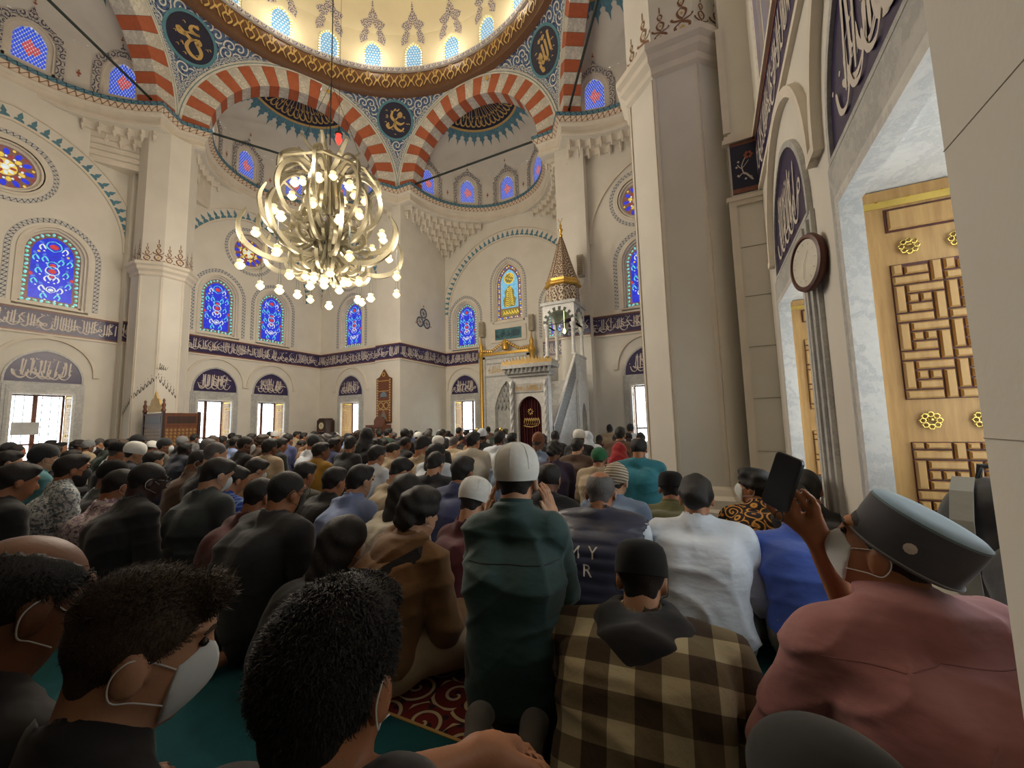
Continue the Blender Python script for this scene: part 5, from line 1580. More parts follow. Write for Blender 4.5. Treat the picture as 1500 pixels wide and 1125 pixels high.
# tall dark clock in the corner
gc = empty('longcase_clock', (-13.78, 11.06, 0), label='tall dark longcase clock standing in the far corner', category='clock')
mb = MB(); mb.box(-.26, .26, -.2, .2, 0, 1.3); mb.prism([(-.26, 1.3), (.26, 1.3), (.26, 1.4), (.12, 1.5), (-.12, 1.5), (-.26, 1.4)], idf, -.2, .2); mb.obj('case', WOODD, gc)
mb = MB(); mb.prism(circ(.13, 20, 0, 1.2), idf, -.215, -.2); mb.obj('dial', plain('ivory_dial', rgb(226, 214, 180)), gc)
mb = MB(); mb.box(-.008, .008, -.22, -.215, 1.2, 1.29); mb.box(-.06, 0, -.22, -.215, 1.195, 1.205); mb.obj('hands', IRON, gc)
mb = MB(); mb.box(-.16, .16, -.21, -.2, .25, 1.02); mb.obj('door', WOODM, gc)
# carved board hanging on the wall pier
hb = empty('hanging_board', (-10.76, 11.15, 0), label='tall carved wooden board with gilded edging hanging on the wall pier', category='wall board')
mb = MB(); mb.prism([(-.36, 1.25), (.36, 1.25), (.36, 2.88), (.2, 2.95), (0, 3.22), (-.2, 2.95), (-.36, 2.88)], idf, -.06, 0); mb.obj('board', WOODM, hb)
mb = MB()
for x in (-.33, .27):
    for j in range(17): mb.box(x, x + .06, -.068, -.06, 1.3 + .093 * j, 1.36 + .093 * j)
for z in (2.4, 2.78, 2.03, 1.72): mb.box(-.27, .27, -.066, -.06, z, z + .025)
for s in (-1, 1): mb.ribbon(circ(.10, 18, s * .13, 1.88) + circ(.10, 18, s * .13, 1.88)[:1], circ(.125, 18, s * .13, 1.88) + circ(.125, 18, s * .13, 1.88)[:1], idf, -.068, -.06)
mb.ribbon(circ(.05, 14, 0, 3.03) + circ(.05, 14, 0, 3.03)[:1], circ(.08, 14, 0, 3.03) + circ(.08, 14, 0, 3.03)[:1], idf, -.068, -.06)
pen(mb, [(-.2, 1.3), (0, 1.72), (.2, 1.3)], .04, idf, -.067, 0, 2, .6, False); mb.obj('gilded_edging', GOLDP, hb)
mb = MB(); mb.prism([(-.16, 2.2), (.16, 2.2), (.12, 2.34), (0, 2.4), (-.12, 2.34)], idf, -.07, -.06); mb.prism([(-.16, 1.3), (.16, 1.3), (0, 1.64)], idf, -.066, -.06); mb.obj('blue_inlay', plain('slate_inlay', rgb(110, 132, 150)), hb)
cb = empty('cabinet', (-10.78, 10.86, 0), label='small wooden cabinet with arched back below the hanging board', category='cabinet')
mb = MB(); mb.box(-.42, .42, -.2, .2, 0, 1.18); mb.obj('body', WOODM, cb)
mb = MB(); mb.prism([(-.32, 1.18), (.2, 1.18), (.2, 1.34), (.1, 1.46), (-.06, 1.5), (-.22, 1.46), (-.32, 1.34)], idf, .1, .16); mb.obj('arched_back', WOODM, cb)
for x, m in ((-.38, GOLDP), (.03, WOODL)):
    mb = MB(); mb.box(x, x + .35, -.215, -.2, .2, 1.1); d_ = mb.obj('door', WOODD, cb); mb = MB()
    for i in range(5):
        for j in range(10): blob(mb, x + .05 + .062 * i, .3 + .08 * j, .022, .03, 0, -.218, 6)
    mb.obj('lattice', m, d_, kind='stuff')

# round wall clock between the near windows
wc = empty('wall_clock', (XR - .05, 2.90, 2.02), -PI / 2 + .28, label='round wall clock with mahogany rim between the near shuttered windows', category='clock')
idc = lambda u, v, d: (u, d, v)
mb = MB(); R_ = []
for r, y in ((.165, 0), (.175, -.02), (.168, -.04), (.148, -.045), (.140, -.036)): R_.append([(r * math.cos(t), y, r * math.sin(t)) for t in [2 * PI * i / 40 for i in range(40)]])
mb.rings(R_, cap0=True); mb.obj('rim', WOODX, wc, 50)
mb = MB(); mb.prism(circ(.142, 36), idc, -.036, -.02); mb.obj('dial', plain('clock_dial', rgb(214, 208, 190), .4), wc)
mb = MB(); pen(mb, [(0, 0), (.05, .06)], .012, idc, -.041, 0, 1, .6, False); pen(mb, [(0, 0), (-.02, -.095)], .009, idc, -.042, 0, 1, .6, False)
for i in range(12): a = i * PI / 6; pen(mb, [(.105 * math.cos(a), .105 * math.sin(a)), (.12 * math.cos(a), .12 * math.sin(a))], .007, idc, -.04, 0, 1, .6, False)
mb.obj('hands', IRON, wc)
pp = MB(); pp.box(-.0, .012, -.22, .22, 0, .3); pp.obj('paper_notice', plain('white_paper', rgb(206, 208, 208), .8), None, label='white paper notice taped to the left shuttered window', category='notice').location = (XL - .05, 3.42, 1.12)
# ------------------------------------------------------------------ people: bodies grown as one smooth implicit surface
def rotm(pitch=0, yaw=0, roll=0):
    """head turn in degrees: pitch + bows forward, yaw + turns to the left, roll + tips to the right"""
    return np.array((Matrix.Rotation(math.radians(yaw), 3, 'Z') @ Matrix.Rotation(math.radians(-pitch), 3, 'X') @ Matrix.Rotation(math.radians(roll), 3, 'Y')), dtype=np.float32)
class SDF:
    def __init__(self, lo, hi, h):
        self.h = h; self.lo = np.array(lo, np.float32)
        self.n = np.ceil((np.array(hi) - np.array(lo)) / h).astype(int) + 1
        self.F = np.full(self.n, .25, np.float32)
        self.ax = [self.lo[i] + h * np.arange(self.n[i], dtype=np.float32) for i in range(3)]
    def block(self, blo, bhi):
        i0 = np.clip(np.floor((np.array(blo) - self.lo) / self.h).astype(int), 0, self.n - 1); i1 = np.clip(np.ceil((np.array(bhi) - self.lo) / self.h).astype(int) + 1, 1, self.n)
        if (i1 <= i0).any(): return None
        sl = tuple(slice(a, b) for a, b in zip(i0, i1))
        return sl, self.ax[0][sl[0]][:, None, None], self.ax[1][sl[1]][None, :, None], self.ax[2][sl[2]][None, None, :]
    def put(self, sl, d, k, sub=False):
        f = self.F[sl]
        if sub: self.F[sl] = np.maximum(f, -d); return
        if k <= 0: self.F[sl] = np.minimum(f, d); return
        g = np.clip(.5 + .5 * (f - d) / k, 0, 1)
        self.F[sl] = f * (1 - g) + d * g - k * g * (1 - g)
    def cone(self, a, b, ra, rb, k=.03, sub=False):
        a = np.array(a, np.float32); b = np.array(b, np.float32); m = max(ra, rb) + k + 3 * self.h + .02
        B = self.block(np.minimum(a, b) - m, np.maximum(a, b) + m)
        if B is None: return
        sl, X, Y, Z = B; d = b - a; L = float(d @ d) + 1e-9
        t = np.clip(((X - a[0]) * d[0] + (Y - a[1]) * d[1] + (Z - a[2]) * d[2]) / L, 0, 1)
        q = np.sqrt((X - a[0] - t * d[0]) ** 2 + (Y - a[1] - t * d[1]) ** 2 + (Z - a[2] - t * d[2]) ** 2) - (ra + (rb - ra) * t)
        self.put(sl, q, k, sub)
    def ell(self, c, r, R=None, k=.02, sub=False):
        c = np.array(c, np.float32); r = np.array(r, np.float32); m = float(r.max()) + k + 3 * self.h + .02
        B = self.block(c - m, c + m)
        if B is None: return
        sl, X, Y, Z = B; X = X - c[0]; Y = Y - c[1]; Z = Z - c[2]
        if R is not None: X, Y, Z = (R[0, 0] * X + R[1, 0] * Y + R[2, 0] * Z, R[0, 1] * X + R[1, 1] * Y + R[2, 1] * Z, R[0, 2] * X + R[1, 2] * Y + R[2, 2] * Z)
        p = np.sqrt((X / r[0]) ** 2 + (Y / r[1]) ** 2 + (Z / r[2]) ** 2); g = np.sqrt((X / r[0] ** 2) ** 2 + (Y / r[1] ** 2) ** 2 + (Z / r[2] ** 2) ** 2) + 1e-6
        self.put(sl, p * (p - 1) / g, k, sub)
    def cut(self, c, n):
        """remove everything on the side n points to"""
        n = np.array(n, float); n /= np.linalg.norm(n)
        d = (self.ax[0][:, None, None] - c[0]) * n[0] + (self.ax[1][None, :, None] - c[1]) * n[1] + (self.ax[2][None, None, :] - c[2]) * n[2]
        self.F = np.maximum(self.F, d.astype(np.float32))
    def warp(self, amp, seed=0, fr=1.0):
        X, Y, Z = self.ax[0][:, None, None], self.ax[1][None, :, None], self.ax[2][None, None, :]; s = seed * 1.7
        w = np.sin(38 * fr * Z + 9 * X + 3 * np.sin(9 * fr * X + 7 * Y + s) + s) * .5 + np.sin(26 * fr * X - 17 * Z + 2.5 * np.sin(11 * fr * Y + 6 * Z + s)) * .35 + np.sin(31 * fr * Y + 22 * Z + 2 * np.sin(13 * X + s)) * .3
        self.F = self.F + (amp * w).astype(np.float32)
    def folds(self, amp, seed=0):
        """soft creases in cloth: narrow ridged valleys that come and go"""
        X, Y, Z = self.ax[0][:, None, None], self.ax[1][None, :, None], self.ax[2][None, None, :]; s = seed * 1.7
        w = 0
        for k, (fx, fy, fz, q) in enumerate(((7, 5, 27, 1.0), (-13, 6, 19, .8), (16, -8, 15, .7), (3, 22, 11, .6))):
            u = fx * X + fy * Y + fz * Z + 2.4 * np.sin(5.1 * X + 3 * Y - 4 * Z + s + k) + 1.1 * np.sin(11 * Z - 6 * X + 2 * s + k * 2)
            m = np.clip(.35 + .9 * np.sin(6 * X + 5 * Z + 4 * Y + 1.9 * k + s), 0, 1)
            w = w + q * m * ((1 - np.abs(np.sin(u * .8))) ** 2.2 - .15)
        self.F = self.F - (amp * .8 * w).astype(np.float32)
    def mesh(self, name, mat, smooth=True):
        F = self.F; h = self.h
        F = np.pad(F, 1, constant_values=.25); lo = self.lo - h
        I = F < 0
        c = I[:-1, :-1, :-1].astype(np.int8)
        S = sum(I[dx:I.shape[0] - 1 + dx, dy:I.shape[1] - 1 + dy, dz:I.shape[2] - 1 + dz].astype(np.int8) for dx in (0, 1) for dy in (0, 1) for dz in (0, 1))
        act = (S > 0) & (S < 8)
        idx = np.argwhere(act); nidx = np.full(act.shape, -1, np.int64); nidx[act] = np.arange(len(idx))
        acc = np.zeros((len(idx), 3)); cnt = np.zeros(len(idx))
        i, j, k = idx.T
        cor = [(a, b, d) for a in (0, 1) for b in (0, 1) for d in (0, 1)]
        val = {q: F[i + q[0], j + q[1], k + q[2]] for q in cor}
        for q in cor:
            for ax in range(3):
                if q[ax]: continue
                r = list(q); r[ax] = 1; r = tuple(r); a, b = val[q], val[r]; m = (a < 0) != (b < 0)
                t = np.where(m, a / np.where(m, a - b, 1), 0)
                P = np.array(q, float)[None].repeat(len(idx), 0); P[:, ax] += t
                acc += P * m[:, None]; cnt += m
        V = (idx + acc / np.maximum(cnt, 1)[:, None]) * h + lo
        Q = []
        for ax in range(3):
            sl0 = [slice(None)] * 3; sl1 = [slice(None)] * 3; sl0[ax] = slice(0, -1); sl1[ax] = slice(1, None)
            A = I[tuple(sl0)]; B = I[tuple(sl1)]
            e = np.argwhere(A != B); u, v = (ax + 1) % 3, (ax + 2) % 3
            ok = (e[:, u] > 0) & (e[:, v] > 0) & (e[:, u] < I.shape[u] - 1) & (e[:, v] < I.shape[v] - 1); e = e[ok]
            fl = A[tuple(e.T)]
            def cell(du, dv):
                q = e.copy(); q[:, u] -= du; q[:, v] -= dv; return nidx[tuple(q.T)]
            qd = np.stack([cell(1, 1), cell(0, 1), cell(0, 0), cell(1, 0)], 1); qd[~fl] = qd[~fl][:, ::-1]; Q.append(qd)
        Q = np.concatenate(Q); Q = Q[(Q >= 0).all(1)]
        me = bpy.data.meshes.new(name)
        me.vertices.add(len(V)); me.vertices.foreach_set('co', V.astype(np.float32).ravel())
        me.loops.add(len(Q) * 4); me.loops.foreach_set('vertex_index', Q.astype(np.int32).ravel())
        me.polygons.add(len(Q)); me.polygons.foreach_set('loop_start', np.arange(0, len(Q) * 4, 4, dtype=np.int32)); me.polygons.foreach_set('loop_total', np.full(len(Q), 4, np.int32))
        me.polygons.foreach_set('use_smooth', np.ones(len(Q), bool)); me.update(calc_edges=True)
        if mat is not None: me.materials.append(mat)
        return me

# ---- materials for people
def skinmat(name, c):
    t = NT(name); v = t.obj(); nz = t.noise(v, 14.0, 4.0)
    t.bump(t.noise(v, 160.0, 3.0), .12, .004)
    m = t.fin(t.ramp(nz, [(.3, tuple(x * .82 for x in c[:3]) + (1,)), (.7, c)]), .5)
    t.set(t.b.inputs['Subsurface Weight'], .12); t.b.inputs['Subsurface Radius'].default_value = (.02, .008, .005)
    return m
SKIN = [skinmat('skin_light', rgb(206, 158, 124)), skinmat('skin_tan', rgb(172, 118, 84)), skinmat('skin_brown', rgb(122, 80, 56)), skinmat('skin_dark', rgb(64, 42, 34))]
def fabric(name, c, rough=.9, var=.16, wr=.35, sheen=.2, wave=900.0):
    if name in MATS: return MATS[name]
    t = NT(name); v = t.obj(); nz = t.noise(v, 7.0, 4.0)
    wrk = t.noise(t.scalev(v, (1.0, 1.0, 1.8)), 9.0, 2.5, .5)
    wv = t.noise(v, wave * .4, 2.0)
    t.bump(t.math('ADD', wrk, t.math('MULTIPLY', wv, .025)), wr, .02)
    lo = tuple(x * (1 - var) for x in c[:3]) + (1,); hi = tuple(min(1, x * (1 + var)) for x in c[:3]) + (1,)
    MATS[name] = t.fin(t.ramp(nz, [(.3, lo), (.7, hi)]), rough)
    t.set(t.b.inputs['Sheen Weight'], sheen)
    return t.m
def patterned(name, cols, scale=18.0, kind='floral'):
    if name in MATS: return MATS[name]
    t = NT(name); v = t.obj()
    if kind == 'floral':
        w = t.noise(v, scale * .5, 2.0, .5, 1); vv = t.n('ShaderNodeVectorMath', {0: v, 1: t.n('ShaderNodeVectorMath', {0: w, 3: .06}, operation='SCALE').outputs[0]}, operation='ADD').outputs[0]
        a = t.noise(vv, scale * 2, 2.0); vo = t.n('ShaderNodeTexVoronoi', {'Vector': vv, 'Scale': scale * 1.3}).outputs['Distance']
        c = t.mix(t.math('GREATER_THAN', a, .52), cols[0], cols[1]); c = t.mix(t.math('LESS_THAN', vo, .26), c, cols[2])
    elif kind == 'plaid':
        sp = t.n('ShaderNodeSeparateXYZ', {0: t.n('ShaderNodeVectorMath', {0: v, 3: scale}, operation='SCALE').outputs[0]})
        fx = t.math('GREATER_THAN', t.math('SINE', sp.outputs[0]), 0.0); fz = t.math('GREATER_THAN', t.math('SINE', t.math('ADD', sp.outputs[2], t.math('MULTIPLY', sp.outputs[1], .6))), 0.0)
        c = t.mix(fx, t.mix(fz, cols[0], cols[1]), t.mix(fz, cols[1], cols[2]))
    elif kind == 'batik':
        vo = t.n('ShaderNodeTexVoronoi', {'Vector': v, 'Scale': scale, 'Randomness': .5}); lc = t.n('ShaderNodeVectorMath', {0: v, 1: vo.outputs['Position']}, operation='SUBTRACT').outputs[0]; sp = t.n('ShaderNodeSeparateXYZ', {0: lc})
        s = t.math('SINE', t.math('ADD', t.math('MULTIPLY', vo.outputs['Distance'], 22.0), t.math('ARCTAN2', sp.outputs[2], sp.outputs[0])))
        c = t.mix(t.math('GREATER_THAN', s, .45), cols[0], cols[1]); c = t.mix(t.math('GREATER_THAN', s, .9), c, cols[2])
    elif kind == 'check':
        sp = t.n('ShaderNodeSeparateXYZ', {0: t.n('ShaderNodeVectorMath', {0: v, 3: scale}, operation='SCALE').outputs[0]})
        fx = t.math('GREATER_THAN', t.math('SINE', sp.outputs[0]), .8); fz = t.math('GREATER_THAN', t.math('SINE', sp.outputs[2]), .8)
        c = t.mix(t.math('MAXIMUM', fx, fz), cols[0], cols[1])
    elif kind == 'stripe':
        sp = t.n('ShaderNodeSeparateXYZ', {0: v}); c = t.mix(t.math('GREATER_THAN', t.math('SINE', t.math('MULTIPLY', sp.outputs[2], scale)), .1), cols[0], cols[1])
    t.bump(t.noise(v, 16.0, 4.0), .35, .02)
    MATS[name] = t.fin(c, .9)
    return t.m
def hairmat(name, c, rough=.6):
    t = NT(name); v = t.scalev(t.obj(), (70, 70, 9)); nz = t.noise(v, 4.0, 4.0)
    t.bump(nz, .6, .006)
    return t.fin(t.ramp(nz, [(.3, tuple(x * .5 for x in c[:3]) + (1,)), (.75, c)]), rough)
HAIRB = hairmat('black_hair', rgb(30, 26, 25)); HAIRBR = hairmat('brown_hair', rgb(84, 68, 52)); HAIRG = hairmat('grey_hair', rgb(104, 100, 98))
WHITEK = fabric('white_knit', rgb(226, 226, 220), .95, .08, .3, .3, 1500); MASKM = fabric('mask_white', rgb(214, 220, 220), .8, .05, .15); MASKB = fabric('mask_black', rgb(24, 24, 26), .8, .1, .2)
FELT = fabric('black_felt', rgb(11, 11, 12), .98, .15, .1, .05)

# ---- head items, built once in head space (origin between the ears, +Y is the face)
SK_C, SK_R = (0, -.012, .03), (.076, .097, .09)
HEADP = [('e', SK_C, SK_R, .02), ('e', (0, .028, -.04), (.060, .068, .078), .03), ('e', (0, .062, -.094), (.026, .024, .022), .02), ('c', (0, .088, .022), (0, .108, -.024), .009, .014, .012),
         ('e', (0, .078, .045), (.05, .018, .014), .015), ('e', (.079, -.004, -.012), (.011, .024, .036), .008), ('e', (-.079, -.004, -.012), (.011, .024, .036), .008), ('e', (.0, .088, -.062), (.026, .016, .013), .012)]
def head_into(S, hc, R, sc=1.0):
    for p in HEADP:
        q = np.array(hc) + R @ np.array(p[1]) * sc
        if p[0] == 'e': S.ell(q, np.array(p[2]) * sc, R, p[3] * sc)
        else: S.cone(q, np.array(hc) + R @ np.array(p[2]) * sc, p[3] * sc, p[4] * sc, p[5] * sc)
    for s in (-1, 1): S.ell(np.array(hc) + R @ np.array((s * .032, .099, .022)) * sc, np.array((.017, .012, .011)) * sc, R, 0, True)
def shellbox(h): return SDF((-.15, -.17, -.24), (.15, .17, .2), h)
def hair_mesh(kind, h=.007, seed=0):
    S = shellbox(h)
    if kind == 'short':
        S.ell(SK_C, (.084, .106, .100), None, 0); S.ell((0, .045, .095), (.064, .043, .033), None, .02); S.ell((0, -.058, -.045), (.055, .034, .045), None, .02)
        S.warp(.003, seed, 2.2); S.cut((0, 0, -.010), (0, .69, -.725)); S.cut((0, .105, 0), (0, 1, -.3))
    elif kind == 'crop':
        S.ell(SK_C, (.080, .1015, .0945), None, 0); S.ell((0, -.056, -.042), (.053, .032, .042), None, .02); S.warp(.0015, seed, 2.5); S.cut((0, 0, -.012), (0, .67, -.74))
    elif kind == 'wavy':
        S.ell(SK_C, (.094, .117, .108), None, 0); S.ell((0, .05, .10), (.07, .05, .04), None, .02); S.ell((0, -.09, -.03), (.07, .04, .06), None, .02); S.warp(.0075, seed, 2.4); S.cut((0, .01, -.02), (0, .62, -.78))
    elif kind == 'bun':
        S.ell(SK_C, (.088, .112, .105), None, 0); S.ell((0, -.11, .0), (.068, .05, .06), None, .02); S.warp(.006, seed, 2.0); S.cut((0, 0, -.02), (0, .62, -.78))
    elif kind == 'long':
        S.ell(SK_C, (.096, .118, .108), None, 0); S.cone((0, -.045, .0), (0, -.05, -.17), .098, .105, .03); S.warp(.005, seed, 2.0); S.cut((0, .045, .0), (0, 1, -.75)); S.ell((0, .07, -.06), (.066, .09, .1), None, 0, True)
    elif kind == 'bald':
        S.ell(SK_C, (.081, .1025, .0935), None, 0); S.ell((0, -.056, -.042), (.053, .032, .042), None, .02); S.warp(.0015, seed, 2.5); S.cut((0, 0, -.012), (0, .66, -.75)); S.ell((0, .03, .125), (.070, .150, .085), None, 0, True)
    elif kind == 'spot':
        S.ell(SK_C, (.086, .108, .099), None, 0); S.warp(.002, seed, 2.5); S.cut((0, 0, -.012), (0, .62, -.78)); S.ell((0, -.035, .14), (.05, .062, .05), None, 0, True); S.ell((0, .10, .10), (.04, .05, .03), None, 0, True)
    elif kind == 'scarf':
        S.ell(SK_C, (.098, .118, .112), None, 0); S.cone((0, -.03, -.02), (0, -.05, -.19), .098, .15, .04); S.warp(.005, seed, 1.4); S.ell((0, .09, -.01), (.062, .075, .085), None, 0, True)
    elif kind == 'beanie':
        S.ell((0, -.014, .04), (.09, .112, .108), None, 0); S.warp(.0015, seed, 2); S.cut((0, 0, .005), (0, .38, -.92))
    return S.mesh('hair', None)
def cap_lathe(prof, n=28, tilt=0.0, ov=1.22):
    mb = MB(); R_ = [[(r * math.cos(2 * PI * j / n), r * ov * math.sin(2 * PI * j / n) - .014, z) for j in range(n)] for r, z in prof]
    mb.rings(R_, cap1=True); return mb
KUFI = cap_lathe([(.087, .0), (.095, .028), (.097, .058), (.091, .092), (.076, .122), (.052, .141), (.025, .150), (.008, .151)]).mesh('cap', None, 60)
PECI = cap_lathe([(.088, .012), (.091, .014), (.091, .05), (.087, .085), (.077, .110), (.060, .124), (.035, .131), (.01, .133)]).mesh('cap', None, 35)
KUFISEAM = MB()
for k in range(4):
    a = k * PI / 4; KUFISEAM.tube([(r * 1.01 * math.cos(a), r * 1.01 * 1.22 * math.sin(a) - .014, z + .001) for r, z in ((.097, .045), (.091, .092), (.076, .122), (.052, .141), (.02, .151), (-.02, .151), (-.052, .141), (-.076, .122), (-.091, .092), (-.097, .045))], .0011, 4)
KUFISEAM = KUFISEAM.mesh('seam', None, 60)
def bbcap():
    S = shellbox(.007); S.ell((0, -.014, .035), (.088, .11, .106), None, 0); S.cut((0, 0, .02), (0, .2, -1)); S.ell((0, .10, .045), (.07, .085, .012), None, .006); return S.mesh('cap', None)
BBCAP = bbcap()
HAIRM = {k: hair_mesh(k, .008) for k in ('short', 'crop', 'wavy', 'bun', 'long', 'bald', 'spot', 'scarf', 'beanie')}
def mask_mesh():
    S = shellbox(.006); S.ell((0, .028, -.04), (.066, .076, .086), None, 0); S.ell((0, .078, -.03), (.028, .042, .045), None, .03)
    S.cut((0, .054, 0), (0, -1, .0)); S.cut((0, 0, .008), (0, -.15, 1)); S.cut((0, 0, -.115), (0, 0, -1)); return S.mesh('mask', None)
MASK = mask_mesh()
def cr3(P, n=5):
    P = [Vector(p) for p in P]; out = []
    for i in range(len(P) - 1):
        p0 = P[max(i - 1, 0)]; p1 = P[i]; p2 = P[i + 1]; p3 = P[min(i + 2, len(P) - 1)]
        for k in range(n):
            t = k / n; out.append(.5 * ((2 * p1) + (p2 - p0) * t + (2 * p0 - 5 * p1 + 4 * p2 - p3) * t * t + (3 * p1 - p0 - 3 * p2 + p3) * t ** 3))
    return out + [P[-1]]
def loops_mesh(side_):
    mb = MB()
    for s in (side_,):
        mb.tube(cr3([(s * .060, .056, -.01), (s * .075, .014, .010), (s * .087, -.012, .014), (s * .088, -.026, -.01), (s * .086, -.016, -.042), (s * .071, .014, -.052), (s * .058, .056, -.066)]), .0014, 5)
    return mb.mesh('ear_loop', None)
LOOPS = [loops_mesh(s) for s in (-1, 1)]
def glasses_mesh():
    mb = MB()
    for s in (-1, 1):
        c = circ(.024, 14, s * .034, .018); mb.tube([(x, .106, z) for x, z in c + c[:1]], .002, 5); mb.tube([(s * .058, .104, .022), (s * .083, .05, .02), (s * .088, -.01, .012), (s * .086, -.03, -.01)], .002, 5)
    mb.tube([(-.012, .107, .02), (.012, .107, .02)], .002, 5); return mb.mesh('glasses', None)
GLASSES = glasses_mesh()
def eye_mesh(side_):
    mb = MB()
    for s in (side_,):
        mb.lathe([(0, -.009), (.007, -.005), (.009, 0), (.007, .005), (0, .009)], (s * .032, .083, .022), 8)
    return mb.mesh('eye', None, 80)
EYES = [eye_mesh(s) for s in (-1, 1)]
def brow_mesh(side_):
    mb = MB()
    for s in (side_,): mb.tube([(s * .014, .094, .042), (s * .032, .092, .049), (s * .052, .080, .042)], [.0035, .0045, .002], 5)
    return mb.mesh('eyebrow', None)
BROWS = [brow_mesh(s) for s in (-1, 1)]
def beard_mesh():
    S = shellbox(.007); S.ell((0, .028, -.045), (.068, .074, .088), None, 0); S.ell((0, .07, -.10), (.04, .035, .04), None, .02); S.warp(.002, 1, 2.4); S.cut((0, 0, -.035), (0, .25, 1)); S.cut((0, -.005, 0), (0, -1, 0)); return S.mesh('beard', None)
BEARD = beard_mesh()

# ---- skeleton of a seated figure
def skeleton(hz=.80, lean=None, hx=0.0, legs='seiza', bulk=1.0, pitch=10, yaw=0, roll=0, arms='lap', sw=.165, headsc=.96):
    K = {}; zp = .17 if legs != 'cross' else .13
    R = rotm(pitch, yaw, roll); K['R'] = R; K['sc'] = headsc
    vert = hz - .15 - zp
    if lean is None: lean = .55 * math.sqrt(max(.004, .49 ** 2 - min(.485, max(vert, .1)) ** 2)) + .02
    H = np.array((hx, lean + .03, hz)); K['H'] = H
    nk = H + R @ np.array((0, -.035, -.105)) * headsc
    nb = np.array((hx * .8, lean * .90 - .012, hz - .128)) ; K['N'] = nb; K['nk'] = nk
    pel = np.array((0, 0, zp)); K['P'] = pel
    ch = pel * .38 + nb * .62 + np.array((0, -.05, .0)); wa = pel * .72 + nb * .28 + np.array((0, -.035, 0)); K['C'] = ch; K['W'] = wa
    S_ = {}; drop = .062
    for s in (-1, 1):
        S_[s] = nb + np.array((s * sw * bulk, .0, -drop))
    K['S'] = S_; K['E'] = {}; K['Wr'] = {}; K['Hd'] = {}
    for s in (-1, 1):
        sh = S_[s]
        if arms == 'lap':
            e = sh + np.array((s * .055, .02, -.27)); e[2] = max(e[2], .16); w = e + np.array((-s * .10, .22, -.02)); w[2] = max(w[2], .2); hd = w + np.array((-s * .03, .08, -.02))
        elif arms == 'ears':
            e = sh + np.array((s * .03, .10, -.24)); w = H + np.array((s * .13, .06, -.17)); hd = H + np.array((s * .112, .03, -.05))
        else: e, w, hd = [np.array(q, float) for q in arms[s]]
        K['E'][s] = e; K['Wr'][s] = w; K['Hd'][s] = hd
    if legs == 'seiza': K['legs'] = [((s * .09, 0, .19), (s * .13, .42, .09), (s * .11, -.08, .06), (s * .08, -.26, .035)) for s in (-1, 1)]
    elif legs == 'cross': K['legs'] = [((s * .09, 0, .13), (s * .25, .29, .10), (-s * .02, .36, .07), (-s * .12, .30, .05)) for s in (-1, 1)]
    elif legs == 'kneel': K['legs'] = [((s * .09, 0, .26), (s * .13, .42, .09), (s * .09, -.06, .07), (s * .075, -.3, .06)) for s in (-1, 1)]
    else: K['legs'] = legs
    K['bulk'] = bulk
    return K
def box_of(K, pad=.16):
    P = [K['H'], K['N'], K['P']] + list(K['S'].values()) + list(K['E'].values()) + list(K['Wr'].values()) + list(K['Hd'].values()) + [np.array(q) for l in K['legs'] for q in l]
    P = np.array(P); return P.min(0) - pad - .03, P.max(0) + pad
def fingers(S, w, hd, s, kind):
    """palm and five separate fingers; the thumb leaves the side of the palm near the wrist"""
    w = np.array(w); hd = np.array(hd); d = hd - w; L = np.linalg.norm(d) + 1e-6; d = d / L
    if kind == 'lap': up = np.array((0, 0, 1.0)); bend = np.array((0, 0, -1.0))
    elif kind == 'ears': up = np.array((s * .9, -.2, .2)); bend = np.array((-s * .5, .5, .1))
    else: up, bend = [np.array(q, float) for q in kind]
    side_ = np.cross(d, up); side_ /= np.linalg.norm(side_) + 1e-6; up = np.cross(side_, d)
    side_ = side_ * (1 if side_[0] * s > 0 else -1)
    S.cone(w, w + d * .03, .026, .028, .02); base = w + d * .085
    S.cone(w + d * .03 - side_ * .018, base - side_ * .026, .021, .017, .018); S.cone(w + d * .03 + side_ * .018, base + side_ * .026, .021, .015, .018)
    for i, (o, l) in enumerate(((-.034, .066), (-.0115, .078), (.0115, .072), (.034, .056))):
        a = base + side_ * o; b = a + d * l * .5 + bend * l * .10; c = b + d * l * .38 + bend * l * .34
        S.cone(a, b, .0092, .0085, .003); S.cone(b, c, .0085, .0068, .002)
    t0 = w + d * .035 - side_ * .03; t1 = t0 + d * .035 - side_ * .028 + bend * .01; t2 = t1 + d * .032 - side_ * .006 + bend * .012
    S.cone(t0, t1, .014, .0115, .012); S.cone(t1, t2, .0115, .009, .004)
def torso_into(S, K, g, k=.06):
    b = K['bulk']; P, W, C, N = K['P'], K['W'], K['C'], K['N']
    for s in (-1, 1):
        o = np.array((s * 1.0, 0, 0))
        S.cone(P + o * .075 * b, W + o * .055 * b, .118 * b + g, .104 * b + g, k); S.cone(W + o * .055 * b, C + o * .072 * b, .104 * b + g, .106 * b + g, k)
        S.cone(C + o * .072 * b, K['S'][s] * .72 + N * .28 - np.array((0, .0, .03)), .104 * b + g, .066 * b + g, k); S.cone(N + np.array((0, -.015, -.01)), K['S'][s], .056 + g, .056 * b + g, .03)
def arm_into(S, K, s, g, t=1.0, k=.016):
    b = math.sqrt(K['bulk']); sh, e, w = K['S'][s], K['E'][s], K['Wr'][s]
    S.cone(sh, e, .056 * b + g, .046 * b + g, k)
    S.cone(e, e + (w - e) * t, .045 * b + g, (.030 + .015 * (1 - t)) * b + g, k)
def legs_into(S, K, g, k=.03):
    b = math.sqrt(K['bulk'])
    for hp, kn, an, toe in K['legs']:
        S.cone(hp, kn, .095 * b + g, .066 * b + g, k); S.cone(kn, an, .060 * b + g, .042 * b + g, k)
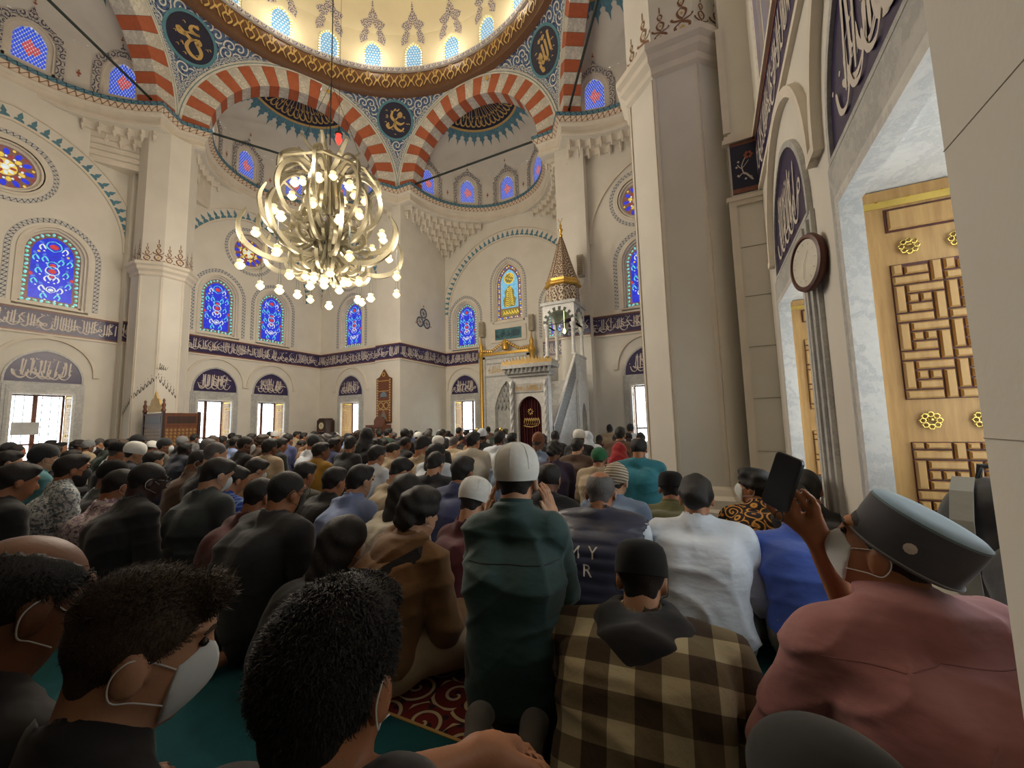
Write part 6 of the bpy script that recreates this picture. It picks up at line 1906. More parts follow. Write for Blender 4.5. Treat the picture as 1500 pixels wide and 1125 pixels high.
def body_mesh(K, h, hands=()):
    lo, hi = box_of(K); S = SDF(lo, hi, h)
    torso_into(S, K, -.014)
    for s in (-1, 1): arm_into(S, K, s, -.008)
    legs_into(S, K, -.010)
    for hp, kn, an, toe in K['legs']: S.cone(an, toe, .036, .028, .02)
    S.cone(K['N'] + np.array((0, .0, -.03)), K['nk'] + K['R'] @ np.array((0, .01, .05)), .062, .057 * K['sc'], .03)
    S.cone(K['N'] + np.array((0, -.005, -.01)), K['H'] + K['R'] @ np.array((0, -.045, -.04)) * K['sc'], .056, .036 * K['sc'], .03)
    head_into(S, K['H'], K['R'], K['sc'])
    for s in (-1, 1):
        hk = hands[s] if hands and s in hands else 'lap'
        if hk: fingers(S, K['Wr'][s], K['Hd'][s], s, hk)
    return S.mesh('person', None)
def top_mesh(K, h, g=.012, sleeve=.9, robe=False, fold=.004, seed=0, arms_=(-1, 1), hem=None, collar=.02):
    lo, hi = box_of(K); S = SDF(lo, hi, h); torso_into(S, K, g)
    for s in arms_:
        t = sleeve[s] if isinstance(sleeve, dict) else sleeve
        if t < 0:
            sh, e = K['S'][s], K['E'][s]; S.cone(sh, sh + (e - sh) * -t, .064 + g, .060 + g, .03)
        else: arm_into(S, K, s, g + .004, t)
    if robe: legs_into(S, K, g + .01, .06)
    S.cone(K['N'] + np.array((0, 0, -.03)), K['N'] * .35 + K['nk'] * .65, .060 + g, .056 + g, .02)
    if fold: S.folds(fold * 2.6, seed)
    d = K['nk'] - K['N']; d = d / np.linalg.norm(d); ctr = K['N'] + d * (.02 + collar)
    # open the neck
    S.cone(K['N'] + d * .045, K['nk'] + d * .06, .057 * K['sc'], .060 * K['sc'], 0, True)
    if not robe:
        S.cut((0, 0, hem if hem is not None else .06), (0, 0, -1))
    else: S.cut((0, 0, .008), (0, 0, -1))
    return S.mesh('shirt', None)
def bottom_mesh(K, h, g=.010, seed=0):
    lo, hi = box_of(K); S = SDF(lo, hi, h); legs_into(S, K, g)
    for s in (-1, 1): S.cone(K['P'] + np.array((s * .085 * K['bulk'], 0, -.03)), K['P'] + np.array((s * .07 * K['bulk'], -.01, .06)), .12 * K['bulk'], .10 * K['bulk'], .05)
    S.warp(.003, seed); S.cut((0, 0, .006), (0, 0, -1)); return S.mesh('trousers', None)
def setmat(o, m):
    if len(o.data.materials) == 0: o.data.materials.append(m)
    o.material_slots[0].link = 'OBJECT'; o.material_slots[0].material = m
def headmat(K, off=(0, 0, 0)):
    M_ = Matrix(K['R'].tolist()).to_4x4(); M_.translation = Vector(K['H'].tolist()); return M_ @ Matrix.Scale(K['sc'], 4)
def attach(par, name, me, m, M_=None, **tg):
    o = link(name, me, par, mat=M_, **tg); setmat(o, m); return o
def px_point(x, y, depth):
    d = FWD + RGT * ((x - 750) / FPX) + UPV * ((562.5 - y) / FPX)
    return CAM + d * depth
PEOPLE = []
def place_person(K, world_head, yaw, label, skin, group, body=None, h=.012, hands=()):
    """root is the body mesh; standing point worked out from the head"""
    c, s = math.cos(math.radians(yaw)), math.sin(math.radians(yaw)); H = K['H']
    off = Vector((c * H[0] - s * H[1], s * H[0] + c * H[1], 0))
    o = link('person', body or body_mesh(K, h, hands), None, (world_head.x - off.x, world_head.y - off.y, 0), (0, 0, math.radians(yaw)))
    setmat(o, skin); o['label'] = label; o['category'] = 'person'
    if group: o['group'] = group
    PEOPLE.append((o.location.x, o.location.y))
    return o
def strands(name, mat, n, seed, length=.035, rr=(.092, .114, .106), back=True, wave=.3, par=None, M_=None, width=.0012, lift=.35, front=False, cen=SK_C, zmin=-.2):
    """short tapering blades of hair rooted on the scalp"""
    rg = np.random.default_rng(seed); V = []; F = []
    d = rg.normal(size=(n * 3, 3)); d /= np.linalg.norm(d, axis=1)[:, None]
    P = d * np.array(rr) + np.array(cen)
    ok = (P[:, 2] > -.012 + .78 * P[:, 1] + rg.uniform(-.006, .006, len(P))) & (P[:, 2] > zmin); P = P[ok][:n]; d = d[ok][:n]
    top = np.array((0, -.02, .14)); 
    fl = P - top; fl -= d * (fl * d).sum(1)[:, None]; fl /= np.linalg.norm(fl, axis=1)[:, None] + 1e-6
    if front: fl = -fl * .2 + np.array((0, .6, .2)); fl -= d * (fl * d).sum(1)[:, None] * .6
    dirn = fl + d * lift + rg.normal(size=fl.shape) * wave; dirn /= np.linalg.norm(dirn, axis=1)[:, None]
    L = length * rg.uniform(.5, 1.2, len(P))[:, None]
    sd = np.cross(d, dirn); sd /= np.linalg.norm(sd, axis=1)[:, None] + 1e-6
    w = width
    m1 = P + dirn * L * .5 + d * .002; m2 = P + dirn * L + rg.normal(size=P.shape) * .003 - d * .002
    A = np.stack([P - d * .006 - sd * w, P - d * .006 + sd * w, m1 + sd * w * .8, m1 - sd * w * .8, m2], 1).reshape(-1, 3)
    for i in range(len(P)): b = 5 * i; F += [(b, b + 1, b + 2, b + 3), (b + 3, b + 2, b + 4)]
    me = bpy.data.meshes.new(name); me.from_pydata(A.tolist(), [], F); me.materials.append(mat)
    return link(name, me, par, mat=M_, kind='stuff')
# ------------------------------------------------------------------ the people near the camera, one by one
G_NEAR = 'worshippers seated near the camera'
FAB = {
 'green': fabric('bottle_green_cotton', rgb(44, 74, 74), .75, .12, .5), 'black': fabric('black_cotton', rgb(26, 26, 29), .9, .2, .4), 'black2': fabric('charcoal_cotton', rgb(40, 42, 46), .9, .2, .4),
 'navyq': fabric('navy_quilt', rgb(44, 48, 70), .45, .15, .3), 'white': fabric('white_cotton', rgb(214, 222, 232), .85, .05, .5), 'brown': fabric('tan_jacket', rgb(128, 92, 56), .85, .15, .4),
 'grey': fabric('slate_knit', rgb(66, 76, 80), .95, .12, .3), 'maroon': fabric('maroon_fleece', rgb(84, 30, 36), .95, .15, .3), 'teal': fabric('teal_knit', rgb(82, 136, 144), .95, .12, .3),
 'leather': fabric('dark_leather', rgb(44, 40, 38), .35, .2, .4), 'lblue': fabric('light_blue_cotton', rgb(130, 150, 196), .85, .08, .4), 'navy': fabric('navy_wool', rgb(62, 70, 112), .9, .15, .3),
 'olive': fabric('olive_cotton', rgb(92, 90, 52), .9, .15, .3), 'blue': fabric('royal_blue_cotton', rgb(62, 90, 176), .85, .1, .5), 'pink': fabric('dusty_pink_linen', rgb(164, 112, 112), .9, .1, .55),
 'bluegrey': fabric('blue_grey_cotton', rgb(120, 140, 168), .9, .1, .4), 'tealrobe': fabric('teal_robe', rgb(40, 118, 134), .85, .12, .4), 'beige': fabric('beige_cotton', rgb(176, 158, 130), .9, .1, .3),
 'khaki': fabric('khaki_cotton', rgb(122, 110, 86), .9, .1, .3), 'denim': fabric('dark_denim', rgb(44, 50, 66), .9, .15, .3), 'cream': fabric('cream_knit', rgb(206, 198, 180), .95, .08, .5),
 'tweed': fabric('grey_tweed', rgb(92, 92, 84), .95, .3, .4), 'mustard': fabric('mustard_fleece', rgb(162, 122, 40), .95, .12, .3), 'grey2': fabric('mid_grey_cotton', rgb(120, 122, 124), .9, .1, .3),
 'dgreen': fabric('dark_green_wool', rgb(36, 56, 46), .9, .15, .3), 'brown2': fabric('brown_wool', rgb(86, 64, 50), .9, .15, .3), 'violet': fabric('dark_violet_wool', rgb(58, 48, 74), .9, .15, .3),
 'floral': patterned('floral_cotton', (rgb(214, 220, 220), rgb(120, 140, 152), rgb(92, 104, 116)), 26), 'floral2': patterned('rose_floral_cotton', (rgb(214, 204, 206), rgb(150, 128, 150), rgb(120, 96, 96)), 20),
 'plaid': patterned('brown_plaid_flannel', (rgb(188, 176, 142), rgb(122, 108, 82), rgb(66, 52, 38)), 46.0, 'plaid'), 'bcheck': patterned('blue_check_cotton', (rgb(44, 74, 160), rgb(122, 150, 206)), 150.0, 'check'),
 'batik': patterned('batik_cotton', (rgb(38, 30, 34), rgb(190, 126, 52), rgb(226, 176, 92)), 11.0, 'batik'), 'rcheck': patterned('red_check_flannel', (rgb(40, 26, 30), rgb(170, 120, 120)), 120.0, 'check'),
}
SOCK = fabric('grey_socks', rgb(92, 88, 82), .95, .12, .3)
def dress(o, K, head, hairm=HAIRB, mask=None, extra=()):
    M_ = headmat(K)
    for it in ([head] if isinstance(head, str) else head):
        if it in HAIRM and it not in ('scarf', 'beanie'): attach(o, 'hair', HAIRM[it], hairm, M_)
        elif it == 'kufi': c = attach(o, 'cap', KUFI, WHITEK, M_, label='white knitted skullcap'); attach(c, 'seam', KUFISEAM, MASKM)
        elif it == 'peci': attach(o, 'cap', PECI, FELT, M_, label='flat-topped black felt cap')
        elif it == 'mask': mk = attach(o, 'mask', MASK, MASKM, M_, label='white face mask'); [attach(mk, 'ear_loop', q, MASKM) for q in LOOPS]
        elif it == 'bmask': mk = attach(o, 'mask', MASK, MASKB, M_, label='black face mask'); [attach(mk, 'ear_loop', q, MASKB) for q in LOOPS]
        elif it == 'loops': [attach(o, 'ear_loop', q, MASKM, M_) for q in LOOPS]
        elif it == 'glasses': attach(o, 'glasses', GLASSES, IRON, M_)
        elif it == 'face': [attach(o, 'eye', q, plain('eye_dark', rgb(40, 28, 24), .2), M_) for q in EYES]; [attach(o, 'eyebrow', q, hairm, M_) for q in BROWS]
        elif it == 'beard': attach(o, 'beard', BEARD, hairm, M_)
        elif isinstance(it, tuple): attach(o, it[0], it[1], it[2], M_)
def hero(px, yaw, label, skin, top, head, kw=None, bottom='denim', hairm=HAIRB, topkw=None, h=.013, hands=(), bot=True, jitter=0):
    kw = dict(kw or {}); W = px_point(*px); kw.setdefault('hz', W.z)
    K = skeleton(**kw)
    o = place_person(K, W, yaw, label, SKIN[skin], G_NEAR, None, h, hands)
    if top: attach(o, 'shirt', top_mesh(K, h, seed=px[0] * .37, **(topkw or {})), FAB[top])
    if bot: attach(o, 'trousers', bottom_mesh(K, .016, seed=px[0]), FAB[bottom])
    dress(o, K, head, hairm)
    if top in ('green', 'white', 'pink', 'lblue', 'blue', 'bluegrey', 'olive', 'tealrobe'):
        d = K['nk'] - K['N']; d = d / np.linalg.norm(d); e1 = np.cross(d, (1, 0, 0)); e1 /= np.linalg.norm(e1); e2 = np.cross(d, e1); c0 = K['N'] + d * .028; R_ = []
        for r, z in ((.070, -.012), (.069, .016), (.067, .030), (.064, .030), (.064, 0)):
            R_.append([tuple(c0 + d * z + (e1 * math.cos(2 * PI * j / 24) + e2 * math.sin(2 * PI * j / 24)) * r) for j in range(24)])
        mb = MB(); mb.rings(R_); attach(o, 'collar', mb.mesh('collar', None, 50), FAB[top])
    return o, K
def seam(o, pts, m, r=.0022):
    """stitched seam laid on the back of the shirt"""
    bpy.context.view_layer.update()
    s_ = [c for c in o.children if c.name.startswith('shirt')][0]; L = []
    for x, z in pts:
        ok, loc, nr, _ = s_.ray_cast(Vector((x, -1, z)), Vector((0, 1, 0)))
        if ok: L.append((x, loc.y - .0005, z))
    if len(L) > 2: mb = MB(); mb.tube(L, r, 5); attach(o, 'seam', mb.mesh('seam', None, 60), m)
def to_local(o, P):
    return np.array((Matrix.Rotation(-o.rotation_euler.z, 3, 'Z') @ (Vector(P) - o.location))[:])
def locfn(W, yaw, K):
    c, s = math.cos(math.radians(yaw)), math.sin(math.radians(yaw)); H = K['H']; root = Vector((W.x - (c * H[0] - s * H[1]), W.y - (s * H[0] + c * H[1]), 0))
    return lambda P: np.array((Matrix.Rotation(-math.radians(yaw), 3, 'Z') @ (Vector(P) - root))[:])

# kneeling man in a dark green shirt and white skullcap, hands at his ears
o, K = hero((757, 702, 1.60), 14, 'kneeling man in dark green shirt and white skullcap, hand raised to ear', 0, 'green', ['crop', 'kufi', 'loops'],
            dict(legs='kneel', arms='ears', pitch=4, bulk=.92, sw=.148), topkw=dict(fold=.006, hem=.10), h=.008, hands={-1: 'ears', 1: 'ears'}, bottom='black')
seam(o, [(-.17 + .02 * i, K['N'][2] - .135) for i in range(18)], FAB['black2'])
for s in (-1, 1):
    S = SDF((-.2, -.45, -.02), (.2, .02, .3), .008); S.cone((s * .09, -.17, .16), (s * .082, -.235, .125), .038, .036, .02); S.cone((s * .082, -.235, .125), (s * .075, -.205, .035), .036, .032, .02); S.ell((s * .075, -.19, .022), (.04, .05, .022), None, .02)
    S.cone((s * .09, -.02, .1), (s * .09, -.17, .15), .04, .038, .03); S.warp(.001, 3, 2)
    attach(o, 'sock', S.mesh('sock', None), SOCK)
# man in a navy quilted vest
o, K = hero((880, 722, 2.22), 4, 'balding man in navy quilted body-warmer with white lettering, beside the green shirt', 1, 'white', ['bald', 'glasses', 'loops'], dict(legs='cross', pitch=14, bulk=1.12), 'beige', HAIRG, dict(sleeve=.8))
S = SDF(*box_of(K), .011); torso_into(S, K, .034)
S.cone(K['N'] + np.array((0, 0, -.02)), K['N'] * .4 + K['nk'] * .6, .085, .075, .02)
Z = S.ax[2][None, None, :] + .12 * S.ax[1][None, :, None]; S.F = S.F - (.010 * np.abs(np.sin(Z * PI / .055)) ** .6 - .006).astype(np.float32)
for s in (-1, 1): S.ell(K['S'][s] + np.array((s * .05, 0, -.03)), (.075, .09, .10), None, 0, True)
S.cone(K['N'] + (K['nk'] - K['N']) * .4, K['nk'] + (K['nk'] - K['N']) * .4, .06, .06, 0, True); S.cut((0, 0, .10), (0, 0, -1))
vest = attach(o, 'quilted_vest', S.mesh('quilted_vest', None), FAB['navyq'])
def text_mesh(body, size):
    cu = bpy.data.curves.new('lettering', 'FONT'); cu.body = body; cu.size = size; cu.extrude = .0; cu.resolution_u = 2
    ob = bpy.data.objects.new('lettering_tmp', cu); COL.objects.link(ob); bpy.context.view_layer.update()
    me = bpy.data.meshes.new_from_object(ob.evaluated_get(bpy.context.evaluated_depsgraph_get())); bpy.data.objects.remove(ob); return me
bpy.context.view_layer.update()
deps = bpy.context.evaluated_depsgraph_get()
for body, zz, xx in (('M', .50, -.115), ('Y', .50, -.02), ('E', .425, -.105), ('R', .425, -.045)):
    me = text_mesh(body, .078)
    # lay each letter vertex on the back of the vest by a ray from behind
    vo_ = vest
    for v in me.vertices:
        lx, lz = v.co.x + xx, v.co.y + zz - .5 + K['N'][2] - .13
        ok, loc, nr, _ = vo_.ray_cast(Vector((lx, -1.0, lz)), Vector((0, 1, 0)))
        v.co = (lx, (loc.y if ok else -.2) - .004, lz)
    me.materials.append(None); attach(vest, 'letter', me, LETTER)
# man in a white shirt with tied dark hair
hero((1020, 730, 2.12), 0, 'man in crumpled white shirt with dark tied-back hair', 1, 'white', ['bun'], dict(legs='cross', pitch=12, bulk=1.06, sw=.175), 'grey', topkw=dict(fold=.006, hem=.03, g=.018))
# man in a brown plaid shirt with black hood and cap
o, K = hero((940, 848, 1.38), 4, 'man in brown plaid shirt with black hood and flat black cap', 0, 'plaid', ['crop', 'peci', 'bmask'], dict(legs='cross', pitch=20, bulk=1.2, sw=.195), 'khaki', topkw=dict(fold=.005, g=.022, hem=.02), h=.011)
S = SDF(*box_of(K), .011); N = K['N']
S.ell(N + np.array((0, -.085, -.015)), (.135, .085, .085), None, 0); S.cone(N + np.array((-.10, -.03, .02)), N * .5 + K['C'] * .5 + np.array((0, -.155, -.01)), .05, .03, .08); S.cone(N + np.array((.10, -.03, .02)), N * .5 + K['C'] * .5 + np.array((0, -.155, -.01)), .05, .03, .08); S.ell(N * .6 + K['C'] * .4 + np.array((0, -.12, .02)), (.14, .05, .10), None, .05); S.cone(N + np.array((-.07, .03, .03)), N + np.array((.07, .03, .03)), .05, .05, .04)
S.cone(N + np.array((0, .02, .02)), K['nk'] + (K['nk'] - N), .06, .062, 0, True); S.folds(.014, 5); attach(o, 'hood', S.mesh('hood', None), FAB['black'])
# man in a tan hooded jacket with a shoulder strap
o, K = hero((615, 752, 1.98), -14, 'man in tan hooded jacket with black shoulder strap', 0, 'brown', ['wavy', 'loops'], dict(legs='cross', pitch=12, bulk=1.04), 'beige', topkw=dict(fold=.006, g=.02, hem=.0), h=.0115)
S = SDF(*box_of(K), .011); N = K['N']
S.ell(N + np.array((0, -.09, -.035)), (.14, .085, .09), None, 0); S.cone(N + np.array((-.10, -.02, .02)), N + np.array((-.03, -.15, -.11)), .045, .05, .05); S.cone(N + np.array((.10, -.02, .02)), N + np.array((.02, -.15, -.10)), .045, .05, .05)
S.cone(N + np.array((0, .02, .02)), K['nk'] + (K['nk'] - N), .06, .062, 0, True); S.folds(.018, 2); attach(o, 'hood', S.mesh('hood', None), FAB['brown'])
bpy.context.view_layer.update()
sh = [c for c in o.children if c.name.startswith(('shirt', 'hood'))]
mb = MB(); R_ = []
for i in range(15):
    t = i / 14; x = .17 - .34 * t; z = K['N'][2] + .0 - .34 * t; hits = [q.ray_cast(Vector((x, -1, z)), Vector((0, 1, 0))) for q in sh]; y = min([q[1].y for q in hits if q[0]] + [.1]); R_.append([(x - .02, y - .012, z + .02), (x + .02, y - .012, z - .02), (x + .02, y + .02, z - .02), (x - .02, y + .02, z + .02)])
mb.rings(R_, cap0=True, cap1=True); attach(o, 'shoulder_strap', mb.mesh('shoulder_strap', None), FAB['black'])
# left-hand rows, seen from behind and the side
hero((420, 722, 2.25), -6, 'broad man in black shirt with black mask and glasses', 1, 'black2', ['crop', 'bmask', 'glasses', 'face'], dict(legs='seiza', pitch=14, bulk=1.2, sw=.18), 'black', topkw=dict(fold=.005, hem=.02))
hero((318, 696, 2.85), -4, 'man in slate grey sweater bowing his masked head', 0, 'grey', ['short', 'mask', 'face'], dict(legs='seiza', pitch=24, bulk=1.12), topkw=dict(fold=.004))
hero((216, 705, 2.62), -8, 'dark-skinned man in black shirt with glasses and lowered mask', 3, 'black', ['crop', 'glasses', 'loops', 'face'], dict(legs='seiza', pitch=18, bulk=1.1))
hero((106, 688, 3.2), -8, 'bearded man in grey-white floral shirt', 1, 'floral', ['short', 'bmask', 'beard', 'face'], dict(legs='seiza', pitch=8, bulk=1.02))
hero((166, 698, 3.45), 0, 'man in dark leather jacket and black beanie', 2, 'leather', [('cap', HAIRM['beanie'], FELT)], dict(legs='cross', pitch=16))
hero((176, 712, 2.98), 0, 'person in pale rose floral shirt between leather jacket and black shirt', 1, 'floral2', ['short', 'mask'], dict(legs='cross', pitch=22, bulk=.95), bottom='beige')
hero((66, 672, 3.8), -4, 'man in teal sweater and dark flat cap with mask', 0, 'teal', [('cap', HAIRM['beanie'], FAB['black2']), 'crop', 'mask', 'face'], dict(legs='seiza', pitch=6))
hero((24, 706, 2.6), 0, 'person in black jacket at the far left picture edge', 1, 'black', ['short'], dict(legs='cross', pitch=18))
hero((382, 728, 2.55), 0, 'man in maroon hooded top with cropped hair', 1, 'maroon', ['crop'], dict(legs='cross', pitch=16))
hero((342, 704, 3.3), 0, 'person in blue checked shirt beside slate sweater', 1, 'bcheck', ['short'], dict(legs='cross', pitch=28))
hero((490, 706, 3.3), 0, 'man in plain black sweater left of light blue shirt', 1, 'black', ['short'], dict(legs='seiza', pitch=10))
hero((528, 705, 2.95), -10, 'man in light blue shirt with white mask seen from the side', 0, 'lblue', ['short', 'mask', 'face'], dict(legs='cross', pitch=12), topkw=dict(fold=.006))
hero((446, 696, 3.7), 0, 'person in speckled grey tweed jacket', 1, 'tweed', ['short'], dict(legs='cross', pitch=18, bulk=1.1))
hero((506, 795, 1.95), -8, 'dark-haired person with long hair and mask behind the black shirt', 0, 'black', ['long', 'mask'], dict(legs='cross', pitch=14, bulk=.85))
o, K = hero((596, 722, 2.7), -6, 'person in cream textured shirt with long dark hair', 0, 'cream', ['long', 'loops'], dict(legs='cross', pitch=10), topkw=dict(fold=.006))
hero((678, 692, 3.02), -4, 'man in navy wool jacket left of the green shirt', 1, 'navy', ['short'], dict(legs='seiza', pitch=10, bulk=1.08), topkw=dict(fold=.005))
hero((696, 736, 2.3), -6, 'small person in maroon top and white skullcap', 0, 'maroon', ['crop', 'kufi'], dict(legs='cross', pitch=24, bulk=.85, headsc=.95))
hero((805, 702, 2.9), 0, 'balding man in black waistcoat with white collar', 2, 'black', ['spot', 'loops'], dict(legs='cross', pitch=10))
CAPS = patterned('striped_knit', (rgb(196, 188, 168), rgb(120, 104, 84)), 300.0, 'stripe')
hero((903, 706, 2.92), -8, 'man in blue-grey shirt and striped knitted cap', 0, 'bluegrey', ['crop', ('cap', HAIRM['beanie'], CAPS), 'loops'], dict(legs='cross', pitch=16, bulk=1.08))
hero((936, 658, 4.15), 0, 'man in long teal robe beside the great pillar', 1, 'tealrobe', ['spot'], dict(legs='seiza', pitch=12, bulk=1.12), topkw=dict(robe=True), bot=False)
hero((983, 716, 2.95), 0, 'man in olive top and flat black cap at the pillar foot', 1, 'olive', ['crop', 'peci'], dict(legs='cross', pitch=12), bottom='black')
hero((1104, 714, 2.72), 10, 'man in brown batik shirt turning his masked face to the side', 1, 'batik', ['wavy', 'mask', 'face'], dict(legs='seiza', pitch=-6, yaw=62), bottom='black', topkw=dict(fold=.003))
hero((1160, 742, 2.02), 12, 'man in royal blue shirt behind the raised phone', 1, 'blue', ['short'], dict(legs='seiza', pitch=14, bulk=1.08), bottom='khaki', topkw=dict(fold=.006, hem=.02))
hero((1180, 718, 2.45), 4, 'dark-clothed person by the window ledge past the royal blue shirt', 1, 'black', ['short', 'mask'], dict(legs='seiza', pitch=18, bulk=.85))

# man in the pink shirt holding up a phone
px = (1296, 806, 1.0); Wd = px_point(*px); yw = 24
K0 = skeleton(hz=Wd.z, legs='cross', pitch=-16, yaw=42, bulk=1.04, sw=.175, lean=.10, hx=.055)
lf = locfn(Wd, yw, K0)
arm = {1: (lf(px_point(1246, 900, 1.16)), lf(px_point(1190, 782, 1.12)), lf(px_point(1168, 728, 1.10))),
       -1: (K0['S'][-1] + np.array((-.10, .05, -.25)), K0['S'][-1] + np.array((-.02, .24, -.36)), K0['S'][-1] + np.array((.02, .32, -.39)))}
hk = {1: (lf(CAM) - K0['H'], np.array((-.55, .45, .2))), -1: 'lap'}
o, K = hero(px, yw, 'man in dusty pink shirt and grey cap filming with a raised phone', 1, 'pink', ['crop', 'mask', 'face'], dict(hz=Wd.z, legs='cross', pitch=-16, yaw=42, bulk=1.04, sw=.175, lean=.10, hx=.055, arms=arm), 'khaki',
            topkw=dict(sleeve={1: -.62, -1: .25}, fold=.006, g=.018, hem=.03), h=.0075, hands=hk)
seam(o, [(-.2 + .02 * i, K['N'][2] - .055) for i in range(21)], fabric('pink_seam', rgb(146, 98, 98)), .0015)
GCAP = fabric('grey_cap', rgb(74, 74, 82), .9, .12, .2, .3); GTOP = fabric('grey_cap_top', rgb(104, 124, 134), .8, .08, .15, .3)
Mc = headmat(K) @ Matrix.Translation((0, -.012, .0)) @ Matrix.Rotation(math.radians(16), 4, 'X')
cp = attach(o, 'cap', cap_lathe([(.092, .008), (.095, .012), (.095, .022), (.097, .07), (.096, .118), (.09, .124)], 40).mesh('cap', None, 35), GCAP, Mc, label='grey oval cap with pale flat top')
attach(cp, 'crown', cap_lathe([(.0955, .117), (.0955, .124), (.086, .130), (.05, .133), (.01, .133)], 40).mesh('crown', None, 50), GTOP)
mb = MB()
for k in range(10): a = 2 * PI * k / 10; mb.add([(-.0975, -.02 + .013 * math.cos(a + b), .06 + .013 * math.sin(a + b)) if q else (-.0995, -.02, .06) for q, b in ((0, 0), (1, 0), (1, 2 * PI / 10))], [(0, 1, 2)])
attach(cp, 'badge', mb.mesh('badge', None), LETTER)
mb = MB(); n = 40
mb.tube([(.0975 * math.cos(2 * PI * j / n), .0975 * 1.22 * math.sin(2 * PI * j / n) - .014, .016) for j in range(n + 1)], .003, 5); attach(cp, 'rim_braid', mb.mesh('rim_braid', None), fabric('braid_grey', rgb(120, 120, 124)))
ph = empty('smartphone', label='black smartphone held up by the man in pink', category='phone')
c0 = px_point(1146, 706, 1.08); zax = (px_point(1156, 676, 1.07) - px_point(1136, 736, 1.09)).normalized(); nrm = (CAM - c0).normalized(); nrm = (nrm + Vector((-.9, -.1, 0))).normalized(); xax = zax.cross(nrm).normalized(); nrm = xax.cross(zax)
ph.matrix_world = Matrix(((xax.x, nrm.x, zax.x, c0.x), (xax.y, nrm.y, zax.y, c0.y), (xax.z, nrm.z, zax.z, c0.z), (0, 0, 0, 1)))
mb = MB(); hwp, hh, b = .037, .075, .010
outl = [(hwp - b + b * math.cos(t), hh - b + b * math.sin(t)) for t in (0, PI / 4, PI / 2)] + [(-hwp + b + b * math.cos(t), hh - b + b * math.sin(t)) for t in (PI / 2, 3 * PI / 4, PI)] + [(-hwp + b + b * math.cos(t), -hh + b + b * math.sin(t)) for t in (PI, 5 * PI / 4, 3 * PI / 2)] + [(hwp - b + b * math.cos(t), -hh + b + b * math.sin(t)) for t in (3 * PI / 2, 7 * PI / 4, 2 * PI)]
mb.prism(outl, idf, -.005, .005); mb.obj('case', plain('phone_black', rgb(22, 22, 25), .3), ph)
mb = MB(); mb.prism([(u * .92, v * .96) for u, v in outl], idf, .005, .0055); mb.obj('screen', plain('phone_screen', rgb(34, 36, 40), .1), ph)
mb = MB(); t_ = [(.02 + .012 * math.cos(a), .0, -.09 + .014 * math.sin(a)) for a in [i * PI / 6 for i in range(13)]]; mb.tube(t_, .002, 5); mb.obj('strap_ring', plain('strap_black', rgb(20, 20, 20)), ph)

# the three heads right in front of the lens
W1 = px_point(490, 992, .55); K1 = skeleton(hz=W1.z, legs='cross', pitch=6, bulk=.86, sw=.16)
l1 = locfn(W1, 10, K1)
arm = {1: (l1(px_point(560, 1165, .50)), l1(px_point(700, 1106, .62)), l1(px_point(776, 1110, .66))), -1: (K1['S'][-1] + np.array((-.03, .03, -.27)), K1['S'][-1] + np.array((.04, .22, -.3)), K1['S'][-1] + np.array((.06, .3, -.32)))}
o, K = hero((490, 992, .55), 10, 'black-haired man seen from behind directly in front of the lens', 1, 'black', ['short', 'loops'], dict(hz=W1.z, legs='cross', pitch=6, bulk=.86, sw=.16, arms=arm), 'black', topkw=dict(sleeve={1: -.7, -1: -.7}, collar=-.01, g=.008), h=.0095)
strands('hair_strands', HAIRB, 26000, 1, .014, (.0855, .1075, .1015), par=o, M_=headmat(K), wave=.4, lift=.12, width=.0009)
strands('hair_strands', HAIRB, 4000, 7, .013, (.065, .044, .034), par=o, M_=headmat(K), wave=.4, lift=.15, cen=(0, .045, .095), width=.0009, zmin=.06)
o, K = hero((212, 950, .69), -14, 'brown-haired man with shaved sides and white mask, bottom left', 0, 'black', ['crop', 'mask', 'face'], dict(legs='cross', pitch=16, yaw=-16, bulk=.9, sw=.16), 'black', HAIRBR, topkw=dict(g=.014), h=.0095)
S = shellbox(.006); S.ell((0, -.02, .062), (.066, .098, .070), None, 0); S.ell((0, .062, .098), (.052, .036, .032), None, .03); S.warp(.005, 4, 2.6); S.cut((0, 0, .05), (0, .35, -.9)); attach(o, 'hair_top', S.mesh('hair_top', None), HAIRBR, headmat(K))
strands('hair_strands', HAIRBR, 9000, 2, .026, (.066, .098, .071), par=o, M_=headmat(K), wave=.3, lift=.05, front=True, width=.0009, cen=(0, -.02, .062), zmin=.055)
strands('hair_strands', HAIRBR, 2500, 12, .024, (.053, .037, .033), par=o, M_=headmat(K), wave=.3, lift=.1, front=True, cen=(0, .062, .098))
strands('hair_strands', HAIRBR, 9000, 9, .0035, (.0805, .102, .095), par=o, M_=headmat(K), wave=.3, lift=.1, width=.0007)
o, K = hero((24, 885, .72), 8, 'balding dark-haired man cut off by the left picture edge', 2, 'black', ['bald', 'loops'], dict(legs='cross', pitch=22, bulk=.86, sw=.155), 'black', topkw=dict(collar=-.01, g=.008), h=.011)
strands('hair_strands', HAIRB, 2500, 3, .014, (.087, .108, .06), par=o, M_=headmat(K), wave=.5, lift=.3)

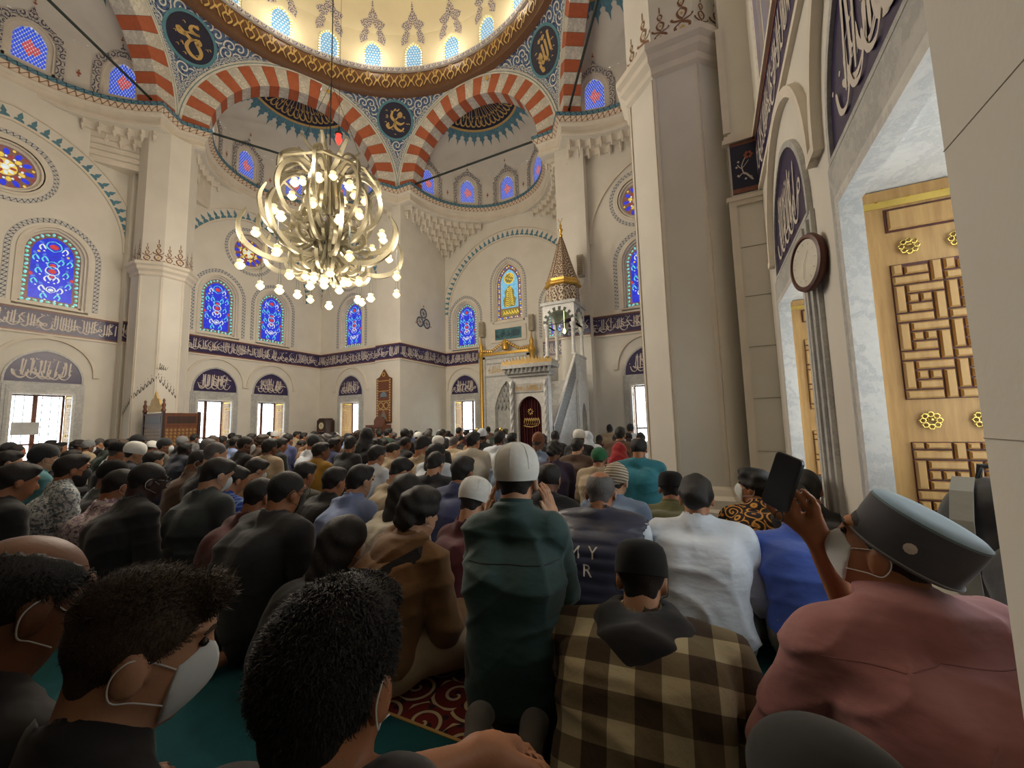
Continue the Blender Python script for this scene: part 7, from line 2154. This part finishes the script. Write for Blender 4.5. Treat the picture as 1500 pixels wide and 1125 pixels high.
# bags on the window ledges -----------------------------------------------------
BAGB = fabric('black_nylon', rgb(22, 23, 26), .55, .2, .4); BAGG = fabric('grey_webbing', rgb(124, 120, 108), .8, .1, .2); BAGL = fabric('black_vinyl', rgb(30, 32, 36), .3, .15, .2)
bg = empty('backpack', (.86, 2.0, .462), -.5, label='black backpack with broad grey strap on the near window ledge', category='backpack')
S = SDF((-.3, -.3, -.05), (.3, .3, .55), .012); S.ell((0, 0, .18), (.17, .13, .22), None, 0); S.cone((0, 0, .06), (0, 0, .3), .13, .10, .05); S.ell((0, -.10, .14), (.12, .06, .12), None, .02); S.warp(.004, 2); S.cut((0, 0, .002), (0, 0, -1)); attach(bg, 'body', S.mesh('body', None), BAGL)
for x in (-.07, .07):
    mb = MB(); mb.rings([[(x - .028, y, z), (x + .028, y, z), (x + .028, y - .008, z), (x - .028, y - .008, z)] for y, z in ((-.02, .41), (-.09, .37), (-.15, .28), (-.175, .16), (-.15, .04))], cap0=True, cap1=True); attach(bg, 'strap', mb.mesh('strap', None), BAGG)
mb = MB(); mb.tube([(-.04, 0, .38), (-.03, 0, .45), (.03, 0, .45), (.04, 0, .38)], .011, 8); attach(bg, 'handle', mb.mesh('handle', None), BAGB)
b2 = empty('shoulder_bag', (.80, 1.50, .462), -.2, label='soft black bag slumped on the ledge in front of the backpack', category='bag')
S = SDF((-.3, -.35, -.02), (.3, .35, .45), .013); S.ell((0, 0, .12), (.17, .24, .15), None, 0); S.ell((-.03, .08, .20), (.13, .14, .10), None, .06); S.warp(.008, 6, 1.2); S.cut((0, 0, .002), (0, 0, -1)); attach(b2, 'body', S.mesh('body', None), BAGB)
mb = MB(); mb.tube([(-.1, -.14, .2), (-.12, -.05, .3), (-.12, .06, .32), (-.1, .15, .26)], .012, 8); attach(b2, 'strap', mb.mesh('strap', None), BAGB)
b3 = empty('folded_jacket', (.78, 3.45, .462), 0, label='dark folded jacket on the ledge past the clock', category='jacket')
S = SDF((-.3, -.35, -.02), (.3, .35, .4), .014); S.ell((0, 0, .08), (.15, .22, .12), None, 0); S.ell((-.02, .06, .18), (.10, .12, .07), None, .05); S.warp(.010, 4, 1.3); S.cut((0, 0, .002), (0, 0, -1)); attach(b3, 'cloth', S.mesh('cloth', None), FAB['black2'])
mb = MB(); mb.tube([(-.12, -.1, .1), (-.14, 0, .16), (-.12, .12, .2)], .02, 8); attach(b3, 'sleeve', mb.mesh('sleeve', None), FAB['denim'])
Wb = px_point(1222, 1120, .62)
b4 = empty('daypack', (Wb.x, Wb.y, 0), -.5, label='dark grey rounded day pack at the bottom edge behind the pink shirt', category='bag')
hb_ = Wb.z + .045
S = SDF((-.25, -.2, -.02), (.25, .2, hb_ + .08), .012); S.cone((0, 0, .06), (0, 0, hb_ - .11), .11, .10, .03); S.ell((0, 0, hb_ - .09), (.125, .10, .09), None, .04); S.warp(.003, 3); S.cut((0, 0, .002), (0, 0, -1)); attach(b4, 'body', S.mesh('body', None), fabric('dark_grey_nylon', rgb(20, 19, 19), .85, .12, .2))
mb = MB(); mb.tube([(-.06, -.09, .1), (-.06, -.11, .3), (-.05, -.07, hb_ - .06)], .014, 6); attach(b4, 'strap', mb.mesh('strap', None), BAGB)
# ------------------------------------------------------------------ the congregation filling the hall
CR = random.Random(21)
PROTO = []
for i, (kw, tk) in enumerate(((dict(hz=.80, pitch=14, legs='seiza'), {}), (dict(hz=.74, pitch=26, legs='cross', bulk=1.06), {}), (dict(hz=.84, pitch=6, legs='seiza', bulk=1.1), {}), (dict(hz=.70, pitch=34, legs='cross', yaw=-12), {}),
                             (dict(hz=.78, pitch=12, legs='cross', yaw=24, bulk=.95), {}), (dict(hz=.86, pitch=4, legs='seiza', yaw=-20, bulk=1.02), {}))):
    K = skeleton(**kw); hq = .018
    PROTO.append((K, body_mesh(K, hq), top_mesh(K, hq, seed=i * 3.1, fold=.004), bottom_mesh(K, .022, seed=i)))
TOPS = [('black', 'black', 24), ('black2', 'charcoal', 14), ('navy', 'navy', 9), ('grey', 'slate grey', 6), ('brown2', 'brown', 8), ('violet', 'dark violet', 4), ('dgreen', 'dark green', 4), ('olive', 'olive', 4), ('white', 'white', 7), ('lblue', 'light blue', 5),
        ('grey2', 'mid grey', 6), ('beige', 'beige', 5), ('maroon', 'maroon', 4), ('teal', 'teal', 2), ('cream', 'cream', 3), ('denim', 'denim blue', 5), ('bluegrey', 'blue-grey', 3), ('brown', 'tan', 3), ('bcheck', 'blue checked', 1), ('tweed', 'grey tweed', 2)]
def pick(L):
    t = CR.uniform(0, sum(q[2] for q in L))
    for q in L:
        t -= q[2]
        if t <= 0: return q
    return L[-1]
HEADS = [(['short'], 'black hair', 44), (['crop'], 'cropped hair', 20), (['wavy'], 'wavy hair', 8), (['crop', 'kufi'], 'white skullcap', 8), (['crop', 'peci'], 'flat black cap', 5), (['spot'], 'thinning hair', 6), (['crop', ('cap', HAIRM['beanie'], FAB['black2'])], 'dark beanie', 6),
         (['crop', ('cap', BBCAP, FAB['black'])], 'black peaked cap', 4), ([('cap', HAIRM['beanie'], FAB['grey2']), 'crop'], 'grey beanie', 3)]
def crowd_person(x, y, yaw, proto, top, head, label, skin, group, hscale=1.0, hairm=HAIRB, bottom='denim', mask=False, bot=True):
    K, bm, tm, btm = PROTO[proto]
    o = link('person', bm, None, (x, y, 0), (0, 0, math.radians(yaw))); o.scale = (1, 1, hscale)
    setmat(o, SKIN[skin]); o['label'] = label; o['category'] = 'person'; o['group'] = group
    attach(o, 'shirt', tm, FAB[top])
    if bot: attach(o, 'trousers', btm, FAB[bottom])
    dress(o, K, list(head) + (['mask'] if mask else []), hairm)
    PEOPLE.append((x, y)); return o
G_CR = 'congregation seated in rows across the hall'
def at_px(x, y, depth): q = px_point(x, y, depth); return q.x, q.y
# a few that stand out
SPEC = [((470, 662, 4.9), 5, 'mustard', ['short'], 'person in mustard sweater filming with raised arms in mid hall'), ((538, 640, 6.4), 2, 'black', [('hood', HAIRM['scarf'], FAB['black'])], 'black-hooded figure rising above the rows near the wall board'),
        ((707, 640, 6.6), 2, 'black', ['crop', ('cap', BBCAP, FAB['white'])], 'man in black jacket with white peaked cap before the prayer niche'), ((908, 660, 5.6), 0, 'rcheck', [('hood', HAIRM['scarf'], fabric('red_knit', rgb(150, 30, 36)))], 'person in red checked shirt and pointed red hood'),
        ((878, 672, 4.3), 0, 'beige', ['crop', ('cap', HAIRM['beanie'], fabric('green_knit', rgb(34, 98, 62)))], 'man in beige jacket with bright green skullcap'), ((861, 642, 7.0), 2, 'white', [('hood', HAIRM['scarf'], FAB['white'])], 'white-hooded figure right of the pulpit stairs'),
        ((812, 662, 4.7), 1, 'violet', ['wavy'], 'broad man in dark violet jacket below the pulpit'), ((551, 668, 4.4), 0, 'white', ['short'], 'person in white shirt just left of the mustard phone arm'), ((640, 680, 3.9), 1, 'black2', ['short', 'mask'], 'person in charcoal waistcoat with mask in mid hall'),
        ((640, 664, 4.6), 5, 'white', ['long'], 'person in white top with long dark hair in mid hall'), ((846, 655, 5.2), 0, 'brown2', ['short'], 'man in brown hooded coat left of the green skullcap'), ((790, 650, 5.6), 3, 'bluegrey', ['crop', ('cap', HAIRM['beanie'], fabric('rust_knit', rgb(120, 72, 48)))], 'person with rust brown cap beside the pulpit gate'),
        ((620, 655, 5.0), 3, 'beige', ['short'], 'person in beige coat left of the navy jacket'), ((585, 690, 3.6), 3, 'beige', ['short'], 'person in beige knit behind cream shirt')]
for (p, pr, top, hd, lb) in SPEC:
    x, y = at_px(*p); K = PROTO[pr][0]; z = px_point(*p).z
    crowd_person(x, y - K['H'][1], CR.uniform(-6, 6), pr, top, hd, lb, CR.choice((0, 1, 1, 2)), G_CR, max(.85, min(1.3, z / K['H'][2])))
def blocked(x, y):
    if x < -11.6 and 4.6 < y < 6.5: return True
    if x > -1.25 and 4.3 < y < 6.8: return True
    if -4.3 < x < -2.75 and y > 7.0: return True
    if y > 10.3 and -11.6 < x < -10.0: return True
    if x < -13.3 and y > 10.5: return True
    if y > 10.95 and not (-9.7 < x < -4.4): return True
    return any(math.hypot(x - a, y - b) < .47 for a, b in PEOPLE)
rows = []
yy = 1.35; r = 0
while yy < 12.2:
    row = []
    x = -14.0 + CR.uniform(0, .4)
    while x < .1:
        xx, y2 = x + CR.uniform(-.09, .09), yy + CR.uniform(-.1, .1)
        # only where the picture can see: inside the left edge of the frame, not in the strip kept by the people placed above
        q = Vector((xx, y2, .8)) - CAM; dz = q.dot(FWD)
        inv = dz > .8 and -60 < 750 + FPX * q.dot(RGT) / dz < 1010
        near = (xx > -4.9 and yy < 1.9) or (xx > -3.5 and yy < 2.75) or (xx > -1.6 and yy < 3.9)
        if inv and not near and not blocked(xx, y2) and CR.random() < .93: row.append((xx, y2)); PEOPLE.append((xx, y2))
        x += CR.uniform(.56, .68)
    if row: rows.append(row)
    yy += .98
ORD = ['first', 'second', 'third', 'fourth', 'fifth', 'sixth', 'seventh', 'eighth', 'ninth', 'tenth', 'eleventh', 'twelfth', 'thirteenth', 'fourteenth', 'fifteenth', 'sixteenth', 'seventeenth', 'eighteenth', 'nineteenth', 'twentieth', 'twenty-first', 'twenty-second', 'twenty-third', 'twenty-fourth']
nr_ = len(rows)
for ri, row in enumerate(rows):
    for ci, (x, y) in enumerate(row):
        tp = pick(TOPS); hd = pick(HEADS); pr = CR.choice((0, 0, 1, 2, 2, 3, 4, 5)); hm = HAIRB if CR.random() < .85 else CR.choice((HAIRBR, HAIRG))
        lab = '%s top, %s, %s from left in row %s from the prayer niche' % (tp[1], hd[1], ORD[min(ci, 23)], ORD[nr_ - 1 - ri])
        crowd_person(x, y, CR.gauss(0, 9), pr, tp[0], hd[0], lab, CR.choice((0, 1, 1, 2, 2, 3)), G_CR, CR.uniform(.94, 1.1), hm, CR.choice(('denim', 'black', 'khaki', 'grey')), CR.random() < .3, y < 4.5)
print('people', len(PEOPLE), 'rows', nr_)
